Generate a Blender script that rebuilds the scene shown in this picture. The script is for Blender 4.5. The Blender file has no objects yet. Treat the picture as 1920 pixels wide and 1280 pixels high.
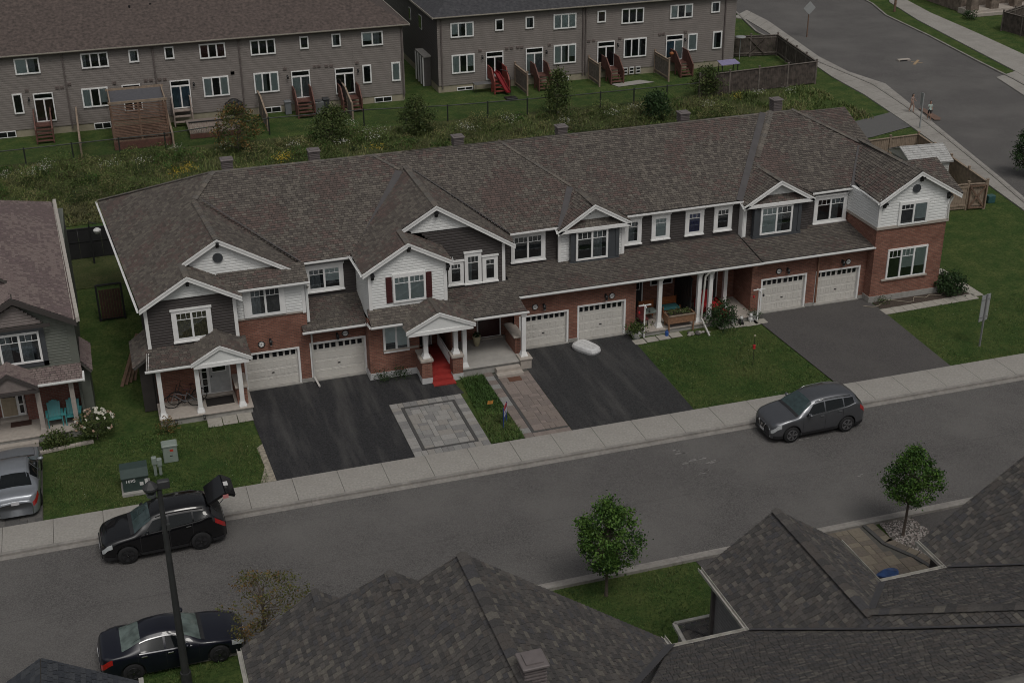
import bpy, bmesh, math, random
from mathutils import Vector, Matrix
R = random.Random(7)
sc = bpy.context.scene
COL = sc.collection
# ------------------------------------------------------------------ camera
CAM_F = 2511.55 / 1920.0
PIT, YAW, ROL = 0.454937724519603, 0.30739521068680675, -0.009512091766090065
CAM = Vector((0.12666783, -54.52151400, 28.49800045))
_d = Vector((math.sin(YAW)*math.cos(PIT), math.cos(YAW)*math.cos(PIT), -math.sin(PIT)))
_r = Vector((math.cos(YAW), -math.sin(YAW), 0)); _u = _r.cross(_d)
_r2 = _r*math.cos(ROL)+_u*math.sin(ROL); _u2 = -_r*math.sin(ROL)+_u*math.cos(ROL)
cd = bpy.data.cameras.new('camera'); cam = bpy.data.objects.new('camera', cd); COL.objects.link(cam)
cd.sensor_width = 36; cd.lens = 36*CAM_F; cd.clip_start = 0.5; cd.clip_end = 2000
m = Matrix((_r2, _u2, -_d)).transposed().to_4x4(); m.translation = CAM
cam.matrix_world = m
sc.camera = cam
sc.cycles.filter_width = 1.0
# ------------------------------------------------------------------ sky, sun, exposure
SUN_EL, SUN_ROT = math.radians(58), math.radians(195)
w = bpy.data.worlds.new('World'); sc.world = w; w.use_nodes = True
nt = w.node_tree; nt.nodes.clear()
sk = nt.nodes.new('ShaderNodeTexSky'); sk.sky_type = 'NISHITA'; sk.sun_disc = False
sk.sun_elevation = SUN_EL; sk.sun_rotation = SUN_ROT; sk.dust_density = 6; sk.air_density = 1.0
hs = nt.nodes.new('ShaderNodeHueSaturation'); hs.inputs['Saturation'].default_value = 0.22
bg = nt.nodes.new('ShaderNodeBackground'); bg.inputs['Strength'].default_value = 0.08
wo = nt.nodes.new('ShaderNodeOutputWorld')
nt.links.new(sk.outputs[0], hs.inputs['Color']); nt.links.new(hs.outputs[0], bg.inputs[0]); nt.links.new(bg.outputs[0], wo.inputs[0])
sl = bpy.data.lights.new('sun', 'SUN'); sl.energy = 1.15; sl.angle = math.radians(16); sl.color = (1, 0.96, 0.9)
so = bpy.data.objects.new('sun', sl); COL.objects.link(so); so.location = (0, -20, 60)
# light travels towards -direction of the sun; sun stands over the street side (towards -Y), slightly right
sdir = Vector((math.sin(math.radians(165))*math.cos(SUN_EL), math.cos(math.radians(165))*math.cos(SUN_EL), math.sin(SUN_EL)))
so.rotation_euler = (-sdir).to_track_quat('-Z', 'Y').to_euler()
sc.view_settings.view_transform = 'Standard'; sc.view_settings.look = 'None'
sc.view_settings.exposure = -0.45; sc.view_settings.gamma = 1; sc.view_settings.use_curve_mapping = False

# ------------------------------------------------------------------ measuring helpers: pixel (1920 wide photo) -> metres on a known plane
def _ray(px, py):
    return _d + _r2*((px-960)/2511.5476) - _u2*((py-640)/2511.5476)
def G(px, py, z=0.0):
    v = _ray(px, py); return CAM + v*((z-CAM.z)/v.z)
def F(px, py, y=0.0):
    v = _ray(px, py); return CAM + v*((y-CAM.y)/v.y)

# ------------------------------------------------------------------ materials
MATS = {}
def _n(nt, t, **k):
    n = nt.nodes.new(t)
    for a, b in k.items(): setattr(n, a, b)
    return n
def M(name, col, rough=0.8, var=0.12, scale=6.0, detail=4, bump=0.0, bscale=40.0, metal=0.0, spec=0.5, hue=None, coat=0.0, big=None):
    """Plain painted / mineral surface: base colour broken up by two scales of noise, fine relief."""
    if name in MATS: return MATS[name]
    m = bpy.data.materials.new(name); m.use_nodes = True; nt = m.node_tree
    b = nt.nodes['Principled BSDF']; L = nt.links
    tc = _n(nt, 'ShaderNodeTexCoord')
    n1 = _n(nt, 'ShaderNodeTexNoise'); n1.inputs['Scale'].default_value = scale; n1.inputs['Detail'].default_value = detail
    L.new(tc.outputs['Object'], n1.inputs['Vector'])
    mr = _n(nt, 'ShaderNodeMapRange'); L.new(n1.outputs[0], mr.inputs[0])
    mr.inputs[1].default_value = 0.3; mr.inputs[2].default_value = 0.7
    mr.inputs[3].default_value = 0; mr.inputs[4].default_value = 1
    mx = _n(nt, 'ShaderNodeMix', data_type='RGBA')
    c2 = hue if hue else tuple(c*(1-var) for c in col); c1 = col if hue else tuple(min(1, c*(1+var)) for c in col)
    mx.inputs[6].default_value = (*c2, 1); mx.inputs[7].default_value = (*c1, 1)
    L.new(mr.outputs[0], mx.inputs[0]); out = mx.outputs[2]
    if big:
        n3 = _n(nt, 'ShaderNodeTexNoise'); n3.inputs['Scale'].default_value = big[0]; n3.inputs['Detail'].default_value = 6
        n3.inputs['Roughness'].default_value = 0.6
        L.new(tc.outputs['Object'], n3.inputs['Vector'])
        m3 = _n(nt, 'ShaderNodeMapRange'); L.new(n3.outputs[0], m3.inputs[0])
        m3.inputs[1].default_value = 0.42; m3.inputs[2].default_value = 0.68; m3.inputs[3].default_value = 0; m3.inputs[4].default_value = big[2]
        x3 = _n(nt, 'ShaderNodeMix', data_type='RGBA'); x3.inputs[7].default_value = (*big[1], 1)
        L.new(m3.outputs[0], x3.inputs[0]); L.new(out, x3.inputs[6]); out = x3.outputs[2]
    L.new(out, b.inputs['Base Color'])
    b.inputs['Roughness'].default_value = rough; b.inputs['Metallic'].default_value = metal
    b.inputs['Specular IOR Level'].default_value = spec; b.inputs['Coat Weight'].default_value = coat
    b.inputs['Coat Roughness'].default_value = 0.05
    if bump:
        n2 = _n(nt, 'ShaderNodeTexNoise'); n2.inputs['Scale'].default_value = bscale; n2.inputs['Detail'].default_value = 3
        L.new(tc.outputs['Object'], n2.inputs['Vector'])
        bm = _n(nt, 'ShaderNodeBump'); bm.inputs['Strength'].default_value = bump; bm.inputs['Distance'].default_value = 0.02
        L.new(n2.outputs[0], bm.inputs['Height']); L.new(bm.outputs[0], b.inputs['Normal'])
    MATS[name] = m; return m

def M_brick(name, c1, c2, mortar, bw=0.215, bh=0.078):
    if name in MATS: return MATS[name]
    m = bpy.data.materials.new(name); m.use_nodes = True; nt = m.node_tree; L = nt.links
    b = nt.nodes['Principled BSDF']; b.inputs['Roughness'].default_value = 0.9
    tc = _n(nt, 'ShaderNodeTexCoord'); sx = _n(nt, 'ShaderNodeSeparateXYZ'); L.new(tc.outputs['Object'], sx.inputs[0])
    ad = _n(nt, 'ShaderNodeMath', operation='ADD'); L.new(sx.outputs[0], ad.inputs[0]); L.new(sx.outputs[1], ad.inputs[1])
    cx = _n(nt, 'ShaderNodeCombineXYZ'); L.new(ad.outputs[0], cx.inputs[0]); L.new(sx.outputs[2], cx.inputs[1])
    br = _n(nt, 'ShaderNodeTexBrick'); L.new(cx.outputs[0], br.inputs['Vector'])
    br.inputs['Color1'].default_value = (*c1, 1); br.inputs['Color2'].default_value = (*c2, 1); br.inputs['Mortar'].default_value = (*mortar, 1)
    br.inputs['Scale'].default_value = 1.0; br.inputs['Mortar Size'].default_value = 0.008; br.inputs['Bias'].default_value = -0.1
    br.inputs['Brick Width'].default_value = bw; br.inputs['Row Height'].default_value = bh
    n1 = _n(nt, 'ShaderNodeTexNoise'); n1.inputs['Scale'].default_value = 1.3; n1.inputs['Detail'].default_value = 5
    L.new(tc.outputs['Object'], n1.inputs['Vector'])
    hv = _n(nt, 'ShaderNodeHueSaturation'); L.new(br.outputs[0], hv.inputs['Color'])
    mr = _n(nt, 'ShaderNodeMapRange'); L.new(n1.outputs[0], mr.inputs[0]); mr.inputs[1].default_value = .3; mr.inputs[2].default_value = .7
    mr.inputs[3].default_value = 0.8; mr.inputs[4].default_value = 1.2; L.new(mr.outputs[0], hv.inputs['Value'])
    L.new(hv.outputs[0], b.inputs['Base Color'])
    bm = _n(nt, 'ShaderNodeBump'); bm.inputs['Strength'].default_value = 0.6; bm.inputs['Distance'].default_value = 0.01; bm.invert = True
    L.new(br.outputs[1], bm.inputs['Height']); L.new(bm.outputs[0], b.inputs['Normal'])
    MATS[name] = m; return m

def M_glass(name='window_glass', tint=(0.35, 0.4, 0.42), trans=0.75):
    if name in MATS: return MATS[name]
    m = bpy.data.materials.new(name); m.use_nodes = True; nt = m.node_tree; L = nt.links
    nt.nodes.remove(nt.nodes['Principled BSDF']); out = nt.nodes['Material Output']
    t = _n(nt, 'ShaderNodeBsdfTransparent'); t.inputs[0].default_value = (.9, .93, .94, 1)
    g = _n(nt, 'ShaderNodeBsdfGlossy'); g.inputs['Roughness'].default_value = 0.03; g.inputs[0].default_value = (.9, .95, 1, 1)
    fr = _n(nt, 'ShaderNodeFresnel'); fr.inputs[0].default_value = 1.45
    ad = _n(nt, 'ShaderNodeMath', operation='ADD'); L.new(fr.outputs[0], ad.inputs[0]); ad.inputs[1].default_value = 0.02; ad.use_clamp = True
    mx = _n(nt, 'ShaderNodeMixShader'); L.new(ad.outputs[0], mx.inputs[0]); L.new(t.outputs[0], mx.inputs[1]); L.new(g.outputs[0], mx.inputs[2])
    L.new(mx.outputs[0], out.inputs[0]); MATS[name] = m; return m

def M_text(name, c):  # flat print
    return M(name, c, rough=0.6, var=0.02)

# ------------------------------------------------------------------ mesh builder
class MB:
    def __init__(s): s.v = []; s.f = []; s.mi = []; s.ms = []
    def mat(s, m):
        if m not in s.ms: s.ms.append(m)
        return s.ms.index(m)
    def add(s, vs, fs, m):
        o = len(s.v); k = s.mat(m)
        s.v += [tuple(v) for v in vs]
        for f in fs: s.f.append(tuple(i+o for i in f)); s.mi.append(k)
    def quad(s, a, b, c, d, m): s.add([a, b, c, d], [(0, 1, 2, 3)], m)
    def poly(s, pts, m): s.add(pts, [tuple(range(len(pts)))], m)
    def box(s, x0, x1, y0, y1, z0, z1, m, T=None):
        vs = [(x, y, z) for z in (z0, z1) for (x, y) in ((x0, y0), (x1, y0), (x1, y1), (x0, y1))]
        if T is not None: vs = [T @ Vector(v) for v in vs]
        s.add(vs, [(3, 2, 1, 0), (4, 5, 6, 7), (0, 1, 5, 4), (1, 2, 6, 5), (2, 3, 7, 6), (3, 0, 4, 7)], m)
    def bbox(s, x0, x1, y0, y1, z0, z1, m, b=0.02, T=None):
        """box with chamfered vertical and top edges"""
        def ring(z, i): return [(x0+i, y0+i+b, z), (x0+i+b, y0+i, z), (x1-i-b, y0+i, z), (x1-i, y0+i+b, z), (x1-i, y1-i-b, z), (x1-i-b, y1-i, z), (x0+i+b, y1-i, z), (x0+i, y1-i-b, z)]
        vs = ring(z0, 0)+ring(z1-b, 0)+ring(z1, b)
        if T is not None: vs = [T @ Vector(v) for v in vs]
        fs = [tuple(range(7, -1, -1)), tuple(range(16, 24))]
        for r in (0, 8):
            for i in range(8): fs.append((r+i, r+(i+1) % 8, r+8+(i+1) % 8, r+8+i))
        s.add(vs, fs, m)
    def prism(s, pts, off, m):
        """closed polygon pts extruded by vector off"""
        n = len(pts); off = Vector(off)
        vs = [Vector(p) for p in pts]+[Vector(p)+off for p in pts]
        fs = [tuple(range(n)), tuple(range(2*n-1, n-1, -1))]+[(i, n+i, n+(i+1) % n, (i+1) % n) for i in range(n)]
        s.add(vs, fs, m)
    def beam(s, a, b, w, h, m, up=(0, 0, 1)):
        a = Vector(a); b = Vector(b); d = (b-a).normalized(); up = Vector(up)
        sd = d.cross(up)
        if sd.length < 1e-4: sd = d.cross(Vector((0, 1, 0)))
        sd.normalize(); u = sd.cross(d)
        vs = [p+sd*i*w/2+u*j*h/2 for p in (a, b) for (i, j) in ((-1, -1), (1, -1), (1, 1), (-1, 1))]
        s.add(vs, [(0, 1, 2, 3), (7, 6, 5, 4), (0, 4, 5, 1), (1, 5, 6, 2), (2, 6, 7, 3), (3, 7, 4, 0)], m)
    def tube(s, pts, rad, m, n=8, cap=True):
        pts = [Vector(p) for p in pts]; k = len(pts)
        rad = [rad]*k if isinstance(rad, (int, float)) else rad
        vs = []; pu = None
        for i, p in enumerate(pts):
            d = (pts[min(i+1, k-1)]-pts[max(i-1, 0)]).normalized()
            a = d.cross(Vector((0, 0, 1)) if abs(d.z) < .95 else Vector((1, 0, 0)))
            if pu is not None: a = pu-d*pu.dot(d)
            a.normalize(); b = d.cross(a); pu = a
            for j in range(n):
                t = 2*math.pi*j/n; vs.append(p+(a*math.cos(t)+b*math.sin(t))*rad[i])
        fs = [(i*n+j, i*n+(j+1) % n, (i+1)*n+(j+1) % n, (i+1)*n+j) for i in range(k-1) for j in range(n)]
        if cap: fs += [tuple(range(n-1, -1, -1)), tuple(range((k-1)*n, k*n))]
        s.add(vs, fs, m)
    def lathe(s, c, prof, m, n=16, T=None):
        c = Vector(c); vs = []
        for (r, z) in prof:
            for j in range(n):
                t = 2*math.pi*j/n; v = Vector((r*math.cos(t), r*math.sin(t), z))
                vs.append(c+(T @ v if T is not None else v))
        k = len(prof)
        fs = [(i*n+j, i*n+(j+1) % n, (i+1)*n+(j+1) % n, (i+1)*n+j) for i in range(k-1) for j in range(n)]
        fs += [tuple(range(n-1, -1, -1)), tuple(range((k-1)*n, k*n))]
        s.add(vs, fs, m)
    def sphere(s, c, r, m, nu=10, nv=7):
        rx, ry, rz = (r, r, r) if isinstance(r, (int, float)) else r
        c = Vector(c); vs = []
        for i in range(nv+1):
            p = math.pi*i/nv
            for j in range(nu):
                t = 2*math.pi*j/nu; vs.append(c+Vector((rx*math.sin(p)*math.cos(t), ry*math.sin(p)*math.sin(t), -rz*math.cos(p))))
        s.add(vs, [(i*nu+j, i*nu+(j+1) % nu, (i+1)*nu+(j+1) % nu, (i+1)*nu+j) for i in range(nv) for j in range(nu)], m)
    def mesh(s, name, org=(0, 0, 0), smooth=False):
        me = bpy.data.meshes.new(name); ox, oy, oz = org
        me.from_pydata([(x-ox, y-oy, z-oz) for x, y, z in s.v], [], s.f)
        for m in s.ms: me.materials.append(m)
        me.polygons.foreach_set('material_index', s.mi)
        if smooth: me.polygons.foreach_set('use_smooth', [True]*len(s.f))
        me.update(); return me
    def build(s, name, parent=None, smooth=False, org=None, kind=None):
        """links as one object; coordinates are world coordinates, stored relative to the root thing"""
        if org is None: org = world_of(parent)
        ob = bpy.data.objects.new(name, s.mesh(name, org, smooth)); COL.objects.link(ob)
        if parent is None: ob.location = org
        else: ob.parent = parent
        if kind: ob['kind'] = kind
        return ob
def world_of(o):
    p = Vector((0, 0, 0))
    while o is not None: p = p+o.location; o = o.parent
    return p
def thing(name, label, cat, loc=(0, 0, 0), group=None):
    o = bpy.data.objects.new(name, None); COL.objects.link(o); o.location = loc
    o.empty_display_size = 0.3; tag(o, label, cat, group); return o
def tag(o, label, cat, group=None):
    o['label'] = label; o['category'] = cat
    if group: o['group'] = group
    return o
def one(mb, name, label, cat, org=(0, 0, 0), group=None, smooth=False):
    return tag(mb.build(name, None, smooth, org), label, cat, group)
def part(name, mesh, loc, parent, rot=None):
    """a piece sharing mesh data; loc in world coordinates"""
    o = bpy.data.objects.new(name, mesh); COL.objects.link(o); o.parent = parent
    o.location = Vector(loc)-world_of(parent)
    if rot is not None: o.rotation_mode = 'QUATERNION'; o.rotation_quaternion = rot
    return o
def copy_tree(o, dl=None, parent=None):
    c = o.copy(); COL.objects.link(c)
    if parent is not None: c.parent = parent
    elif dl is not None: c.location = dl
    for ch in list(o.children): copy_tree(ch, None, c)
    return c
def struct(mb, name, smooth=False, parent=None, org=(0, 0, 0)):
    return mb.build(name, parent, smooth, org if parent is None else None, 'structure')
# ================================================================== ground, roads, pavements
asph = M('road_asphalt', (0.106, 0.101, 0.098), rough=0.93, var=0.42, scale=24, detail=8, bump=0.2, bscale=40, spec=.2, big=(0.22, (0.15, 0.144, 0.137), 0.7))
conc = M('sidewalk_concrete', (0.32, 0.305, 0.28), rough=0.9, var=0.14, scale=11, detail=8, bump=0.2, bscale=60, spec=.2, big=(0.5, (0.24, 0.225, 0.205), 0.7))
conc2 = M('kerb_concrete', (0.27, 0.255, 0.235), rough=0.9, var=0.15, scale=7, bump=0.2, spec=.2, big=(1.2, (0.17, 0.16, 0.15), 0.6))
drive_new = M('driveway_black_asphalt', (0.035, 0.035, 0.037), rough=0.9, var=0.25, scale=70, bump=0.4, bscale=120, spec=.2)
drive_old = M('driveway_grey_asphalt', (0.082, 0.077, 0.075), rough=0.93, var=0.3, scale=22, detail=8, bump=0.3, bscale=50, spec=.2, big=(0.6, (0.1, 0.095, 0.09), 0.5))
def M_streak(name, base, dust, amt=0.6):
    """asphalt with pale dusty tyre streaks running along Y"""
    m = M(name, base, rough=0.9, var=0.4, scale=15, detail=8, bump=0.4, bscale=120, spec=.2); nt = m.node_tree; L = nt.links
    b = nt.nodes['Principled BSDF']; src = b.inputs['Base Color'].links[0].from_socket
    tc = _n(nt, 'ShaderNodeTexCoord'); mp = _n(nt, 'ShaderNodeMapping'); mp.inputs['Scale'].default_value = (1.3, 0.16, 1); mp.inputs['Rotation'].default_value = (0, 0, 0.12)
    L.new(tc.outputs['Object'], mp.inputs[0]); n = _n(nt, 'ShaderNodeTexNoise'); n.inputs['Scale'].default_value = 1.1; n.inputs['Detail'].default_value = 8; n.inputs['Roughness'].default_value = .62
    L.new(mp.outputs[0], n.inputs['Vector']); mr = _n(nt, 'ShaderNodeMapRange'); mr.inputs[1].default_value = .47; mr.inputs[2].default_value = .75; mr.inputs[4].default_value = amt
    L.new(n.outputs[0], mr.inputs[0]); mx = _n(nt, 'ShaderNodeMix', data_type='RGBA'); mx.inputs[7].default_value = (*dust, 1)
    L.new(mr.outputs[0], mx.inputs[0]); L.new(src, mx.inputs[6]); L.new(mx.outputs[2], b.inputs['Base Color']); return m
drive_new = M_streak('driveway_black_streaked', (0.032, 0.032, 0.034), (0.095, 0.092, 0.088), .75)
drive_mid = M_streak('driveway_worn_asphalt', (0.038, 0.038, 0.039), (0.1, 0.096, 0.092), .6)

def M_grass(name, a, b_, c, s=0.5):
    m = bpy.data.materials.new(name); m.use_nodes = True; nt = m.node_tree; L = nt.links; b = nt.nodes['Principled BSDF']
    b.inputs['Roughness'].default_value = 0.95; b.inputs['Specular IOR Level'].default_value = .15
    tc = _n(nt, 'ShaderNodeTexCoord')
    def noise(sc_, d, r=.6):
        n = _n(nt, 'ShaderNodeTexNoise'); n.inputs['Scale'].default_value = sc_; n.inputs['Detail'].default_value = d; n.inputs['Roughness'].default_value = r
        L.new(tc.outputs['Object'], n.inputs['Vector']); return n
    n1 = noise(s, 8, .75); n2 = noise(8, 8, .85)
    r1 = _n(nt, 'ShaderNodeMapRange'); r1.inputs[1].default_value = .38; r1.inputs[2].default_value = .66; L.new(n1.outputs[0], r1.inputs[0])
    m1 = _n(nt, 'ShaderNodeMix', data_type='RGBA'); m1.inputs[6].default_value = (*a, 1); m1.inputs[7].default_value = (*b_, 1); L.new(r1.outputs[0], m1.inputs[0])
    r2 = _n(nt, 'ShaderNodeMapRange'); r2.inputs[1].default_value = .47; r2.inputs[2].default_value = .62; r2.inputs[4].default_value = .9; L.new(n2.outputs[0], r2.inputs[0])
    m2 = _n(nt, 'ShaderNodeMix', data_type='RGBA'); m2.inputs[7].default_value = (*c, 1); L.new(m1.outputs[2], m2.inputs[6]); L.new(r2.outputs[0], m2.inputs[0])
    L.new(m2.outputs[2], b.inputs['Base Color'])
    bm = _n(nt, 'ShaderNodeBump'); bm.inputs['Strength'].default_value = 1; bm.inputs['Distance'].default_value = 0.06
    n4 = noise(9, 6, .8); L.new(n4.outputs[0], bm.inputs['Height']); L.new(bm.outputs[0], b.inputs['Normal'])
    MATS[name] = m; return m
grass = M_grass('lawn_grass', (0.04, 0.078, 0.019), (0.105, 0.128, 0.04), (0.018, 0.04, 0.011), .8)
grass_far = M_grass('lawn_grass_rear', (0.038, 0.085, 0.02), (0.072, 0.12, 0.03), (0.022, 0.052, 0.012), .5)
meadow = M_grass('meadow_ground', (0.05, 0.066, 0.022), (0.1, 0.1, 0.045), (0.03, 0.048, 0.016), .6)

g = MB(); g.quad((-400, -300, -0.03), (500, -300, -0.03), (500, 600, -0.03), (-400, 600, -0.03), grass); struct(g, 'ground')
# street in front (runs along X)
g = MB(); g.quad((-120, -18.15, -0.02), (170, -18.15, -0.02), (170, -10.15, -0.02), (-120, -10.15, -0.02), asph); road = struct(g, 'road')
KX0, KX1 = -90, 140
def kerb(name, line, w=0.16, h=0.09, gut=0.22, side=1):
    pass
g = MB()
x = KX0
while x < KX1:
    g.box(x, x+5.99, -10.02, -9.86, -0.03, 0.085, conc2); g.box(x, x+5.99, -10.27, -10.02, -0.03, -0.004, conc2); x += 6.0
struct(g, 'kerb')
g = MB(); x = KX0
while x < KX1:
    g.box(x, x+5.99, -18.12, -17.87, -0.03, -0.004, conc2); g.box(x, x+5.99, -18.32, -18.12, -0.03, 0.09, conc2); x += 6.0
struct(g, 'kerb')
# sidewalk slabs, each its own piece
sw = MB(); sw.box(KX0, KX1, -9.86, -8.12, -0.03, 0.015, M('joint_dirt', (0.1, 0.09, 0.08), rough=.95))
sw = struct(sw, 'sidewalk')
slab_l = 1.83
for v in range(1):
    sm = MB(); sm.bbox(0, slab_l-0.012, 0, 1.735, -0.06, 0.0, conc, b=0.008); slab_me = sm.mesh('slab')
xs = -9.1
for i in range(34):
    o = part('slab', slab_me, (xs+i*slab_l, -9.86+R.uniform(0, .004), 0.075+R.uniform(-.003, .003)), sw)
sm = MB(); sm.box(KX0, -9.12, -9.86, -8.12, 0.015, 0.075, conc); sm.box(xs+34*slab_l, KX1, -9.86, -8.12, 0.015, 0.075, conc); sm.build('slab_run', sw)

# curved side street at the right, its sidewalks, boulevard
near_edge = [G(*p) for p in ((1330, -60), (1380, 22), (1420, 60), (1520, 110), (1640, 160), (1700, 200), (1780, 262), (1870, 335), (1930, 386), (2100, 520), (2300, 700))]
far_edge = [G(*p) for p in ((1560, -60), (1600, -10), (1634, 8), (1660, 30), (1740, 68), (1830, 115), (1900, 150), (1990, 200), (2150, 300), (2350, 430), (2600, 600))]
g = MB()
a = [Vector((p.x, p.y, -0.014)) for p in near_edge]; b_ = [Vector((p.x, p.y, -0.014)) for p in far_edge]
for i in range(len(a)-1): g.quad(a[i], b_[i], b_[i+1], a[i+1], asph)
for sgn in (1,):
    g.quad((30, 66, -.02), (200, 66, -.02), (200, 110, -.02), (30, 110, -.02), asph)
struct(g, 'side_street')
def strip(name, line, w0, w1, z0, z1, m, kind_name=None, joint=None):
    """ribbon beside a polyline, offset sideways w0..w1 (right-hand side), raised"""
    g = MB(); L_ = []; 
    for i, p in enumerate(line):
        d = (line[min(i+1, len(line)-1)]-line[max(i-1, 0)]); d.z = 0; d.normalize(); n = Vector((d.y, -d.x, 0))
        L_.append((p+n*w0, p+n*w1))
    for i in range(len(line)-1):
        (a0, a1), (b0, b1) = L_[i], L_[i+1]
        f = lambda v, z: Vector((v.x, v.y, z))
        g.quad(f(a0, z1), f(a1, z1), f(b1, z1), f(b0, z1), m)
        for (p, q) in ((a0, b0), (b1, a1)): g.quad(f(p, z0), f(q, z0), f(q, z1), f(p, z1), m)
    return g
strip('k', near_edge, 0.0, 0.18, -0.03, 0.09, conc2).build('kerb', None, False, (0, 0, 0), 'structure')
strip('k', far_edge, -0.18, 0.0, -0.03, 0.09, conc2).build('kerb', None, False, (0, 0, 0), 'structure')
swl = [G(*p) for p in ((1375, 33), (1400, 38), (1440, 62), (1500, 103), (1560, 145), (1620, 178), (1700, 232), (1780, 290), (1860, 352), (1940, 410), (2060, 500), (2250, 660))]
swr = [G(*p) for p in ((1400, 20), (1440, 40), (1490, 75), (1535, 107), (1590, 135), (1660, 158), (1712, 200), (1800, 272), (1875, 333), (1945, 392), (2100, 510), (2300, 680))]
def ribbon(A, B, z, m, name, base=None):
    g = MB()
    for i in range(len(A)-1):
        f = lambda v, zz=z: Vector((v.x, v.y, zz))
        g.quad(f(A[i]), f(A[i+1]), f(B[i+1]), f(B[i]), m)
        g.quad(f(A[i], -.03), f(A[i+1], -.03), f(A[i+1]), f(A[i]), m); g.quad(f(B[i], -.03), f(B[i+1], -.03), f(B[i+1]), f(B[i]), m)
    return struct(g, name)
side_walk = ribbon(swl, swr, 0.05, conc, 'side_sidewalk')
# joints of the side sidewalk: dark grooves laid as thin recessed strips
g = MB(); jd = MATS['joint_dirt']
def along(P, s):
    d = 0
    for i in range(len(P)-1):
        l = (P[i+1]-P[i]).length
        if d+l >= s: return P[i].lerp(P[i+1], (s-d)/l)
        d += l
    return P[-1]
tot = sum((swl[i+1]-swl[i]).length for i in range(len(swl)-1)); tr = sum((swr[i+1]-swr[i]).length for i in range(len(swr)-1))
s = 1.0
while s < tot:
    p = along(swl, s); q = along(swr, s*tr/tot); d = (q-p).normalized(); n = Vector((d.y, -d.x, 0))*0.012
    for v in (p, q): v.z = 0.054
    g.quad(p-n, q-n, q+n, p+n, jd); s += 1.8
g.build('joint', side_walk, kind='stuff')
fwl = [G(*p) for p in ((1655, -40), (1668, 5), (1720, 38), (1800, 80), (1905, 135), (2000, 190), (2200, 310))]
fwr = [G(*p) for p in ((1680, -40), (1702, 2), (1745, 25), (1830, 62), (1930, 108), (2050, 170), (2250, 290))]
ribbon(fwl, fwr, 0.05, conc, 'far_sidewalk')
# far driveway ramp at right edge
g = MB(); P = [G(*p, 0.03) for p in ((1873, 118), (1925, 160), (2000, 170), (1930, 118))]; P = [G(*p, 0.03) for p in ((1868, 145), (1925, 182), (1960, 168), (1905, 133))]
g.poly(P, conc); struct(g, 'far_ramp')
# tactile plates where the path meets the road
g = MB(); tp = M('tactile_plate', (0.16, 0.1, 0.075), rough=.8)
P = [G(*p, 0.056) for p in ((1722, 203), (1733, 203), (1764, 221), (1763, 225), (1752, 225))]; g.poly(P, tp); struct(g, 'tactile_plate')
# asphalt footpath behind the houses
g = MB(); pa = M('path_asphalt', (0.11, 0.108, 0.105), rough=.93, var=.2, scale=50, bump=.3)
PL = [Vector((-40, 20.0, .0)), Vector((-2.6, 22.9, 0)), Vector((0.1, 22.45, 0)), Vector((12, 22.4, 0)), Vector((30, 22.9, 0)), Vector((44, 23.6, 0)), Vector((51.4, 25.4, 0)), Vector((57.0, 27.2, 0))]
for i in range(len(PL)-1):
    p, q = PL[i], PL[i+1]
    wa = 0.7 if i < 6 else 1.7; wb = 0.7 if i+1 < 6 else 1.7
    g.quad((p.x, p.y-wa, .012), (q.x, q.y-wb, .012), (q.x, q.y+wb, .012), (p.x, p.y+wa, .012), pa)
struct(g, 'footpath')
# rough meadow between the footpath and the chain link fence
g = MB(); g.quad((-60, 23.7, .003), (46, 24.6, .003), (52, 37.5, .003), (-60, 37.5, .003), meadow)
g.quad((-60, 14.4, .003), (44, 14.4, .003), (45, 22.2, .003), (-60, 20.6, .003), meadow); struct(g, 'meadow')

# driveways
def flat(name, pts, m, z): g = MB(); g.poly([(p.x, p.y, z) for p in pts], m); return struct(g, name)
V2 = lambda x, y: Vector((x, y, 0))
flat('driveway', [V2(4.95, -8.12), V2(10.63, -8.12), V2(10.63, -3.35), V2(14.1, -3.35), V2(13.9, -2.0), V2(12.9, -1.0), V2(10.6, .3), V2(4.85, .3), V2(4.75, -3)], drive_new, 0.02)
flat('driveway', [V2(17.55, -8.12), V2(23.2, -8.12), V2(23.35, -.3), V2(23.3, .3), V2(17.5, .3)], drive_mid, 0.02)
flat('driveway', [V2(30.33, -8.12), V2(36.2, -8.12), V2(36.55, -1.3), V2(36.35, .3), V2(30.0, .3)], drive_old, 0.02)
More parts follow.
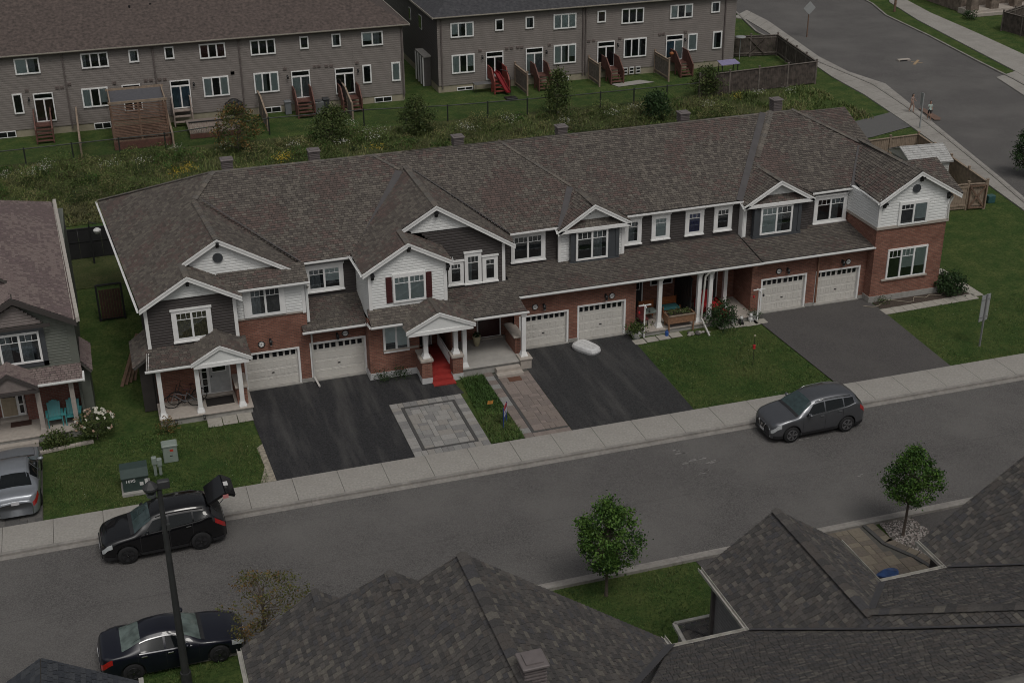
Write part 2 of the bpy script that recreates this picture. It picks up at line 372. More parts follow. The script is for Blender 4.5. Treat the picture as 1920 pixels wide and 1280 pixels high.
# ================================================================== shared building helpers
from mathutils import noise as mnoise
def pinned(poly):
    n = Vector((0, 0, 0))
    for i in range(len(poly)):
        a = poly[i]; b = poly[(i+1) % len(poly)]
        n += Vector(((a.y-b.y)*(a.z+b.z), (a.z-b.z)*(a.x+b.x), (a.x-b.x)*(a.y+b.y)))
    n.normalize()
    if n.z < -0.02 or (abs(n.z) <= 0.02 and n.dot(CAM-poly[0]) < 0): n = -n
    return n
def planar(poly):
    """best plane of the polygon, corners dropped onto it along Z so that edges stay put in plan"""
    poly = [Vector(p) for p in poly]; n = pinned(poly); c = sum(poly, Vector())/len(poly)
    if abs(n.z) > .1: poly = [Vector((p.x, p.y, c.z-(n.x*(p.x-c.x)+n.y*(p.y-c.y))/n.z)) for p in poly]
    return poly, pinned(poly)
def courses(mb, poly, mats, expo, wr, th, lift=0.0, gap=0.014, pick=None, collect=None, dutch=False):
    """lap the planar polygon with overlapping boards / shingle tabs: every piece is a wedge, proud at its lower edge"""
    poly = [Vector(p) for p in poly]; n = pinned(poly)
    h = Vector((0, 0, 1)).cross(n)
    if h.length < 1e-5: h = Vector((1, 0, 0))
    h.normalize(); s = n.cross(h)
    if s.z < 0: s = -s
    o = poly[0]; P = [((p-o).dot(h), (p-o).dot(s)) for p in poly]
    v = min(p[1] for p in P); vmax = max(p[1] for p in P); row = 0
    while v < vmax-0.02:
        e = min(expo, vmax-v); vm = v+e/2; xs = []
        for i in range(len(P)):
            (x0, y0), (x1, y1) = P[i], P[(i+1) % len(P)]
            if (y0 > vm) != (y1 > vm): xs.append(x0+(vm-y0)/(y1-y0)*(x1-x0))
        xs.sort()
        for k in range(0, len(xs)-1, 2):
            u = xs[k]; end = xs[k+1]; first = True
            while u < end-1e-4:
                wd = R.uniform(*wr)*(R.random() if first and wr[1] < 2 else 1); first = False
                u1 = min(end, u+max(wd, .05))
                if end-u1 < 0.05: u1 = end
                t = th*R.uniform(.8, 1.25) if wr[1] < 2 else th
                c = o+h*((u+u1)/2)+s*vm
                m = pick(c) if pick else mats[R.randrange(len(mats))]
                g_ = gap if u1 < end else 0
                A = o+h*u+s*v+n*lift; B = o+h*(u1-g_)+s*v+n*lift; C_ = B+s*(e*1.02); D = A+s*(e*1.02)
                if collect is not None: collect.append((c+n*lift, u1-g_-u, e, t, h.copy(), s.copy(), n.copy(), m))
                elif dutch:
                    E_ = A+s*e*.62; F_ = B+s*e*.62; mb.add([A+n*t, B+n*t, F_+n*t, E_+n*t, C_, D, A, B], [(0, 1, 2, 3), (3, 2, 4, 5), (6, 7, 1, 0)], m)
                else: mb.add([A+n*t, B+n*t, C_+n*(t*.12), D+n*(t*.12)], [(0, 1, 2, 3)], m); mb.add([A, B, B+n*t, A+n*t], [(0, 1, 2, 3)], under_m if wr[1] < 2 else m)  # butt faces darker: cut asphalt edge, doubling as painted shadow line under each course
                u = u1
        v += expo; row += 1
def shingle_mats(prefix, cols):
    return [M('%s_%s' % (prefix, 'abcdefgh'[i]), c, rough=.95, var=.16, scale=25, bump=.25, bscale=200, spec=.15) for i, c in enumerate(cols)]
sh_main = shingle_mats('brown_shingle', [(.112, .099, .088), (.138, .123, .107), (.09, .079, .072), (.132, .099, .089), (.105, .084, .076), (.158, .14, .121)])
sh_left = shingle_mats('rosy_shingle', [(.2, .155, .148), (.225, .18, .168), (.165, .128, .125), (.19, .145, .143)])
def pick_main(c):
    a = mnoise.noise(c*0.55)+R.uniform(-.35, .35)
    if a > .22: return sh_main[3 if R.random() < .5 else 4]
    return sh_main[R.choice((0, 0, 1, 2, 5, 1, 0))]
def pick_left(c):
    return sh_left[min(3, int((mnoise.noise(c*.5)*.5+.5+R.uniform(-.2, .2))*4))]
cap_m = M('ridge_cap_shingle', (.115, .105, .094), rough=.95, var=.2, scale=8)
valley_m = M('valley_flashing', (.08, .075, .076), rough=.9, var=.1, scale=3)
under_m = M('roof_deck', (.06, .055, .05), rough=.95)  # deck; also shingle butt edges, where the dark tone stands in for shadow
def roof_face(poly, parent, pick=pick_main, expo=.145, wr=(.11, .26), th=.024, name='roof_shingles', soffit=True):
    poly, n = planar(poly)
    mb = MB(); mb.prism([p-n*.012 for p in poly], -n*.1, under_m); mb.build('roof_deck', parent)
    mb = MB(); courses(mb, poly, None, expo, wr, th, pick=pick); return mb.build(name, parent, kind='stuff')
def cap_line(pts, parent, m=None, w=.26, seg=.28, h=.035, name='ridge_cap'):
    mb = MB(); pts = [Vector(p) for p in pts]; mm = m if isinstance(m, list) else ([m] if m else [cap_m, cap_m, sh_main[1], sh_main[5], sh_main[0]])
    for i in range(len(pts)-1):
        a, b = pts[i], pts[i+1]; L_ = (b-a).length; k = max(1, int(L_/seg)); d = (b-a)/k
        sd = d.cross(Vector((0, 0, 1))).normalized()
        for j in range(k):
            p = a+d*j; q = p+d*1.02; u = Vector((0, 0, h)); uu = Vector((0, 0, h*.6)); dn = Vector((0, 0, -w*.16))
            mb.add([p+sd*w/2+dn+uu, p+u, p-sd*w/2+dn+uu, q+sd*w/2+dn+u*1.2, q+u*1.35, q-sd*w/2+dn+u*1.2], [(0, 1, 4, 3), (1, 2, 5, 4), (3, 4, 5), (0, 2, 1)], R.choice(mm))
    return mb.build(name, parent, kind='stuff')
def flat_strip(pts, parent, m=valley_m, w=.3, lift=.03, name='valley_flashing', nrm=None):
    mb = MB(); pts = [Vector(p) for p in pts]
    for i in range(len(pts)-1):
        a, b = pts[i], pts[i+1]; d = (b-a).normalized(); sd = d.cross(nrm or Vector((0, 0, 1))).normalized(); u = (nrm or Vector((0, 0, 1)))*lift
        mb.quad(a-sd*w/2+u, b-sd*w/2+u, b+sd*w/2+u, a+sd*w/2+u, m)
    return mb.build(name, parent)
white = M('white_trim', (.78, .78, .77), rough=.5, var=.05, scale=3)
white_soft = M('white_vinyl', (.56, .56, .55), rough=.55, var=.06, scale=2)
white_side = M('white_siding', (.72, .73, .72), rough=.6, var=.05, scale=2)
brown_side = M('dark_brown_siding', (.052, .045, .043), rough=.6, var=.1, scale=2)
green_side = M('olive_green_siding', (.13, .14, .12), rough=.65, var=.08, scale=2)
navy_trim = M('dark_slate_trim', (.062, .068, .075), rough=.5, var=.06)
brick = M_brick('red_brick', (.22, .092, .063), (.3, .145, .105), (.11, .08, .065))
brick_dk = M_brick('dark_red_brick', (.17, .06, .045), (.25, .1, .075), (.2, .16, .14))
stone = M('cast_stone', (.38, .34, .3), rough=.85, var=.1, scale=6)
found = M('foundation_concrete', (.3, .29, .27), rough=.9, var=.15, scale=5)
found_w = M('painted_foundation', (.5, .5, .5), rough=.8, var=.1, scale=4)
door_m = M('garage_door_cream', (.6, .58, .54), rough=.5, var=.04, scale=2)
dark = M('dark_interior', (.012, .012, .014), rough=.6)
blind = M('pale_blind', (.62, .66, .62), rough=.9, var=.06)
curt_g = M('grey_curtain', (.26, .27, .265), rough=.9, var=.2, scale=12)
curt_gold = M('patterned_curtain', (.3, .25, .1), rough=.9, scale=14, hue=(.09, .08, .05))
curt_blue = M('blue_curtain', (.06, .07, .2), rough=.9, var=.2, scale=9)
curt_red = M('maroon_curtain', (.12, .045, .045), rough=.9, var=.2, scale=9)
glass = M_glass()
black_m = M('black_metal', (.02, .02, .021), rough=.45, var=.1)
drain_m = M('downspout_white', (.5, .49, .46), rough=.45, var=.08)
def wall(mb, x0, x1, z0, z1, y, m, holes=(), th=.22):
    """wall facing -Y at plane y, real openings"""
    xs = sorted({x0, x1, *[v for h_ in holes for v in h_[:2]]}); zs = sorted({z0, z1, *[v for h_ in holes for v in h_[2:]]})
    for i in range(len(xs)-1):
        for j in range(len(zs)-1):
            cx = (xs[i]+xs[i+1])/2; cz = (zs[j]+zs[j+1])/2
            if any(h_[0] < cx < h_[1] and h_[2] < cz < h_[3] for h_ in holes): continue
            mb.box(xs[i], xs[i+1], y, y+th, zs[j], zs[j+1], m)
def siding(poly, m, parent, expo=.13, name='siding', th=.026):
    mb = MB(); poly = [Vector(p) for p in poly]; n = pinned(poly); mb.prism([p-n*.004 for p in poly], -n*.12, m)
    courses(mb, poly, [m], expo, (9, 9.01), th, dutch=True); return mb.build(name, parent, kind='stuff')
def rectp(x0, x1, z0, z1, y): return [Vector((x0, y, z0)), Vector((x1, y, z0)), Vector((x1, y, z1)), Vector((x0, y, z1))]
def window(parent, tl, br, y, n=2, grid='top', trim=None, tw=(.16, .16, .12, .16), back=(None,), frame=white, fw=.045, proud=.06, z_adj=0, name='window', raw=None):
    """tl, br = pixel corners of the sash area on the wall plane y; parts: trim (the window itself), frame, pane, curtain"""
    if raw: x0, x1, z0, z1 = raw
    else:
        a = F(*tl, y); b = F(*br, y); x0, x1, z1, z0 = a.x, b.x, a.z, b.z
    t = MB(); l, r, bt, tp = tw
    tm = trim or frame
    t.box(x0-l, x0, y-proud, y+.01, z0-bt, z1+tp, tm); t.box(x1, x1+r, y-proud, y+.01, z0-bt, z1+tp, tm)
    t.box(x0, x1, y-proud, y+.01, z1, z1+tp, tm); t.box(x0, x1, y-proud, y+.01, z0-bt, z0, tm)
    if trim is not None:
        t.box(x0-l-.04, x1+r+.04, y-proud-.04, y-.002, z1+tp-.02, z1+tp+.06, tm)
        t.box(x0-l-.03, x1+r+.03, y-proud-.05, y-.002, z0-bt-.05, z0-bt+.01, tm)
    W_ = t.build(name, parent)
    f = MB(); w_ = (x1-x0)/n; yp = y-proud+.02
    for i in range(n):
        a = x0+i*w_; b = a+w_
        f.box(a, a+fw, yp-.02, yp+.03, z0, z1, frame); f.box(b-fw, b, yp-.02, yp+.03, z0, z1, frame)
        f.box(a+fw, b-fw, yp-.02, yp+.03, z1-fw, z1, frame); f.box(a+fw, b-fw, yp-.02, yp+.03, z0, z0+fw, frame)
        if grid == 'top' or (isinstance(grid, (list, tuple)) and grid[i]):
            k = 3 if w_ > .5 else 2; zt = z1-(z1-z0)*.27
            f.box(a+fw, b-fw, yp-.008, yp+.01, zt-.012, zt+.012, frame)
            for q in range(1, k): xx = a+(b-a)*q/k; f.box(xx-.01, xx+.01, yp-.007, yp+.009, zt+.012, z1-fw, frame)
    f.build('frame', W_)
    for i in range(n):
        a = x0+i*w_+fw; b = a+w_-2*fw; m = back[i % len(back)]
        p = MB(); p.box(a, b, yp+.012, yp+.02, z0+fw, z1-fw, glass); p.build('pane', W_)
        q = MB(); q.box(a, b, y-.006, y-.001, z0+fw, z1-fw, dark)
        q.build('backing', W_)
        if m is not None:
            q = MB(); kk = 14
            if m in (blind,):
                zl = z0+fw+(z1-z0)*R.choice((0, 0, .15, .3)); q.box(a, b, yp+.022, yp+.027, zl, z1-fw, m)
                q.build('blind', W_)
            else:
                ww = (b-a)
                for (ca, cb) in ([(a, b)] if m is not curt_g else [(a, a+ww*R.uniform(.3, .8))]):
                    for j in range(kk):
                        u0 = ca+(cb-ca)*j/kk; u1 = ca+(cb-ca)*(j+1)/kk; d0 = .008*(j % 2); d1 = .008*((j+1) % 2)
                        q.quad((u0, yp+.022+d0, z0+fw), (u1, yp+.022+d1, z0+fw), (u1, yp+.022+d1, z1-fw), (u0, yp+.022+d0, z1-fw), m)
                q.build('curtain', W_)
    return W_
def garage_door(parent, x0, x1, z1, y=0, z0=.06, rec=.13, frame=.07):
    t = MB(); yy = y+rec
    t.box(x0-.02, x0+frame, y-.015, yy+.05, z0-.04, z1+.02, white); t.box(x1-frame, x1+.02, y-.015, yy+.05, z0-.04, z1+.02, white); t.box(x0+frame, x1-frame, y-.015, yy+.05, z1-frame, z1+.02, white)
    D_ = t.build('garage_door', parent)
    a, b = x0+frame, x1-frame; zt = z1-frame; rows = 4; hh = (zt-z0)/rows
    for r in range(rows):
        s = MB(); za = z0+r*hh; zb = za+hh-.012
        s.bbox(a, b, yy, yy+.05, za, zb, door_m, b=.006)
        if r < 3:
            for c in range(8):
                w_ = (b-a)/8; xa = a+c*w_+.045; xb = a+(c+1)*w_-.045; zc = za+.07; zd = zb-.07
                for (p, q, u, v) in ((xa, xb, zc, zc+.018), (xa, xb, zd-.018, zd), (xa, xa+.018, zc+.018, zd-.018), (xb-.018, xb, zc+.018, zd-.018)): s.box(p, q, yy-.014, yy+.001, u, v, door_m)
                s.box(xa+.035, xb-.035, yy-.01, yy+.001, zc+.035, zd-.035, door_m)
        s.build('door_panel', D_)
    w_ = (b-a)/8
    for c in range(8):
        if c in (0,): pass
        off = .045 if c > 3 else -.005
        xa = a+c*w_*.96+.04+off*1.0; xb = xa+w_-.1; za = z0+3*hh+.13; zb = z0+3*hh+.36
        p = MB(); p.box(xa-.02, xb+.02, yy-.012, yy-.001, za-.02, zb+.02, door_m); p.box(xa, xb, yy-.017, yy-.0125, za, zb, dark_glass); p.build('pane', D_)
    h_ = MB(); h_.box((a+b)/2-.06, (a+b)/2+.06, yy-.04, yy, z0+hh+.2, z0+hh+.23, black_m); h_.build('handle', D_)
    return D_
dark_glass = M('dark_door_glass', (.012, .013, .015), rough=.08, var=.05)
def gutter(parent, a, b, m=white, h=.105, w=.09, name='gutter'):
    """open K-style gutter: outer face, bottom, back, with a dark trough"""
    a = Vector(a); b = Vector(b); d = (b-a).normalized(); out = d.cross(Vector((0, 0, 1)))
    if out.dot(CAM-a) < 0: out = -out
    mb = MB(); up = Vector((0, 0, 1))
    prof = [(0, 0), (w*.7, 0), (w, h*.45), (w, h), (w-.018, h), (w-.018, h*.5), (w*.66, .02), (.012, .02), (.012, h), (0, h)]
    vs = [p+out*u+up*(v-h) for p in (a, b) for (u, v) in prof]; k = len(prof)
    mb.add(vs, [(i, (i+1) % k, k+(i+1) % k, k+i) for i in range(k)]+[tuple(range(k-1, -1, -1)), tuple(range(k, 2*k))], m)
    return mb.build(name, parent)
def rake(parent, pts, y, m=white, h=.2, w=.06, name='rake_board'):
    """fascia board following a gable"""
    mb = MB(); pts = [Vector((p[0], y, p[1])) for p in pts]
    for i in range(len(pts)-1):
        a, b = pts[i], pts[i+1]; d = (b-a).normalized(); u = Vector((-d.z, 0, d.x))
        if u.z < 0: u = -u
        mb.prism([a+Vector((0, 0, .02)), b+Vector((0, 0, .02)), b-Vector((0, 0, h*1.1)), a-Vector((0, 0, h*1.1))], (0, w, 0), m)
        mb.prism([a+Vector((0, -.025, .035)), b+Vector((0, -.025, .035)), b+Vector((0, -.025, -.04)), a+Vector((0, -.025, -.04))], (0, .025, 0), m)
    return mb.build(name, parent)
def text(body, size, loc, rot, m, parent=None, ext=.002, name='lettering'):
    c = bpy.data.curves.new(name, 'FONT'); c.body = body; c.size = size; c.extrude = ext; c.align_x = 'CENTER'; c.align_y = 'CENTER'; c.materials.append(m)
    tmp = bpy.data.objects.new('tmp', c); me = bpy.data.meshes.new_from_object(tmp); bpy.data.objects.remove(tmp); me.name = name
    o = bpy.data.objects.new(name, me); COL.objects.link(o); o.parent = parent; o.location = Vector(loc)-(world_of(parent) if parent else Vector((0, 0, 0))); o.rotation_euler = rot; return o
def plaque(parent, px, py, num, y=0):
    p = F(px, py, y); mb = MB()
    T = Matrix.Rotation(math.radians(90), 3, 'X')
    S = Matrix.Diagonal((1.5, 1, 1))
    mb.lathe(p+Vector((0, -.02, 0)), [(.16, 0), (.16, .02), (.15, .025)], black_m, 18, T=T)
    mb.lathe(p+Vector((0, -.03, 0)), [(.12, 0), (.12, .022)], white, 18, T=T)
    o = mb.build('number_plaque', parent); text(num, .15, p+Vector((0, -.056, 0)), (math.radians(90), 0, 0), black_m, o); return o
def wall_lamp(parent, px, py, y=0):
    p = F(px, py, y); mb = MB(); mb.box(p.x-.05, p.x+.05, y-.03, y, p.z-.02, p.z+.16, black_m); mb.beam(p+Vector((0, -.02, .12)), p+Vector((0, -.17, .15)), .025, .025, black_m)
    mb.lathe(p+Vector((0, -.17, 0)), [(.03, -.12), (.06, -.1), (.07, .06), (.09, .07), (.02, .15)], black_m, 8); mb.lathe(p+Vector((0, -.17, 0)), [(.045, -.13), (.05, -.115)], white, 8)
    return mb.build('wall_lamp', parent)
def bracket(parent, p, s=.32, name='bracket'):
    mb = MB(); x, y, z = p; w_ = .13
    mb.prism([(x-w_/2, y, z), (x-w_/2, y-s, z), (x-w_/2, y-s, z-.1), (x-w_/2, y-s*.55, z-.16), (x-w_/2, y-.14, z-s*.7), (x-w_/2, y-.12, z-s), (x-w_/2, y, z-s)], (w_, 0, 0), black_m)
    return mb.build(name, parent)
def downspout(parent, pts, m=drain_m, w=.075, name='downspout'):
    mb = MB()
    for i in range(len(pts)-1): mb.beam(pts[i], pts[i+1], w, w, m, up=(0, 1, 0) if abs(Vector(pts[i]).z-Vector(pts[i+1]).z) > .05 else (0, 0, 1))
    return mb.build(name, parent)
def column(parent, x, y, z0, z1, w=.2, m=white, name='porch_column'):
    mb = MB(); h = w/2
    mb.prism([(x-h*.95, y-h*.95, z0+.1), (x+h*.95, y-h*.95, z0+.1), (x+h*.95, y+h*.95, z0+.1), (x-h*.95, y+h*.95, z0+.1)], (0, 0, z1-z0-.2), m)
    def fr(za, zb, a, b):
        mb.add([(x+i*a, y+j*a, za) for i, j in ((-1, -1), (1, -1), (1, 1), (-1, 1))]+[(x+i*b, y+j*b, zb) for i, j in ((-1, -1), (1, -1), (1, 1), (-1, 1))], [(3, 2, 1, 0), (4, 5, 6, 7), (0, 1, 5, 4), (1, 2, 6, 5), (2, 3, 7, 6), (3, 0, 4, 7)], m)
    fr(z0, z0+.06, h*1.65, h*1.65); fr(z0+.06, z0+.24, h*1.55, h*1.05); fr(z1-.16, z1-.08, h*1.1, h*1.3); fr(z1-.08, z1, h*1.4, h*1.4)
    return mb.build(name, parent)
def round_vent(parent, px, py, y, r=.22):
    p = F(px, py, y); mb = MB(); T = Matrix.Rotation(math.radians(90), 3, 'X')
    mb.lathe(p+Vector((0, 0, 0)), [(r, 0), (r, .05), (r-.04, .05), (r-.045, .03)], navy_trim, 24, T=T)
    for i in range(-4, 5):
        hw = math.sqrt(max(0, (r-.05)**2-(i*.042)**2)); mb.box(p.x-hw, p.x+hw, y-.045, y-.03, p.z+i*.042-.012, p.z+i*.042+.012, navy_trim)
    return mb.build('round_vent', parent)
# ================================================================== the long row of townhouses
row = thing('townhouse_row', 'long row of attached brick and siding townhouses under one brown roof across the street', 'townhouses', (20, 6, 0))
# --- main roof faces
PM = .4718
def PZ(y): return 5.2+PM*(y-1.65)
ridgeL = Vector((5.0, 7.5, PZ(7.5))); ridgeR = Vector((35.6, 7.5, PZ(7.5)))
def onP(px, py):
    v = _ray(px, py); n = Vector((0, -PM, 1)); t = (5.2-PM*1.65-n.dot(CAM))/n.dot(v); return CAM+v*t
main_front = [ridgeL, (3.88, 5.95, 7.23), (7.95, 1.65, 5.2), (10.35, 1.65, 5.2), (14.13, 6.52, 7.5), (17.95, 1.8, PZ(1.8)), (20.35, 1.85, PZ(1.85)), (22.1, 3.9, PZ(3.9)), (23.95, 2.0, PZ(2.0)), (30.15, 2.02, PZ(2.02)), (32.0, 3.98, PZ(3.98)), (34.05, 1.98, PZ(1.98)), (36.7, 2.0, PZ(2.0)), (38.35, 4.6, PZ(4.6)), ridgeR]
roof_face(main_front, row)
roof_face([(-.39, 13.5, 5.05), (.72, -.95, 5.05), (2.79, -.95, 6.27), (2.70, .45, 6.27), (4.30, .45, 7.23), (3.88, 5.95, 7.23), ridgeL], row)
roof_face([ridgeL, ridgeR, (38, 13.5, 5.2), (-.39, 13.5, 5.05)], row, wr=(.5, .9), expo=.3)
roof_face([ridgeR, (38.35, 4.6, 6.6), (41, 4.6, 5.3), (41, 11, 5.3), (38.5, 10.4, 6.53)], row, wr=(.5, .9), expo=.3)
roof_face([(2.79, -.95, 6.27), (4.97, -.95, 5.06), (4.97, .72, 5.06), (2.70, .72, 6.27)], row)
roof_face([(4.1, .74, 5.62), (4.6, -.38, 5.13), (7.98, -.38, 5.13), (7.98, .74, 5.62)], row)
roof_face([(4.30, .45, 7.23), (8.05, .45, 5.05), (7.95, 1.72, 5.13), (3.88, 5.95, 7.23)], row)
roof_face([(10.29, -1, 5.36), (12.37, -1, 6.55), (12.37, .65, 6.55), (14.13, .65, 7.5), (14.13, 6.52, 7.5), (10.3, 1.65, 5.3)], row)
roof_face([(12.37, -1, 6.55), (14.37, -1, 5.47), (14.37, .93, 5.47), (12.37, .93, 6.55)], row)
roof_face([(14.13, .65, 7.5), (17.82, .65, 5.17), (17.95, 1.85, 5.2), (14.13, 6.52, 7.5)], row)
roof_face([(20.3, 1.55, 5.12), (22.15, 1.55, 6.28), (22.1, 3.95, 6.28), (20.32, 1.9, 5.3)], row)
roof_face([(22.15, 1.55, 6.28), (24.02, 1.55, 5.2), (23.98, 2.05, 5.33), (22.1, 3.95, 6.28)], row)
roof_face([(30.1, 1.55, 5.2), (32.05, 1.55, 6.33), (32.0, 4.05, 6.33), (30.15, 2.1, 5.36)], row)
roof_face([(32.05, 1.55, 6.33), (33.98, 1.55, 5.23), (34.05, 2.05, 5.33), (32.0, 4.05, 6.33)], row)
roof_face([(36.22, -.9, 5.52), (38.4, -.9, 6.87), (38.3, 5.0, 6.8), (36.6, 2.1, 5.45)], row)
roof_face([(38.4, -.9, 6.87), (40.85, -.9, 5.45), (40.85, 5, 5.45), (38.3, 5, 6.8)], row)
roof_face([(38.95, 1.74, 6.55), (40.75, -.85, 5.5), (41.0, -.85, 5.5), (41.0, 1.74, 6.55)], row)
roof_face([(36.5, 11.3, 6.6), (38.5, 7.2, 5.1), (41.1, 7.2, 5.1), (41.26, 11.3, 6.55)], row)
mb = MB(); mb.poly([(41, -.8, 5.5), (41, 1.74, 6.55), (41, 4.3, 5.5)], white_side); mb.poly([(41.1, 7.2, 5.1), (41.1, 11.3, 6.55), (41.1, 13.4, 5.1)], white_side); mb.build('side_gable', row)
# skirt roofs over the ground floor
def SZ(y): return 2.86+.155*(y+1.7)
roof_face([(17.6, 2.2, SZ(2.2)), (17.6, -.5, SZ(-.5)), (30.15, -.5, SZ(-.5)), (30.15, 2.35, SZ(2.35))], row)
roof_face([(13.7, .95, SZ(.95)), (13.7, -1.72, SZ(-1.72)), (17.62, -1.72, SZ(-1.72)), (17.62, 1.0, SZ(1.0))], row)
roof_face([(30.22, 2.3, 3.47), (30.22, -.5, 3.06), (36.42, -.5, 3.06), (36.9, 2.3, 3.47)], row)
roof_face([(7.55, 2.0, 3.28), (7.55, -.48, 2.76), (10.42, -.48, 2.76), (10.6, 2.0, 3.28)], row)
roof_face([(10.42, -1.5, 3.02), (14.0, -1.5, 3.02), (14.3, -.72, 3.55), (10.42, -.72, 3.55)], row)
roof_face([(.6, -2.1, 2.76), (5.0, -2.1, 2.76), (5.0, -.5, 3.02), (.75, -.5, 3.02)], row)
roof_face([(.1, -1.1, 2.45), (.1, 1.7, 2.45), (.9, 1.7, 3.0), (.9, -1.1, 3.0)], row)
# small porch gables
def little_gable(xl, xa, xr, ze, za, y0, y1, ym=None):
    roof_face([(xl, y0, ze), (xa, y0, za), (xa, y1, za), (xl+.12, y1, ze+.12)], row, wr=(.14, .3)); roof_face([(xa, y0, za), (xr, y0, ze), (xr-.12, y1, ze+.12), (xa, y1, za)], row, wr=(.14, .3))
    rake(row, [(xl, ze), (xa, za), (xr, ze)], y0-.03, h=.14)
    mb = MB(); mb.prism([(xl+.15, y0+.06, ze-.08), (xr-.15, y0+.06, ze-.08), (xa, y0+.06, za-.1)], (0, .05, 0), white_side); mb.box(xl+.1, xr-.1, y0+.02, y0+.14, ze-.26, ze-.08, white); mb.build('porch_gable', row)
    cap_line([(xa, y0, za+.02), (xa, y1, za+.02)], row, m=sh_main[0], w=.2)
little_gable(2.45, 3.72, 5.0, 2.82, 3.5, -2.25, -.5)
little_gable(11.75, 13.3, 14.95, 2.98, 3.72, -2.5, -.7)
# ridge, hip and party caps, valleys
cap_line([ridgeL, ridgeR], row, h=.02); cap_line([(-.39, 13.5, 5.1), ridgeL], row)
cap_line([ridgeL+Vector((0, -.05, .02)), (3.92, 5.9, 7.26)], row, w=.3); cap_line([(3.88, 5.9, 7.24), (4.30, .45, 7.25)], row); cap_line([(2.79, -.95, 6.29), (2.70, .6, 6.29)], row)
cap_line([(14.13, .65, 7.52), (14.13, 6.5, 7.52)], row); cap_line([(12.37, -1, 6.57), (12.37, .7, 6.57)], row)
cap_line([(22.15, 1.55, 6.3), (22.1, 3.9, 6.3)], row); cap_line([(32.05, 1.55, 6.35), (32.0, 4, 6.35)], row)
cap_line([(38.4, -.9, 6.9), (38.35, 4.8, 6.85)], row); cap_line([onP(1485, 204), (38.33, 4.7, 6.72)], row)
for a_, b_ in (((698, 291), (750, 319)), ((935, 264), (1072, 350))): cap_line([onP(*a_)+Vector((0, 0, .03)), onP(*b_)+Vector((0, 0, .03))], row, w=.22, h=.035)
cap_line([onP(1444, 209)+Vector((0, 0, .03)), onP(1418, 296)+Vector((0, 0, .03))], row, w=.4, h=.04)
nP = Vector((0, -PM, 1)).normalized()
def valley(a, b, w=.34): flat_strip([a+nP*.035, b+nP*.035], row, w=w, nrm=nP)
valley(onP(668, 480), onP(748, 322)); valley(onP(1050, 432), onP(1068, 352), .3); valley(onP(1386, 378), onP(1430, 213), .34); valley(onP(1603, 356), onP(1616, 276), .5)
flat_strip([(4.25, 5.6, 7.25), (8.0, 1.62, 5.22)], row, w=.07, lift=.05); flat_strip([(14.4, 6.2, 7.4), (17.95, 1.85, 5.26)], row, w=.07, lift=.06)
# roof ventilator boxes standing behind the ridge
vent_m = M('vent_metal', (.15, .13, .128), rough=.6, var=.1)
for px, py in ((425, 305), (588, 288), (858, 262), (1052, 243), (1281, 217), (1455, 192)):
    yb = 8.3; p = F(px, py, yb); zb = PZ(7.5)-PM*(yb-7.5); mb = MB(); z1 = p.z+.22
    mb.box(p.x-.24, p.x+.24, yb-.24, yb+.24, zb-.15, z1-.08, vent_m)
    for k in range(5): zz = z1-.14-k*.085; mb.box(p.x-.27, p.x+.27, yb-.27, yb+.27, zz, zz+.03, vent_m)
    mb.bbox(p.x-.31, p.x+.31, yb-.31, yb+.31, z1-.06, z1, vent_m, b=.02); mb.box(p.x-.2, p.x+.2, yb-.2, yb+.2, z1, z1+.025, vent_m); mb.build('roof_ventilator', row)
# --- rakes and gutters
for pts, y in (([(.68, 5.03), (2.79, 6.27), (5.0, 5.04)], -.98), ([(2.72, 6.3), (4.30, 7.23), (8.08, 5.03)], .42), ([(10.25, 5.33), (12.37, 6.55), (14.4, 5.45)], -1.03), ([(12.45, 6.53), (14.13, 7.5), (17.85, 5.15)], .62),
               ([(20.27, 5.1), (22.15, 6.28), (24.05, 5.18)], 1.5), ([(30.07, 5.18), (32.05, 6.33), (34.0, 5.21)], 1.5), ([(36.2, 5.5), (38.4, 6.87), (40.9, 5.42)], -.93)):
    rake(row, pts, y, h=.17)
for (xl, xr, z) in ((20.3, 24.0, 5.1), (30.1, 33.98, 5.17)):   # pediment sill boards with a little shingled pent behind
    mb = MB(); mb.box(xl, xr, 1.5, 1.62, z-.1, z+.05, white); mb.build('pediment_board', row)
    xm = (xl+xr)/2; roof_face([(xl+.3, 1.62, z+.05), (xr-.3, 1.62, z+.05), (xr-.85, 1.95, z+.4), (xl+.85, 1.95, z+.4)], row)
    mb = MB(); mb.prism([(xl+.5, 1.9, z+.35), (xr-.5, 1.9, z+.35), (xm+.1, 1.9, z+1.06)], (0, .04, 0), white_side); mb.build('gable_panel', row)
    bracket(row, (xm-.2, 1.9, z+.95), .3)
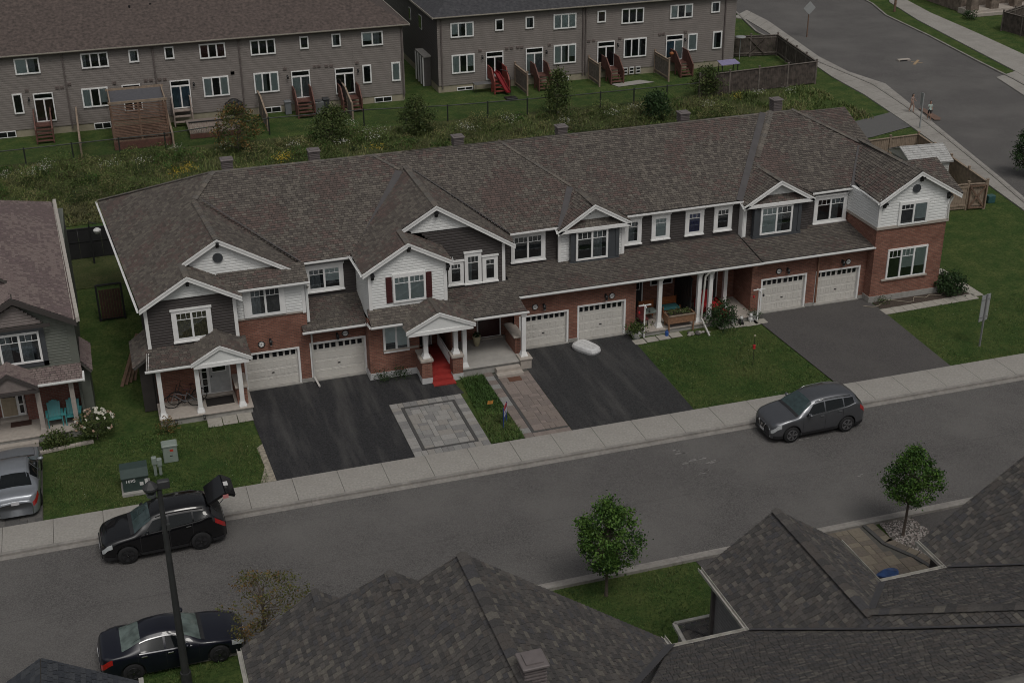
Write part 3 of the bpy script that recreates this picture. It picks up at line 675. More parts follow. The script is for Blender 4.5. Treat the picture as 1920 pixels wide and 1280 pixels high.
for a_, b_ in (((-.45, 13.5, 5.06), (.66, -1.0, 5.06)), ((7.95, 1.6, 5.2), (10.4, 1.6, 5.22)), ((17.95, 1.74, 5.28), (20.35, 1.78, 5.3)), ((23.98, 1.94, 5.36), (30.2, 1.96, 5.38)), ((34.1, 1.92, 5.34), (36.7, 1.94, 5.37)),
               ((10.22, 1.6, 5.28), (10.24, -1.0, 5.35)), ((30.1, 2.0, 5.34), (30.05, 1.5, 5.2)), ((36.55, 2.05, 5.45), (36.18, -.9, 5.52)), ((4.62, -.42, 5.14), (8.02, -.42, 5.14)), ((20.3, 1.9, 5.28), (20.26, 1.5, 5.14)),
               ((17.62, -.55, SZ(-.5)), (30.2, -.55, SZ(-.5))), ((30.2, -.55, 3.06), (36.45, -.55, 3.06)), ((7.5, -.53, 2.77), (10.45, -.53, 2.77)), ((10.4, -1.55, 3.03), (11.9, -1.55, 3.03)), ((14.8, -1.78, SZ(-1.75)), (17.7, -1.78, SZ(-1.75))),
               ((.55, -2.15, 2.77), (2.6, -2.15, 2.77)), ((4.9, -2.15, 2.77), (5.05, -2.15, 2.77)), ((.62, -2.1, 2.78), (.75, -.9, 2.98)), ((10.42, -.6, 2.85), (10.4, -1.5, 3.02)), ((14.5, -.5, 5.45), (14.42, -1.0, 5.46)), ((17.72, 1.9, 5.2), (17.88, .65, 5.15))):
    gutter(row, a_, b_)
# --- walls (bodies)
mb = MB()
doors = []
for tl, br in (((457, 665), (565, 718.4)), ((581, 643.9), (688.5, 697.5)), ((974, 594), (1063.5, 645)), ((1083.5, 574), (1169.8, 625.7)), ((1428.3, 524.3), (1505.5, 577.1)), ((1530.7, 509.4), (1604.9, 560.5))):
    a = F(*tl, 0); b = F(*br, 0); doors.append((a.x, b.x+.03, -.02, a.z))
# ground floor front, brick
wall(mb, 4.8, 7.82, 0, 3.55, 0, brick, [doors[0]]); wall(mb, 7.82, 10.42, 0, 2.72, .001, brick, [doors[1]])
wall(mb, 17.55, 23.75, 0, 3.05, 0, brick, doors[2:4]); wall(mb, 29.95, 36.4, 0, 3.04, 0, brick, doors[4:6])
mb.box(4.8, 7.82, .25, 6, 2.2, 5.0, under_m)
# bay of unit with shutters: brick below, to the ground
wall(mb, 10.42, 12.75, .32, 3.0, -.75, brick); mb.box(10.42, 10.64, -.53, .25, .32, 2.7, brick); mb.box(12.53, 12.75, -.53, .9, .32, 2.9, brick)
mb.box(10.38, 12.6, -.8, 1, -.02, .32, found_w); mb.box(10.36, 10.40, -.8, .02, -.02, .32, found_w)
# right end block
mb.box(36.4, 40.4, -.6, 13, .32, 4.03, brick); mb.box(36.36, 40.44, -.64, 13.04, -.03, .32, found); mb.box(36.32, 40.48, -.69, 3, 3.98, 4.12, stone)
# porch back walls
wall(mb, .95, 4.82, .1, 2.9, -.5, brick); mb.box(.95, 1.15, -.3, 1, .1, 2.9, brick)
mb.box(14.1, 17.55, .9, 1.1, .4, 3.0, brick); mb.box(17.55, 17.75, -.001, 1.1, 0, 3.0, brick)
mb.box(12.75, 14.3, 1.0, 1.2, .4, 3.0, brick); mb.box(14.28, 14.45, -.7, 1.0, .3, 2.9, brick)
mb.box(23.53, 23.75, .22, 1.9, 0, 3.0, brick); mb.box(23.75, 29.95, 1.9, 2.1, 0, 3.0, brick); mb.box(29.95, 30.15, .22, 2.0, 0, 3.0, brick)
mb.build('brick_wall', row)
# soldier course bands and foundations
mb = MB()
for x0, x1 in ((4.8, doors[0][0]), (doors[0][1], 7.9), (doors[1][1], 10.4), (17.6, doors[2][0]), (doors[2][1], doors[3][0]), (doors[3][1], 23.75), (29.95, doors[4][0]), (doors[4][1], doors[5][0]), (doors[5][1], 36.38)):
    if x1-x0 > .05: mb = MB(); mb.box(x0, x1, -.03, .1, -.03, .2, found); mb.build('foundation', row)
for d_ in doors: mb = MB(); mb.box(d_[0]-.02, d_[1]+.02, -.1, .4, -.03, .06, found); mb.build('garage_sill', row)
for d_ in doors: garage_door(row, *d_[:2], d_[3])
# inner core so that no light leaks through the building
mb = MB(); mb.box(.95, 40.3, 2.75, 13.2, 0, 5.0, brown_side); mb.box(.95, 4.75, 0, 3, 3, 4.95, brown_side); mb.box(10.6, 14.1, .2, 3, 3.2, 5.2, white_side); mb.box(14.2, 17.3, 1.3, 3, 3.2, 5.0, brown_side); mb.build('core_wall', row)
# upper walls
siding([(.88, -.5, 3.0), (4.75, -.5, 3.0), (4.75, -.5, 5.05), (2.79, -.5, 6.1), (.88, -.5, 5.05)], brown_side, row)
siding([(.86, -.5, 0), (.86, 12, 0), (.86, 12, 4.95), (.86, -.5, 4.95)], brown_side, row)
siding([(1.15, -.56, 5.2), (4.45, -.56, 5.2), (2.79, -.56, 6.12)], white_side, row)
siding([(4.8, -.02, 3.6), (7.82, -.02, 3.6), (7.82, -.02, 5.05), (4.8, -.02, 5.05)], white_side, row)
siding([(2.95, .7, 5.3), (7.5, .7, 5.3), (4.30, .7, 7.1), (2.95, .7, 6.25)], white_side, row)
siding([(7.84, .0, 3.0), (7.84, 2.05, 3.0), (7.84, 2.05, 5.1), (7.84, .0, 5.1)], white_side, row)
siding([(7.85, 2.05, 3.2), (10.55, 2.05, 3.2), (10.55, 2.05, 5.2), (7.85, 2.05, 5.2)], brown_side, row)
siding([(10.55, -.75, 3.4), (14.15, -.75, 3.4), (14.15, -.75, 5.35), (12.37, -.75, 6.35), (10.55, -.75, 5.35)], white_side, row)
siding([(10.55, -.75, 2.9), (10.55, 2.05, 2.9), (10.55, 2.05, 5.3), (10.55, -.75, 5.3)], white_side, row)
siding([(14.2, .95, 3.2), (17.45, .95, 3.2), (17.45, .95, 5.3), (14.13, .95, 7.25), (13.0, .95, 6.6), (14.2, .95, 5.4)], brown_side, row)
siding([(13.1, .9, 6.25), (16.0, .9, 6.25), (14.13, .9, 7.35), (12.6, .9, 6.5)], white_side, row)
siding([(17.5, 2.2, 3.3), (20.45, 2.2, 3.3), (20.45, 2.2, 5.25), (17.5, 2.2, 5.25)], brown_side, row)
siding([(20.45, 1.95, 3.35), (23.85, 1.95, 3.35), (23.85, 1.95, 5.1), (20.45, 1.95, 5.1)], white_side, row)
siding([(23.85, 2.35, 3.35), (30.3, 2.35, 3.35), (30.3, 2.35, 5.3), (23.85, 2.35, 5.3)], brown_side, row)
siding([(30.3, 1.95, 3.4), (33.95, 1.95, 3.4), (33.95, 1.95, 5.15), (30.3, 1.95, 5.15)], brown_side, row)
siding([(33.95, 2.3, 3.4), (36.9, 2.3, 3.4), (36.9, 2.3, 5.3), (33.95, 2.3, 5.3)], brown_side, row)
siding([(36.38, -.62, 4.1), (40.42, -.62, 4.1), (40.42, -.62, 5.5), (38.4, -.62, 6.7), (36.38, -.62, 5.5)], white_side, row, expo=.15)
siding([(36.36, -.62, 4.1), (36.36, 2.35, 4.1), (36.36, 2.35, 5.45), (36.36, -.62, 5.45)], white_side, row)
# corner boards
mb = MB()
for px, py, qx, qy, y in ((262, 0, 0, 0, 0),):
    pass
mb.box(30.23, 30.27, 1.9, 2.4, 3.4, 5.15, white); mb.build('corner_board', row)
for x, y, z0, z1 in ((.92, -.52, 3.0, 4.9), (4.68, -.5, 3.05, 4.85), (7.74, -.02, 3.5, 5.05), (10.6, -.75, 3.45, 5.3), (14.06, -.75, 3.5, 5.35), (17.35, .95, 3.3, 5.2), (20.5, 1.95, 3.4, 5.05), (23.78, 1.95, 3.4, 5.1), (30.36, 1.95, 3.45, 5.1), (36.43, -.62, 4.1, 5.5), (40.36, -.62, 4.1, 5.4)):
    mb = MB(); mb.box(x-.075, x+.075, y-.05, y+.05, z0, z1, white); mb.build('corner_board', row)
mb = MB(); mb.box(4.8, 7.82, -.05, .02, 3.52, 3.6, stone); mb.build('stone_band', row)
# windows
G_ = (white,)
window(row, (327.5, 587), (393, 628), -.545, 2, trim=white, tw=(.17, .17, .1, .12), back=(curt_gold, curt_gold))
window(row, (466.6, 544.4), (527.5, 584), -.055, 2, trim=None, tw=(.3, .2, .08, .2), back=(curt_g, None))
window(row, (577, 505.8), (638.4, 535.9), 2.01, 2, trim=white, tw=(.17, .17, .1, .17), back=(curt_g, blind), grid='top')
window(row, (737.4, 519.5), (797, 557.7), -.79, 2, back=(blind, blind), tw=(.05, .05, .05, .14))
window(row, (719, 612.4), (765.6, 653.4), -.76, 2, grid=None, back=(blind, blind), tw=(.05, .05, .05, .05))
window(row, (844, 494.9), (864.8, 527.7), .91, 1, trim=white, tw=(.12, .12, .1, .1))
window(row, (875, 479.8), (898.2, 524.9), .91, 1, trim=white, tw=(.12, .12, .1, .16), back=(curt_g,))
window(row, (909.2, 485.3), (927.8, 520.8), .91, 1, trim=white, tw=(.14, .14, .1, .14))
window(row, (962.6, 445), (1015.7, 480.9), 2.16, 2, trim=white, tw=(.14, .17, .1, .17))
window(row, (1176.5, 416), (1195.6, 451.7), 2.31, 1, trim=white, tw=(.17, .17, .1, .17), back=(curt_g,))
window(row, (1228, 409), (1248.7, 442.4), 2.31, 1, trim=white, tw=(.17, .17, .1, .17), back=(blind,))
window(row, (1291, 400), (1312, 433.9), 2.31, 1, trim=white, tw=(.17, .17, .1, .17), back=(curt_blue,))
window(row, (1345, 393), (1364.6, 426.4), 2.31, 1, trim=white, tw=(.17, .17, .1, .17))
window(row, (1532.8, 374.3), (1579, 408.5), 2.26, 2, trim=white, tw=(.17, .17, .1, .17), back=(None, curt_g))
window(row, (1689.6, 383.2), (1734.7, 414.4), -.665, 2, tw=(.08, .08, .04, .12), back=(None, blind), grid=(True, False))
window(row, (1666.7, 469.3), (1731, 512.4), -.6, 3, tw=(.05, .05, .05, .05), back=(None, blind, blind), grid=(True, True, False))
for (tl, br, xa, xb) in (((1082, 435.7), (1137, 479.6), 21.0, 23.45), ((1429, 390.6), (1481, 431.6), 30.75, 33.35)):
    a = F(*tl, 1.6); b = F(*br, 1.6)
    mb = MB(); mb.box(xa, xb, 1.68, 1.96, b.z-.35, 5.12, navy_trim); mb.box(xa-.05, xb+.05, 1.62, 1.96, b.z-.42, b.z-.12, navy_trim); mb.box(xa-.02, xa+.16, 1.64, 1.7, b.z-.1, 5.1, navy_trim); mb.box(xb-.16, xb+.02, 1.64, 1.7, b.z-.1, 5.1, navy_trim)
    mb.build('bay', row); window(row, tl, br, 1.67, 2, tw=(.05, .05, .05, .05), back=(None, curt_g) if xa < 25 else (blind, curt_g))
for a_, b_ in (((722.7, 521), (736.5, 567)), ((797.5, 510), (810.7, 556))):     # maroon shutters
    p = F(*a_, -.8); q = F(*b_, -.8); mb = MB(); sm = M('maroon_shutter', (.07, .02, .02), rough=.5, var=.1); mb.box(p.x, q.x, -.82, -.77, q.z, p.z, sm)
    k = int((p.z-q.z)/.08)
    for i in range(k): mb.box(p.x+.04, q.x-.04, -.835, -.82, q.z+.04+i*.08, q.z+.09+i*.08, sm)
    mb.build('shutter', row)
mb = MB(); mb.box(11.05, 12.7, -.83, -.74, 1.36, 1.44, stone); mb.build('window_sill', row); mb = MB(); q = F(1735, 520, -.6); a = F(1652, 526, -.66); b = F(1737, 512, -.66); mb.box(a.x, b.x, -.7, -.59, a.z-.04, a.z+.04, stone); mb.build('window_sill', row)
for px, py, n in ((490, 645, '211'), (647, 624, '209'), (1003, 575, '207'), (1147, 554, '205'), (1460, 508, '203'), (1590, 490, '201')): plaque(row, px, py, n)
for px, py in ((507, 640), (632, 629), (1019, 574), (1135, 556), (1476, 507), (1579, 492)): wall_lamp(row, px, py)
for px, py, y in ((406, 455, .66), (350, 527, -.6), (817, 398, .85), (765, 463, -.77), (697, 516, -.77), (838, 497, -.77), (1728, 332, -.64), (1658, 382, -.64), (1778, 364, -.64)): bracket(row, F(px, py, y)+Vector((0, 0, .1)), .3)
round_vent(row, 408, 483, .66); round_vent(row, 1719, 353, -.66)
# porch of the first unit
mb = MB(); mb.box(.92, 4.85, -2.05, -.5, -.03, .27, found); mb.bbox(.88, 4.9, -2.12, -.48, .27, .33, stone, b=.015); mb.build('porch_floor', row)
for x in (1.08, 2.66, 4.46): column(row, x, -1.87, .33, 2.68, w=.2)
mb = MB(); mb.box(4.28, 4.72, -1.75, -.5, .33, 1.15, brick); mb.box(4.22, 4.78, -1.82, -.48, 1.15, 1.22, stone); mb.build('porch_pier', row)
def entry(x0, x1, z0, z1, y, dm, side=None, glass_top=True):
    mb = MB(); mb.box(x0, x1, y-.05, y+.02, z0, z1, white); D_ = mb.build('front_door', row)
    s = MB(); a, b = x0+.07, x1-.07
    if side == 'L':
        s2 = MB(); s2.box(x0+.05, x0+.33, y-.07, y-.051, z0+.05, z1-.06, white); s2.box(x0+.09, x0+.29, y-.074, y-.0705, z0+.1, z1-.1, dark_glass)
        for i in range(1, 5): zz = z0+.1+(z1-z0-.2)*i/5; s2.box(x0+.09, x0+.29, y-.078, y-.0745, zz-.015, zz+.015, white)
        s2.build('sidelight', D_); a = x0+.4
    s.box(a, b, y-.07, y-.051, z0+.04, z1-.06, dm)
    if glass_top:
        s.box(a+.12, b-.12, y-.082, y-.0705, z0+(z1-z0)*.55, z1-.18, white); s.box(a+.15, b-.15, y-.086, y-.0825, z0+(z1-z0)*.57, z1-.21, dark_glass)
    for i in (0, 1): xm = a+.14+i*((b-a-.2)/2); s.box(xm, xm+(b-a-.4)/2, y-.076, y-.0705, z0+.2, z0+(z1-z0)*.48, dm)
    s.build('door_leaf', D_); h_ = MB(); h_.sphere((a+.08, y-.1, z0+.95*(z1-z0)/2.1), .035, black_m); h_.build('handle', D_)
    mb = MB(); mb.box(x0-.05, x1+.05, y-.2, y, z0-.08, z0, stone); mb.build('door_sill', row); return D_
entry(2.86, 4.2, .45, 2.35, -.51, M('pale_grey_door', (.42, .43, .43), rough=.5), 'L')
# porch of the second unit: red steps between brick piers
red = M('red_painted_concrete', (.3, .03, .025), rough=.6, var=.15, scale=6, bump=.1)
mb = MB(); mb.box(12.75, 14.28, -1.3, 1.0, 0, .52, red); mb.box(13.02, 13.98, -1.66, -1.3, 0, .36, red); mb.box(13.02, 13.98, -2.0, -1.66, 0, .2, red); mb.box(12.98, 14.02, -2.35, -2.0, 0, .07, red); mb.build('red_steps', row)
for x in (12.78, 14.22):
    mb = MB(); mb.box(x-.24, x+.24, -1.95, -1.45, .3, 1.12, brick); mb.box(x-.25, x+.25, -1.96, -1.44, -.02, .3, found_w); mb.bbox(x-.3, x+.3, -2.01, -1.39, 1.12, 1.24, stone, b=.02)
    if x < 13: mb.box(x-.2, x+.1, -1.45, -.7, .3, 1.12, brick); mb.box(x-.21, x+.11, -1.449, -.7, -.02, .3, found_w); mb.bbox(x-.25, x+.15, -1.4, -.72, 1.12, 1.22, stone, b=.02)
    mb.build('porch_pier', row); column(row, x+(.02 if x < 13 else -.02), -1.7, 1.24, 2.82, w=.21)
mb = MB(); mb.beam((13.98, -1.4, 1.15), (13.98, .8, 1.15), .05, .05, white); mb.beam((13.98, -1.4, .6), (13.98, .8, .6), .05, .05, white)
for i in range(16): mb.box(13.965, 13.995, -1.38+i*.14, -1.35+i*.14, .6, 1.15, white)
mb.build('railing', row)
entry(12.95, 13.75, .52, 2.4, .98, M('dark_door', (.02, .018, .018), rough=.4))
mb = MB(); mb.box(13.55, 13.62, .88, .95, .55, 2.3, white); mb.build('storm_door_edge', row)
# porch of the third unit
mb = MB(); mb.box(14.4, 17.62, -1.85, .9, 0, .4, found); mb.bbox(14.36, 17.62, -1.92, .92, .4, .47, M('porch_slab', (.36, .345, .32), rough=.85, var=.1, scale=3), b=.015)
mb.box(16.0, 17.15, -2.2, -1.9, 0, .3, stone); mb.box(15.95, 17.2, -2.55, -2.2, 0, .15, stone); mb.box(17.22, 17.75, -1.98, -1.4, 0, .5, stone); mb.bbox(17.17, 17.8, -2.03, -1.35, .5, .56, stone, b=.02); mb.build('porch_floor', row)
column(row, 14.62, -1.68, .47, 2.75, w=.2); column(row, 17.46, -1.66, .56, 2.75, w=.2)
mb = MB(); mb.box(17.2, 17.6, -1.2, .3, .47, 1.3, brick); mb.bbox(17.12, 17.64, -1.28, .32, 1.3, 1.38, stone, b=.02); mb.build('porch_pier', row)
entry(15.95, 17.15, .52, 2.45, .89, M('deep_maroon_door', (.035, .012, .012), rough=.35), None)
mb = MB(); mb.box(14.6, 15.4, .84, .9, 1.75, 2.3, white); mb.box(14.66, 15.34, .835, .839, 1.8, 2.25, dark_glass); mb.box(14.5, 15.6, .8, .9, 1.68, 1.74, stone); mb.build('side_window', row)
# shared porch of units four and five
mb = MB(); mb.box(23.75, 29.95, -.5, 1.9, -.03, .18, found); mb.bbox(23.75, 29.97, -.55, 1.9, .18, .24, stone, b=.015); mb.build('porch_floor', row)
for px, py, yy in ((1236, 614, -.45), (1309, 604, -.45), (1330, 600, -.3), (1358, 578, .4)):
    p = G(px, py, .24); column(row, p.x, p.y+.12, .24, 2.85, w=.2)
entry(24.0, 24.9, .3, 2.3, 1.89, M('dark_slate_door', (.03, .03, .033), rough=.4)); entry(28.1, 29.0, .3, 2.3, 1.89, MATS['dark_slate_door'])
mb = MB(); mb.box(25.3, 26.5, 1.84, 1.9, 1.5, 2.5, white); mb.box(25.36, 26.44, 1.835, 1.839, 1.56, 2.44, dark_glass); mb.build('porch_window', row)
mb = MB(); 
for i in range(9): mb.box(26.62, 26.66, -.1+i*.22, .08+i*.22, .24, 2.5, black_m)
mb.beam((26.64, -.2, 2.5), (26.64, 1.9, 2.5), .06, .05, black_m); mb.build('privacy_screen', row)
downspout(row, [(7.88, -.42, 2.68), (7.95, -.08, 2.5), (7.95, -.08, .25), (8.05, -.75, .08)]); p = F(1325, 520, -.6)
downspout(row, [(27.3, -.6, 2.95), (27.15, -.5, 2.7), (27.05, -.5, .5), (27.0, -1.6, .05)])
a = F(1535, 495, -.08); downspout(row, [(a.x, -.08, 2.95), (a.x, -.08, .2)], m=M('downspout_brown', (.22, .12, .08), rough=.5))
downspout(row, [(40.5, -.75, 5.3), (40.35, -.7, 4.9), (40.38, -.7, 4.15)]); downspout(row, [(7.93, -.5, 5.0), (7.93, .1, 4.6), (7.93, .1, 3.3)])
mb = MB(); p = F(295, 655, -1); mb.box(.35, .9, -.5, 1.6, 0, 2.5, brown_side); mb.build('side_bump_out', row)
# ================================================================== green and brick house at the left edge
lh = thing('brick_house', 'olive green sided house with brick porch and rosy shingled roof, cut by the left edge', 'house', (-4.5, 5, 0))
PL_ = lambda c: pick_left(c)
roof_face([(-2.6, 13.8, 5.15), (-1.88, -1.25, 5.15), (-4.2, -1.25, 6.449), (-4.35, .5, 6.486), (-9.3, 3, 9.18), (-8.6, 6.2, 8.75)], lh, pick=PL_)
roof_face([(-4.2, -1.25, 6.45), (-6.6, -1.25, 5.1), (-6.8, 1.5, 5.1), (-4.4, 1.5, 6.45)], lh, pick=PL_)
roof_face([(-2.6, 13.8, 5.15), (-8.6, 6.2, 8.65), (-12, 6.2, 8.65), (-12, 13.8, 5.15)], lh, pick=PL_)
brown_trim = M('dark_brown_trim', (.06, .052, .05), rough=.5, var=.08)
mb = MB()
for a_, b_ in (((-1.85, 5.12), (-4.2, 6.43)), ((-4.2, 6.43), (-6.6, 5.08))): mb.prism([(a_[0], -1.32, a_[1]), (b_[0], -1.32, b_[1]), (b_[0], -1.32, b_[1]-.24), (a_[0], -1.32, a_[1]-.24)], (0, .06, 0), brown_trim)
mb.box(-6.4, -2.9, -1.2, -1.1, 4.98, 5.1, brown_trim); mb.build('rake_board', lh)
mb = MB(); mb.beam((-2.5, 13.9, 5.18), (-1.78, -1.3, 5.18), .15, .2, M('cream_fascia', (.42, .39, .35), rough=.6)); mb.build('fascia', lh)
gutter(lh, (-2.46, 13.9, 5.2), (-1.8, -1.3, 5.2), m=M('cream_gutter', (.5, .47, .42), rough=.5), w=.14, h=.15)
siding([(-6, -1.0, 5.1), (-3.2, -1.0, 5.1), (-4.2, -1.0, 6.0)], M('taupe_siding', (.2, .17, .16), rough=.6), lh)
siding([(-7, -.8, 2.85), (-2.12, -.8, 2.85), (-2.12, -.8, 5.0), (-4.2, -.8, 6.1), (-7, -.8, 5.0)], green_side, lh)
mb = MB(); mb.box(-9, -2.14, .6, 13.5, 0, 4.9, green_side); mb.box(-9, -2.14, -.65, .59, 2.85, 4.9, green_side); mb.box(-2.3, -1.98, -.84, -.62, 2.9, 5.0, green_side); mb.build('core_wall', lh)
window(lh, None, None, -.84, 2, raw=(-5.0, -3.45, 3.35, 4.65), trim=None, tw=(.04, .04, .04, .04), back=(curt_g, curt_g), frame=white)
mb = MB(); mb.box(-5.3, -3.2, -.86, -.8, 4.7, 4.92, navy_trim); mb.box(-3.4, -3.2, -.86, -.8, 3.1, 4.7, navy_trim); mb.box(-5.3, -3.2, -.86, -.8, 3.1, 3.3, navy_trim); mb.build('window_surround', lh)
roof_face([(-7, -1.85, 2.72), (-1.92, -1.85, 2.72), (-1.98, -.75, 3.0), (-7, -.75, 3.0)], lh, pick=PL_)
roof_face([(-1.98, 1.9, 2.95), (-1.98, -.6, 2.95), (-1.55, -.9, 2.55), (-1.55, 1.9, 2.55)], lh, pick=PL_)
mb = MB(); mb.box(-2.1, -1.7, -.4, 1.8, 0, 2.5, green_side); mb.build('side_wall', lh)
gutter(lh, (-4.0, -1.9, 2.76), (-1.88, -1.9, 2.76)); mb = MB(); mb.box(-1.95, -1.87, -1.9, -1.3, 2.6, 2.82, white); mb.build('fascia_end', lh)
roof_face([(-4.85, -2.1, 3.5), (-3.75, -2.1, 2.78), (-3.8, -.8, 2.8), (-4.85, -.8, 3.5)], lh, pick=PL_); roof_face([(-4.85, -2.1, 3.5), (-6, -2.1, 2.78), (-6, -.8, 2.8), (-4.85, -.8, 3.5)], lh, pick=PL_)
mb = MB(); mb.prism([(-4.85, -2.15, 3.52), (-3.72, -2.15, 2.78), (-3.72, -2.15, 2.6), (-4.85, -2.15, 3.34), (-6, -2.15, 2.6), (-6, -2.15, 2.78)], (0, .05, 0), brown_trim); mb.prism([(-4.85, -2.05, 3.3), (-3.85, -2.05, 2.66), (-5.9, -2.05, 2.66)], (0, .04, 0), M('taupe_siding', (.2, .17, .16))); mb.box(-6, -3.72, -2.13, -2.0, 2.5, 2.64, brown_trim); mb.build('porch_gable', lh)
mb = MB(); wall(mb, -7, -4.75, .35, 2.8, .3, brick_dk); wall(mb, -4.45+.02, -2.15, .35, 2.8, -.3, brick_dk); mb.box(-4.45, -4.43, -.3, .5, .35, 2.8, brick_dk); mb.box(-2.2, -2.1, -.8, -.3, .35, 2.8, green_side); mb.build('brick_wall', lh)
mb = MB(); mb.box(-7, -2.3, -1.75, .3, 0, .3, found); mb.bbox(-7, -2.26, -1.8, .3, .3, .36, stone, b=.015); mb.box(-7, -4.1, -2.1, -1.8, 0, .18, stone); mb.build('porch_floor', lh)
cream = M('cream_column', (.36, .32, .29), rough=.6)
column(lh, -3.83, -1.6, .36, 2.68, w=.2, m=cream); column(lh, -2.47, -1.55, .36, 2.68, w=.2, m=cream)
mb = MB(); mb.box(-5.5, -4.5, -.02, .28, .5, 2.5, white); D_ = mb.build('front_door', lh)
mb = MB(); tan = M('tan_door', (.34, .28, .2), rough=.5); mb.box(-5.45, -4.86, -.05, -.021, .55, 2.45, tan); mb.box(-5.4, -4.95, -.06, -.0505, 1.45, 2.35, dark_glass)
for i in range(3): mb.box(-5.36+i*.17, -5.25+i*.17, -.062, -.0505, .65, 1.3, tan)
mb.build('door_leaf', D_); mb = MB(); mb.box(-4.8, -4.54, -.06, -.021, .55, 2.45, white)
for i in range(4): mb.box(-4.75, -4.59, -.07, -.0605, .65+i*.44, 1.02+i*.44, dark_glass)
mb.build('sidelight', D_); mb = MB(); mb.sphere((-4.9, -.09, 1.45), .035, black_m); mb.build('handle', D_)
mb = MB(); mb.box(-5.6, -4.4, -.25, .1, .36, .48, stone); mb.build('door_sill', lh)
# ================================================================== rows behind, seen from their gardens
taupe = M('warm_grey_siding', (.205, .182, .168), rough=.7, var=.06, scale=1.5)
roofL = M('distant_brown_shingles', (.12, .092, .082), rough=.95, var=.55, scale=4.5, detail=10, bump=.5, bscale=20, hue=(.05, .04, .036))
roofR = M('distant_charcoal_shingles', (.07, .07, .075), rough=.95, var=.5, scale=4.5, detail=10, bump=.5, bscale=20, hue=(.035, .035, .04))
yellow_found = M('yellowish_foundation', (.3, .27, .2), rough=.9, var=.12, scale=3)
vent_box = M('grey_wall_vent', (.16, .13, .12), rough=.7)
red_wood = M('red_brown_stained_wood', (.115, .05, .038), rough=.7, var=.25, scale=9)
brown_wood = M('weathered_brown_wood', (.16, .1, .07), rough=.85, var=.3, scale=7)
grey_wood = M('weathered_grey_wood', (.14, .12, .105), rough=.9, var=.35, scale=5)
tan_wood = M('tan_pressure_treated_wood', (.26, .2, .15), rough=.85, var=.2, scale=4)
def far_window(parent, tl, br, y, n, back):
    window(parent, tl, br, y, n, grid=None, tw=(.05, .05, .05, .05), back=back, fw=.05, proud=.07)
def patio_door(parent, tl, br, y, back):
    a = F(*tl, y); b = F(*br, y); x0, x1, z1, z0 = a.x, b.x, a.z, b.z
    mb = MB(); zt = z1-.42
    for (p, q, u, v) in ((x0, x0+.08, z0, z1), (x1-.08, x1, z0, z1), (x0+.08, x1-.08, z1-.07, z1), (x0+.08, x1-.08, zt-.06, zt+.06), (x0+.08, x1-.08, z0, z0+.08), ((x0+x1)/2-.05, (x0+x1)/2+.05, z0+.08, zt-.06)): mb.box(p, q, y-.06, y, u, v, white)
    D_ = mb.build('patio_door', parent); xm = (x0+x1)/2
    for (p, q, u, v, m) in ((x0+.08, x1-.08, zt+.06, z1-.07, None), (x0+.08, xm-.05, z0+.08, zt-.06, back[0]), (xm+.05, x1-.08, z0+.08, zt-.06, back[1])):
        g_ = MB(); g_.box(p, q, y-.04, y-.03, u, v, glass); g_.build('pane', D_); g_ = MB(); g_.box(p, q, y-.02, y-.005, u, v, m or dark); g_.build('curtain' if m else 'backing', D_)
    return D_
def basement_window(parent, tl, br, y):
    a = F(*tl, y); b = F(*br, y); mb = MB(); x0, x1, z0, z1 = a.x, b.x, max(.02, b.z), a.z; mb.box(x0, x1, y-.05, y, z0, z1, white); W_ = mb.build('basement_window', parent)
    xm = (x0+x1)/2
    for p, q in ((x0+.06, xm-.03), (xm+.03, x1-.06)): g_ = MB(); g_.box(p, q, y-.06, y-.0505, z0+.06, z1-.06, dark_glass); g_.build('pane', W_)
def stairs(parent, x0, x1, y0, zt, n, m, run=.27, rail=True, deep=1.1):
    mb = MB(); mb.box(x0, x1, y0-deep, y0, zt-.06, zt, m); mb.build('landing', parent)
    for i in range(n):
        s = MB(); zz = zt-(i+1)*zt/(n+1); yy = y0-deep-i*run; s.box(x0+.03, x1-.03, yy-run, yy+.02, zz-.05, zz, m); s.build('step', parent)
    mb = MB()
    for x in (x0, x1):
        mb.beam((x, y0-deep, zt-.1), (x, y0-deep-n*run, .05), .05, .25, m)
        mb.box(x-.045, x+.045, y0-deep-.05, y0-deep+.05, 0, zt+.95, m); mb.box(x-.045, x+.045, y0-deep-n*run-.05, y0-deep-n*run+.05, 0, 1.0, m)
    mb.build('stringer', parent, kind='stuff')
    if rail:
        for x in (x0, x1):
            mb = MB(); mb.beam((x, y0-.05, zt+.95), (x, y0-deep, zt+.95), .09, .05, m); mb.beam((x, y0-deep, zt+.95), (x, y0-deep-n*run, 1.0), .09, .05, m)
            k = 9
            for i in range(k): t = i/(k-1); yy = y0-deep*t; mb.box(x-.02, x+.02, yy-.05, yy+.05, zt, zt+.93, m)
            for i in range(k): t = (i+.5)/k; p = Vector((x, y0-deep-n*run*t, (zt-.1)*(1-t)+.05)); mb.box(x-.02, x+.02, p.y-.04, p.y+.04, p.z, p.z+.9, m)
            mb.build('railing', parent, kind='stuff')
YL = 43.8
bl = thing('rear_townhouse_row', 'long taupe sided townhouse row with brown roof, backs and garden doors facing us, upper left', 'townhouses', (0, 50, 0))
rf = MB(); rf.prism([(-45, YL-.4, 5.85), (23.4, YL-.4, 5.85), (18.6, YL+5, 8.4), (17.4, YL+7, 9.3), (-45, YL+7, 9.3)], (0, 0, -.12), roofL)
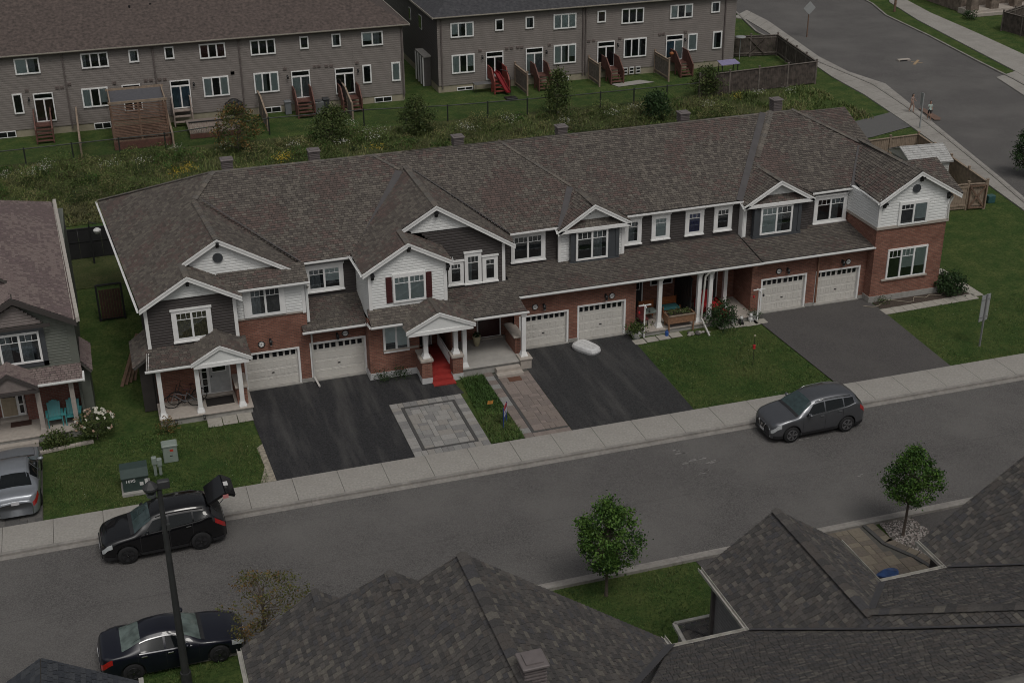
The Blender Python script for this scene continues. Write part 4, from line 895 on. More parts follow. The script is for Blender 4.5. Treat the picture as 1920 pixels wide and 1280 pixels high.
rf.prism([(23.4, YL-.4, 5.85), (23.4, YL+14.5, 5.85), (17.4, YL+7, 9.3), (18.6, YL+5, 8.4)], (0, 0, -.12), roofL); rf.prism([(23.4, YL+14.5, 5.85), (-45, YL+14.5, 5.85), (-45, YL+7, 9.3), (17.4, YL+7, 9.3)], (0, 0, -.12), roofL); rf.build('roof', bl)
mb = MB(); mb.box(-44, 22.9, YL+.02, YL+14, .5, 5.75, taupe); mb.build('wall', bl); siding([(-44, YL, .5), (22.95, YL, .5), (22.95, YL, 5.75), (-44, YL, 5.75)], taupe, bl, expo=.16, th=.018)
mb = MB(); mb.box(-44.02, 22.92, YL+.03, YL+14.02, -.03, .5, yellow_found); mb.build('foundation', bl)
gutter(bl, (-44, YL-.38, 5.88), (23.4, YL-.38, 5.88), m=M('tan_gutter', (.33, .3, .26), rough=.5)); mb = MB(); mb.beam((23.42, YL-.4, 5.82), (23.42, YL+14.5, 5.82), .05, .14, MATS['tan_gutter']); mb.build('fascia', bl)
for tl, br, n, bk in (((26, 112), (75, 136), 2, (blind, curt_g)), ((151, 102), (203.5, 124), 3, (curt_g, None, None)), ((241, 95), (260, 115), 1, (curt_g,)), ((308, 89.5), (326, 109), 1, (None,)), ((373.5, 84.5), (422.5, 106), 3, (curt_red, None, curt_red)), ((469, 77), (516, 99.5), 3, (None,)), ((562, 70), (578, 90), 1, (None,)), ((622, 65), (638, 85.5), 1, (curt_g,)), ((678, 62), (717, 83), 2, (blind, curt_g)),
                      ((23, 178), (45, 211.5), 1, (None,)), ((153, 168), (205, 197), 3, (blind, None, blind)), ((380.5, 147), (430, 177), 3, (blind, None, blind)), ((476, 139), (523, 170), 3, (blind, curt_g, blind)), ((680, 123.5), (696, 154), 1, (None,)), ((734.5, 118.5), (750, 150), 1, (blind,))):
    far_window(bl, tl, br, YL-.045, n, bk)
brownc = M('brown_curtain', (.1, .055, .04), rough=.9, var=.2, scale=3); bluec = M('pale_blue_curtain', (.12, .2, .26), rough=.9, var=.2, scale=3)
for tl, br, bk in (((61, 176), (107, 226), (brownc, brownc)), ((227.5, 160), (269, 207), (None, None)), ((317.5, 152), (361, 201), (bluec, bluec)), ((545, 134), (584, 182), (blind, curt_g)), ((627, 129), (666, 174), (None, None))): patio_door(bl, tl, br, YL-.045, bk)
for tl, br in (((-4, 248), (32, 259)), ((176, 231), (210, 242)), ((491, 202), (528, 212)), ((702, 183), (735, 193))): basement_window(bl, tl, br, YL)
for px, pz0 in ((114, 98), (284, 84), (446, 72), (752, 52)):
    p = F(px, pz0, YL-.1); downspout(bl, [(p.x, YL-.3, 5.75), (p.x, YL-.1, 5.5), (p.x, YL-.1, .3)], m=M('brown_grey_downspout', (.12, .1, .095), rough=.5), w=.09)
for px, py, k in ((200, 170, 1), (427, 164, 1), (464, 163, 1), (520, 158, 1), (859, 156, 1)): pass
for px, py in ((50, 170), (107, 164.5), (116, 164), (130, 158), (214, 156), (273, 151), (283, 150.5), (299, 149), (309, 148.5), (436, 137), (436, 137), (534, 129), (590, 125), (598, 124.5), (612, 124), (621, 123.5), (669, 118)):
    p = F(px, py, YL-.03); mb = MB(); mb.box(p.x-.13, p.x+.13, YL-.07, YL-.01, p.z-.1, p.z+.1, vent_box)
    for i in range(3): mb.box(p.x-.1, p.x+.1, YL-.085, YL-.07, p.z-.07+i*.055, p.z-.05+i*.055, vent_box)
    mb.build('wall_vent', bl)
for px, py in ((54, 187), (222, 172), (363, 158), (539, 145), (671, 133)): wall_lamp(bl, px, py, YL-.02)
for px, py in ((60, 27), (244, 26), (283, 22), (312, 4)):
    z = 7.3; p = G(px, py, z); mb = MB(); mb.lathe((p.x, p.y, z-.5), [(.06, 0), (.06, 1.0), (.08, 1.02), (.08, 1.1)], black_m, 10); mb.build('vent_pipe', bl)
for x, w_ in ((-3.9+.15, 1.25), (14.9, 1.2), (18.0, 1.25)): pass
p = F(66, 226, YL); q = F(97, 224, YL); stairs(bl, p.x, q.x, YL-.05, .95, 4, red_wood)
p = F(549, 181, YL); q = F(580, 178, YL); stairs(bl, p.x, q.x, YL-.05, .95, 4, red_wood)
p = F(634, 173, YL); q = F(668, 170, YL); stairs(bl, p.x, q.x, YL-.05, .8, 3, red_wood)
# second rear row with charcoal roof
YR = 44.9
br_ = thing('rear_townhouse_row', 'taupe townhouse row with charcoal roof and dark side wall behind the long chain link fence', 'townhouses', (38, 50, 0))
rf = MB(); rf.prism([(25.5, YR-.4, 5.9), (51.6, YR-.4, 5.9), (46, YR+6, 9), (31.2, YR+6, 9)], (0, 0, -.12), roofR); rf.prism([(25.5, YR-.4, 5.9), (31.2, YR+6, 9), (31.2, YR+14, 9), (25.5, YR+20, 5.9)], (0, 0, -.12), roofR); rf.prism([(51.6, YR-.4, 5.9), (51.6, YR+20, 5.9), (46, YR+14, 9), (46, YR+6, 9)], (0, 0, -.12), roofR); rf.prism([(31.2, YR+6, 9), (46, YR+6, 9), (46, YR+14, 9), (31.2, YR+14, 9)], (0, 0, -.12), roofR); rf.build('roof', br_)
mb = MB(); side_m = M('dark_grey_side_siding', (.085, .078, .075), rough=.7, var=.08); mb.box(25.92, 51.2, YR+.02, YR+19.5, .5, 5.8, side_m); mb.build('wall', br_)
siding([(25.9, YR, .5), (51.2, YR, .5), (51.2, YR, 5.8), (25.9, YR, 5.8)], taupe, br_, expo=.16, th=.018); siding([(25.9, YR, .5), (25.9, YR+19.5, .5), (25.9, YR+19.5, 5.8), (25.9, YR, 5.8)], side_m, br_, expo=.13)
mb = MB(); mb.box(25.88, 51.22, YR+.03, YR+19.5, -.03, .5, yellow_found); mb.build('foundation', br_)
gutter(br_, (25.5, YR-.4, 5.93), (51.6, YR-.4, 5.93), m=MATS['tan_gutter']); mb = MB(); mb.beam((25.48, YR-.4, 5.86), (25.48, YR+19.5, 5.86), .05, .14, MATS['tan_gutter']); mb.build('fascia', br_)
for tl, br, n, bk in (((845, 45), (887, 67), 3, (blind, curt_g, blind)), ((929, 37.5), (943, 56), 1, (None,)), ((986, 33), (1000, 52), 1, (curt_g,)), ((1038.7, 28.5), (1079, 51), 3, (blind, blind, blind)), ((1121, 22), (1134.5, 40.5), 1, (brownc,)), ((1166.5, 18), (1205.5, 41), 3, (None, None, None)), ((1258, 11), (1297, 31.5), 3, (blind, None, blind)), ((1335, 5), (1348, 22), 1, (curt_g,)),
                      ((847.5, 105), (889, 134), 3, (blind, None, blind)), ((1039, 86.5), (1078.5, 116), 3, (blind, curt_g, blind)), ((1170.5, 74.5), (1210, 104), 3, (curt_g, None, curt_g)), ((1291, 65), (1305, 93), 1, (blind,)), ((1338, 60.5), (1351, 89.5), 1, (curt_g,))):
    far_window(br_, tl, br, YR-.045, n, bk)
for tl, br, bk in (((910.5, 98), (944, 147), (None, None)), ((985.5, 91), (1018, 138), (blind, curt_g)), ((1120, 79), (1151.5, 124), (None, None)), ((1249, 67), (1279, 111), (bluec, blind))): patio_door(br_, tl, br, YR-.045, bk)
for tl, br in (((857, 164), (887, 172.5)), ((1044, 145), (1066, 153))): basement_window(br_, tl, br, YR)
for px, pz0 in ((826, 38), (1094, 20), (1099, 19), (1362, 0)):
    p = F(px, pz0, YR-.1); downspout(br_, [(p.x, YR-.3, 5.8), (p.x, YR-.1, 5.5), (p.x, YR-.1, .3)], m=MATS['brown_grey_downspout'], w=.09)
for px, py in ((900, 95), (950, 91), (959, 90), (971, 89), (978, 88.5), (1030, 84), (1104, 77), (1113, 76), (1162, 72), (1237, 65), (1244, 64), (1285, 60)):
    p = F(px, py, YR-.03); mb = MB(); mb.box(p.x-.13, p.x+.13, YR-.07, YR-.01, p.z-.1, p.z+.1, vent_box)
    for i in range(3): mb.box(p.x-.1, p.x+.1, YR-.085, YR-.07, p.z-.07+i*.055, p.z-.05+i*.055, vent_box)
    mb.build('wall_vent', br_)
for px, py in ((904, 108), (1024, 98), (1158, 85), (1284, 75)): wall_lamp(br_, px, py, YR-.02)
for y0, y1, z0, z1 in ((YR+4.6, YR+5.5, 3.9, 5.0), (YR+8.2, YR+8.8, 3.9, 4.9)):
    mb = MB(); mb.box(25.84, 25.9, y0, y1, z0, z1, white); W_ = mb.build('side_window', br_); mb = MB(); mb.box(25.82, 25.8395, y0+.06, y1-.06, z0+.06, z1-.06, dark_glass); mb.build('pane', W_)
mb = MB(); mb.box(25.3, 25.9, YR+2.2, YR+4.6, 0, 2.3, side_m); mb.box(25.24, 25.9, YR+2.1, YR+4.7, 2.3, 2.42, found); 
for i in range(4): mb.box(25.2, 25.3, YR+2.2+i*.78, YR+2.3+i*.78, 0, 2.3, white_soft)
mb.build('side_entry', br_)
for tl, tr, n, m in (((914, 149), (941, 147), 3, M('bright_red_stair', (.2, .04, .03), rough=.6, var=.15)), ((994, 139), (1018, 137), 4, red_wood), ((1127, 125), (1150, 123), 4, red_wood), ((1256, 112), (1278, 110), 4, red_wood)):
    p = F(*tl, YR); q = F(*tr, YR); stairs(br_, p.x, q.x, YR-.05, .9, n, m)
# fences between the gardens (each panel run a thing)
def board_fence(name, label, pts, h, m, pm=None, bw=.145, cap=True, group=None, gate=None, posts_every=2.4, cross=0):
    """posts + rails + individual vertical boards joined per bay"""
    pts = [Vector(p) for p in pts]; t = thing(name, label, 'fence', pts[0], group); pm = pm or m
    for i in range(len(pts)-1):
        a, b = pts[i], pts[i+1]; L_ = (b-a).length; k = max(1, round(L_/posts_every)); d = (b-a)/k; u = (b-a).normalized(); nn = Vector((-u.y, u.x, 0))
        T = Matrix((u, nn, Vector((0, 0, 1)))).transposed().to_4x4()
        for j in range(k+1):
            if j == k and i < len(pts)-2: continue
            p = a+d*j; mb = MB(); mb.box(-.055, .055, -.055, .055, -.03, h+.08, pm, T=Matrix.Translation(p) @ T)
            if cap: mb.box(-.08, .08, -.08, .08, h+.08, h+.11, pm, T=Matrix.Translation(p) @ T)
            mb.build('post', t)
        for j in range(k):
            p = a+d*j; mb = MB(); x = .06; W_ = d.length; TT = Matrix.Translation(p) @ T
            while x < W_-.06-bw*.5:
                w2 = min(bw, W_-.06-x); hh = h-.1+R.uniform(-.015, .0); mb.box(x, x+w2-.012, -.012+R.uniform(-.004, .004), .012, .06, hh, m, T=TT); x += w2
            mb.build('board', t, kind='stuff')
            for q in ((-.07, .07, h-.1, h-.06), (.014, .05, h-.3, h-.2), (.014, .05, .25, .35)): mb = MB(); mb.box(.055, W_-.055, *q, pm, T=TT); mb.build('rail', t)
    return t
GY = 41.0
for k, (px, py, x2, y2, nm) in enumerate(((131, 200, -1.15, 37.2, 'sloping grey privacy fence beside the stair and air conditioner of the first garden'), (0, 0, 4.95, 37.0, 'low grey divider fence right of the slatted pergola'), (0, 0, 11.75, 39.3, 'long sloping grey divider fence beside the covered barbecue'), (0, 0, 18.1, 40.2, 'sloping grey divider fence between the two red stairs'))):
    t = thing('divider_fence', nm, 'fence', (x2, y2, 0), 'divider fences between the gardens')
    x = x2; mb = MB(); yy = y2; zt0, zt1 = 1.1, 1.75; pm = MB()
    y1 = YL-.05; n = int((y1-y2)/.145)
    for i in range(n):
        ya = y2+i*.145; tt = i/n; mb.box(x-.015, x+.015, ya, ya+.135, .05, zt0+(zt1-zt0)*min(1, tt*1.5), grey_wood)
    mb.build('board', t, kind='stuff'); mb = MB(); mb.beam((x, y2, zt0+.03), (x, y2+(y1-y2)*.66, zt1+.03), .12, .05, tan_wood, up=(0, 0, 1)); mb.beam((x, y2+(y1-y2)*.66, zt1+.03), (x, y1, zt1+.03), .12, .05, tan_wood); mb.build('top_rail', t)
    for yy in (y2, (y2+y1)/2): mb = MB(); mb.box(x-.06, x+.06, yy-.06, yy+.06, 0, zt0+.15, tan_wood); mb.build('post', t)
for x2, y2, nm in ((32.15, 41.8, 'grey board fence panel between the slide and the second red stair'), (38.35, 42.4, 'grey board fence panel left of the concrete patio'), (44.1, 42.0, 'grey board fence panel beside the pumpkin-topped stair')):
    board_fence('divider_fence', nm, [(x2, y2, 0), (x2, YR-.05, 0)], 1.8, grey_wood, tan_wood, group='board fence panels behind the charcoal roofed row', posts_every=2.8)
dark_board = M('dark_weathered_boards', (.075, .06, .052), rough=.95, var=.5, scale=3, detail=8)
t = board_fence('garden_fence', 'dark weathered board fence with pale posts round the corner garden at upper right', [(44.3, 36.7, 0), (54.7, 37.45, 0), (56.1, 46.5, 0), (51.5, 47.4, 0)], 1.85, dark_board, grey_wood, bw=.16, posts_every=2.55)
for (a_, b_) in (((55.0, 46.75, .2), (53.6, 47.05, 1.6)), ((55.0, 46.75, 1.6), (53.6, 47.05, .2))): mb = MB(); mb.beam(Vector(a_)+Vector((0, -.1, 0)), Vector(b_)+Vector((0, -.1, 0)), .12, .04, dark_board); mb.build('gate_brace', t)
t = board_fence('garden_fence', 'tan board fence with a crossed gate round the end unit garden and white shed', [(43.0, 18.4, 0), (51.7, 18.7, 0), (50.25, 9.2, 0)], 1.75, tan_wood, tan_wood)
board_fence('garden_fence', 'tan picketed fence front with X braced gate beside the end brick house', [(50.15, 9.15, 0), (49.05, 9.35, 0), (44.0, 9.8, 0)], 1.7, tan_wood, tan_wood, posts_every=2.3)
gt = thing('fence_gate', 'tan X braced gate at the right end of the board fence', 'gate', (49.05, 9.25, 0))
for a_, b_ in (((49.1, 9.2, .15), (50.1, 9.05, 1.5)), ((49.1, 9.2, 1.5), (50.1, 9.05, .15)), ((49.1, 9.2, .15), (50.1, 9.05, .15)), ((49.1, 9.2, 1.52), (50.1, 9.05, 1.52)), ((49.1, 9.2, .1), (49.1, 9.2, 1.55)), ((50.1, 9.05, .1), (50.1, 9.05, 1.55))): mb = MB(); mb.beam(a_, b_, .035, .1, brown_wood, up=(0, 0, 1) if a_[2] != .1 else (0, 1, 0)); mb.build('brace', gt)
# black chain link fence along the meadow
cl = thing('chain_link_fence', 'long black chain link fence between the gardens and the meadow', 'fence', (0, 37, 0))
cpts = [Vector(p) for p in ((-20, 36.2, 0), (4.4, 37.1, 0), (11.7, 38.4, 0), (18.5, 38.2, 0), (24.5, 37.2, 0), (33.5, 36.7, 0), (44.3, 36.7, 0))]
fg = M('chain_link_black', (.02, .024, .02), rough=.6)
wire = MB()
for i in range(len(cpts)-1):
    a, b = cpts[i], cpts[i+1]; L_ = (b-a).length; k = round(L_/3.0); d = (b-a)/k
    for j in range(k):
        p = a+d*j; mb = MB(); mb.tube([p, p+Vector((0, 0, 1.3))], .055, fg, 6); mb.build('post', cl)
    mb = MB(); mb.tube([a+Vector((0, 0, 1.2)), b+Vector((0, 0, 1.2))], .04, fg, 5); mb.build('top_rail', cl)
    s = 0; st = .11; u = (b-a).normalized(); 
    while s < L_:
        for sg in (1, -1):
            e = s+sg*1.15
            if 0 <= e <= L_:
                p = a+u*s+Vector((0, 0, .03)); q = a+u*e+Vector((0, 0, 1.18)); w_ = u*.004
                wire.quad(p-w_, p+w_, q+w_, q-w_, fg)
        s += st
wire.build('wire_mesh', cl, kind='stuff')
# solid black fence and gate between the two front houses
bf = thing('black_fence', 'solid black panel fence between the two front houses, far side of the side garden', 'fence', (-1.4, 18.7, 0))
bk = M('black_panel', (.012, .012, .013), rough=.7)
x = -4.2
while x < 2.0: mb = MB(); mb.box(x, x+.6, 18.68, 18.72, .05, 1.75, bk); mb.build('panel', bf); x += .61
mb = MB(); mb.box(-4.2, 2.0, 18.66, 18.76, 1.75, 1.8, bk); mb.build('rail', bf); mb = MB(); mb.box(-4.2, 2, 18.65, 18.67, 1.0, 1.06, bk); mb.build('rail', bf)
gl = MB(); P_ = Vector((-1.1, 17.8, 0)); gl.tube([P_, P_+Vector((0, 0, 2.2))], .05, bk, 8); gl.tube([P_+Vector((0, 0, 2.2)), P_+Vector((.05, -.2, 2.5)), P_+Vector((.4, -.3, 2.4))], .03, bk, 6); gl.lathe(P_+Vector((.4, -.3, 1.85)), [(.12, 0), (.2, .12), (.22, .2), (.1, .3)], white_soft, 10); one(gl, 'garden_lamp', 'black garden post with a pale hanging lamp in front of the solid black fence', 'garden lamp', P_)
gg = thing('side_gate', 'dark brown gate in a black frame leaning open between the two front houses', 'gate', (-1.0, 9.9, 0))
mb = MB(); 
for x in (-1.1, .1): mb = MB(); mb.box(x-.05, x+.05, 9.85, 9.95, 0, 1.95, bk); mb.build('post', gg)
for z in (1.9, .05): mb = MB(); mb.box(-1.05, .05, 9.85, 9.95, z, z+.07, bk); mb.build('rail', gg)
mb = MB()
for i in range(8): mb.box(-1.0+i*.13, -.885+i*.13, 9.8, 9.83, .15, 1.7, M('dark_gate_wood', (.045, .02, .014), rough=.8, var=.3))
mb.build('board', gg, kind='stuff')
# white garden shed
sh = thing('garden_shed', 'white resin garden shed with pale shingled roof inside the tan fence', 'shed', (48.7, 14.3, 0))
swm = M('off_white_resin', (.46, .46, .44), rough=.6, var=.06); srm = M('pale_grey_shed_roof', (.42, .42, .41), rough=.7, var=.15, scale=7)
siding([(47.6, 13.1, .05), (50.1, 12.9, .05), (50.1, 12.9, 1.9), (47.6, 13.1, 1.9)], swm, sh, expo=.15)
mb = MB(); mb.prism([(47.62, 13.15, 0), (50.08, 12.95, 0), (50.5, 15.7, 0), (47.9, 15.9, 0)], (0, 0, 1.9), swm); mb.prism([(47.5, 13.1, 1.85), (47.65, 15.9, 1.85), (47.58, 14.5, 2.5)], (.15, 0, 0), swm); mb.build('wall', sh)
for poly in ([(47.4, 12.95, 1.88), (50.25, 12.7, 1.88), (50.4, 14.2, 2.55), (47.45, 14.5, 2.55)], [(47.45, 14.5, 2.55), (50.4, 14.2, 2.55), (50.6, 15.9, 1.88), (47.7, 16.1, 1.88)]): 
    mb = MB(); mb.prism([Vector(p)-Vector((0, 0, .02)) for p in poly], (0, 0, -.05), srm); courses(mb, [Vector(p) for p in poly], [srm], .2, (.3, .6), .02); mb.build('roof_panel', sh, kind='stuff')
mb = MB(); mb.box(47.52, 47.6, 13.6, 14.0, 1.0, 1.7, dark_glass); mb.box(47.52, 47.6, 14.4, 15.4, .1, 1.7, white_soft); mb.build('shed_window', sh)
# ================================================================== near roofs at the bottom of the picture
sh_near = shingle_mats('charcoal_shingle', [(.082, .077, .074), (.1, .093, .087), (.066, .063, .062), (.13, .12, .106), (.09, .081, .075), (.073, .071, .074)])
capn = M('charcoal_cap', (.12, .112, .102), rough=.95, var=.2, scale=9)
fr = thing('townhouse_row', 'near row of townhouses with charcoal shingled gables along the bottom of the picture', 'townhouses', (14, -33, 0))
near_tabs = []
def near_face(poly):
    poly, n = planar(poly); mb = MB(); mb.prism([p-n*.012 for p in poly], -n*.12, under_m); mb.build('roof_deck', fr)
    def pk(c): return sh_near[R.choice((0, 0, 1, 1, 2, 2, 3, 4, 5, 0))]
    courses(None, poly, None, .13, (.13, .27), .024, gap=.02, pick=pk, collect=near_tabs)
LM = .55
def LZ(y): return 5.2+LM*(-28.38-y)
RZb = lambda y: 5.2+LM*(-27.6-y)
# big left gable and its two smaller ones share one left slope
gl_ = lambda x: 5.2+.69*(x-1.84)
RYN = -36.8
near_face([(1.84, -24.7, 5.2), (3.93, -24.7, gl_(3.93)), (3.93, -25.6, gl_(3.93)), (5.72, -26.2, gl_(5.72)), (5.72, -27.2, gl_(5.72)), (7.3, -27.55, gl_(7.3)), (7.3, -40.5, gl_(7.3)), (1.84, -40.5, 5.2)])
near_face([(3.93, -24.7, gl_(3.93)), (5.2, -24.7, 5.75), (5.2, -26.3, 5.75), (3.93, -26.3, gl_(3.93))])
near_face([(5.72, -26.2, gl_(5.72)), (7.3, -26.2, 6.8), (7.3, -27.8, 6.8), (5.72, -27.8, gl_(5.72))])
rsl = lambda x: gl_(7.3)-.686*(x-7.3)
near_face([(7.3, -27.55, rsl(7.3)), (12.79, -27.95, rsl(12.79)), (12.79, -28.4, rsl(12.79)), (7.5, -35.1, rsl(7.5)), (8.0, -40.5, rsl(8.0)), (7.3, -40.5, rsl(7.3))])
near_face([(12.79, -28.38, 5.2), (15.2, -28.38, 5.2), (17.45, -31.2, LZ(-31.2)), (23.05, RYN, LZ(RYN)), (7.4, RYN, LZ(RYN))])
near_face([(19.72, -27.6, 5.2), (22.0, -27.6, 5.2), (29.6, RYN, RZb(RYN)), (23.83, RYN, RZb(RYN)), (17.45, -30.42, RZb(-30.42))])
near_face([(29.5, RYN, RZb(RYN)), (22.0, -27.6, 5.2), (40, -27.6, 5.2), (40, RYN, RZb(RYN))])
near_face([(17.45, -30.42, 6.75), (23.83, RYN, RZb(RYN)), (23.05, RYN, LZ(RYN)), (17.45, -31.2, 6.75)])
for q_ in ([(7.4, RYN, LZ(RYN)), (23.05, RYN, LZ(RYN)), (20.65, -40.8, 5.2), (7.9, -40.8, 5.2)], [(23.05, RYN, RZb(RYN)), (40, RYN, RZb(RYN)), (40, -41, 5.2), (20.65, -41, 5.2)]):
    mb = MB(); mb.prism([Vector(p) for p in q_], (0, 0, -.1), sh_near[0]); mb.build('rear_slope', fr)
# gable one
near_face([(15.2, -25.35, 5.2), (17.45, -25.3, 6.75), (17.45, -31.2, 6.75), (15.2, -28.38, 5.2)])
near_face([(17.45, -25.3, 6.75), (19.72, -25.35, 5.2), (19.72, -27.62, 5.2), (17.45, -30.42, 6.75)])
# gable two, cut by the right edge
near_face([(22.0, -26.12, 5.2), (27.4, -26.05, 8.93), (27.4, -34.4, 8.93), (22.0, -27.6, 5.2)])
near_face([(27.4, -26.05, 8.93), (32.8, -26.1, 5.2), (32.8, -28, 5.2), (27.4, -34, 8.93)])
# the tabs: the 300 nearest to the lens as pieces of their own, the rest joined
def vis(t):
    v = t[0]-CAM; w_ = v.dot(_d)
    if w_ <= 0: return None
    px = v.dot(_r2)/w_*2511.5+960; py = 640-v.dot(_u2)/w_*2511.5
    return (px, py, w_)
tabs = []
for t in near_tabs:
    q = vis(t); inside = q and -20 < q[0] < 1940 and -20 < q[1] < 1300
    facing = (CAM-t[0]).normalized().dot(t[6])
    tabs.append((t[1]*t[2]*max(facing, 0)/(q[2]**2) if inside else 0, t))
tabs.sort(key=lambda a: -a[0])
stuff_mb = MB()
def tab_geo(mb, c, w_, e, th, h, s, n, m):
    A = c-h*w_/2-s*e/2; B = c+h*w_/2-s*e/2; C_ = c+h*w_/2+s*e*.52; D = c-h*w_/2+s*e*.52
    mb.add([A+n*th, B+n*th, C_+n*th*.15, D+n*th*.15, A-n*.004, B-n*.004, C_-n*.004, D-n*.004], [(0, 1, 2, 3), (5, 6, 2, 1), (7, 4, 0, 3), (6, 7, 3, 2), (7, 6, 5, 4)], m); mb.add([A-n*.004, B-n*.004, B+n*th, A+n*th], [(0, 1, 2, 3)], under_m)  # lower edge dark: cut asphalt, with the course's shadow line put into colour
tab_cache = {}
for i, (sc_, t) in enumerate(tabs):
    c, w_, e, th, h, s, n, m = t
    if i < 295:
        wq = round(w_, 2); key = (wq, round(e, 2), m.name)
        if key not in tab_cache:
            mb = MB(); tab_geo(mb, Vector((0, 0, 0)), w_, e, .024, Vector((1, 0, 0)), Vector((0, 1, 0)), Vector((0, 0, 1)), m); tab_cache[key] = mb.mesh('shingle')
        if h.cross(s).dot(n) < 0: h = -h
        rot = Matrix((h, s, n)).transposed().to_quaternion(); part('shingle', tab_cache[key], c, fr, rot)
    else: tab_geo(stuff_mb, *t[:7], m)
stuff_mb.build('roof_shingles', fr, kind='stuff')
cap_line([(8, RYN, LZ(RYN)+.03), (23.05, RYN, LZ(RYN)+.03)], fr, m=capn, w=.3, h=.02); cap_line([(7.3, -27.55, gl_(7.3)+.03), (7.3, -40.5, gl_(7.3)+.03)], fr, m=sh_near, w=.3, h=.025); cap_line([(5.72, -26.2, gl_(5.72)+.03), (5.72, -27.1, gl_(5.72)+.03)], fr, m=sh_near, w=.22, h=.012); cap_line([(3.93, -24.7, gl_(3.93)+.03), (3.93, -25.6, gl_(3.93)+.03)], fr, m=sh_near, w=.22, h=.012)
cap_line([(17.45, -25.3, 6.78), (17.45, -30.6, 6.78)], fr, m=sh_near, w=.3, h=.025); cap_line([(17.45, -30.42, 6.8), (23.83, RYN, RZb(RYN)+.03), (40, RYN, RZb(RYN)+.03)], fr, m=sh_near, w=.32, h=.03); cap_line([(27.4, -26.05, 8.96), (27.4, -34, 8.96)], fr, m=sh_near)
nL = Vector((0, LM, 1)).normalized(); vch = M('charcoal_flashing', (.07, .068, .072), rough=.7, var=.12, scale=4)
flat_strip([Vector((12.85, -28.3, 5.24)), Vector((8.0, -34.3, LZ(-34.3)+.05))], fr, m=vch, w=.32, nrm=nL); flat_strip([Vector((15.2, -28.4, 5.24)), Vector((17.45, -31.2, 6.79)), Vector((23.05, RYN, LZ(RYN)+.04))], fr, m=vch, w=.3, nrm=nL)
flat_strip([Vector((19.74, -27.64, 5.23)), Vector((17.5, -30.38, 6.76))], fr, m=vch, w=.3, nrm=nL); flat_strip([Vector((22.0, -27.62, 5.24)), Vector((27.0, -33.9, RZb(-33.9)+.05))], fr, m=vch, w=.3, nrm=nL)
gm = M('stained_white_gutter', (.4, .385, .35), rough=.6, var=.25, scale=4)
for a_, b_ in (((12.85, -28.3, 5.22), (15.3, -28.3, 5.22)), ((15.12, -28.35, 5.22), (15.12, -25.3, 5.22)), ((19.75, -25.35, 5.22), (19.75, -27.6, 5.22)), ((19.8, -27.52, 5.22), (22.05, -27.52, 5.22)), ((21.92, -27.6, 5.22), (21.92, -26.1, 5.22)), ((12.87, -28.3, 5.22), (12.84, -27.85, 5.22)), ((1.76, -24.7, 5.2), (1.76, -40.4, 5.2))):
    a_ = Vector(a_); b_ = Vector(b_); d = (b_-a_).normalized(); sd = Vector((-d.y, d.x, 0)); mb = MB(); w_ = .06
    for (u0, u1, z0, z1) in ((-w_, -w_+.015, -.1, 0), (w_-.015, w_, -.1, 0), (-w_+.015, w_-.015, -.1, -.085)):
        mb.prism([a_+sd*u0+Vector((0, 0, z0)), a_+sd*u1+Vector((0, 0, z0)), a_+sd*u1+Vector((0, 0, z1)), a_+sd*u0+Vector((0, 0, z1))], b_-a_, gm)
    mb.build('gutter', fr)
mb = MB(); gw = M('grey_near_siding', (.2, .195, .2), rough=.7)
mb.box(2.1, 5, -40, -25.0, 0, 5.15, gw); mb.box(5, 12.6, -40, -28.2, 0, 5.1, gw); mb.box(5, 7.2, -28, -26.5, 0, 5.5, gw); mb.box(12.6, 39, -40, -28.6, 0, 5.1, gw); mb.box(15.45, 19.45, -28.6, -25.7, 0, 5.05, gw); mb.box(19.4, 22.3, -28.6, -27.9, 0, 5.1, gw); mb.box(22.3, 32, -28.6, -26.45, 0, 5.05, brown_side); mb.prism([(15.5, -25.7, 5.05), (19.4, -25.7, 5.05), (17.45, -25.7, 6.5)], (0, -.2, 0), gw); mb.prism([(22.4, -26.4, 5.05), (32.2, -26.4, 5.05), (27.4, -26.4, 8.5)], (0, -.2, 0), gw); mb.build('wall', fr)
siding([(15.42, -28.4, 0), (15.42, -25.7, 0), (15.42, -25.7, 5.05), (15.42, -28.4, 5.05)], gw, fr, expo=.12); siding([(22.27, -27.9, 0), (22.27, -26.45, 0), (22.27, -26.45, 5.05), (22.27, -27.9, 5.05)], brown_side, fr)
# small porch roof below gable one, downspout
mb = MB(); P4 = [G(1272, 1168, 2.6), G(1340, 1154, 2.6), Vector((15.4, -27.0, 2.6)), Vector((14.55, -27.0, 2.6))]
near_tabs2 = MB(); lowp = [(14.9, -24.45, 2.55), (15.42, -24.5, 2.55), (15.42, -28.3, 2.9), (14.9, -28.3, 2.9)]
ld = [Vector(p) for p in [(14.92, -24.4, 2.5), (17.4, -24.4, 2.5), (17.4, -25.65, 2.9), (15.4, -25.65, 2.9)]]
courses(near_tabs2, ld, sh_near, .145, (.17, .3), .015); courses(near_tabs2, [Vector(p) for p in ((14.92, -24.4, 2.5), (15.42, -25.6, 2.9), (15.42, -28.3, 2.9), (14.6, -28.3, 2.5))], sh_near, .145, (.17, .3), .015); near_tabs2.build('porch_shingles', fr, kind='stuff')
mb = MB(); mb.beam((14.86, -24.35, 2.52), (17.5, -24.35, 2.52), .12, .1, gm); mb.beam((14.86, -24.35, 2.52), (14.55, -28.3, 2.52), .12, .1, gm); mb.build('porch_gutter', fr); mb = MB(); mb.box(14.95, 17.3, -25.6, -24.5, 0, 2.4, gw); mb.build('porch_wall', fr)
downspout(fr, [(15.2, -25.7, 5.1), (15.33, -25.85, 4.8), (15.33, -25.85, 2.95), (15.15, -26.2, 2.8)], m=M('dark_downspout', (.1, .09, .09), rough=.5), w=.1)
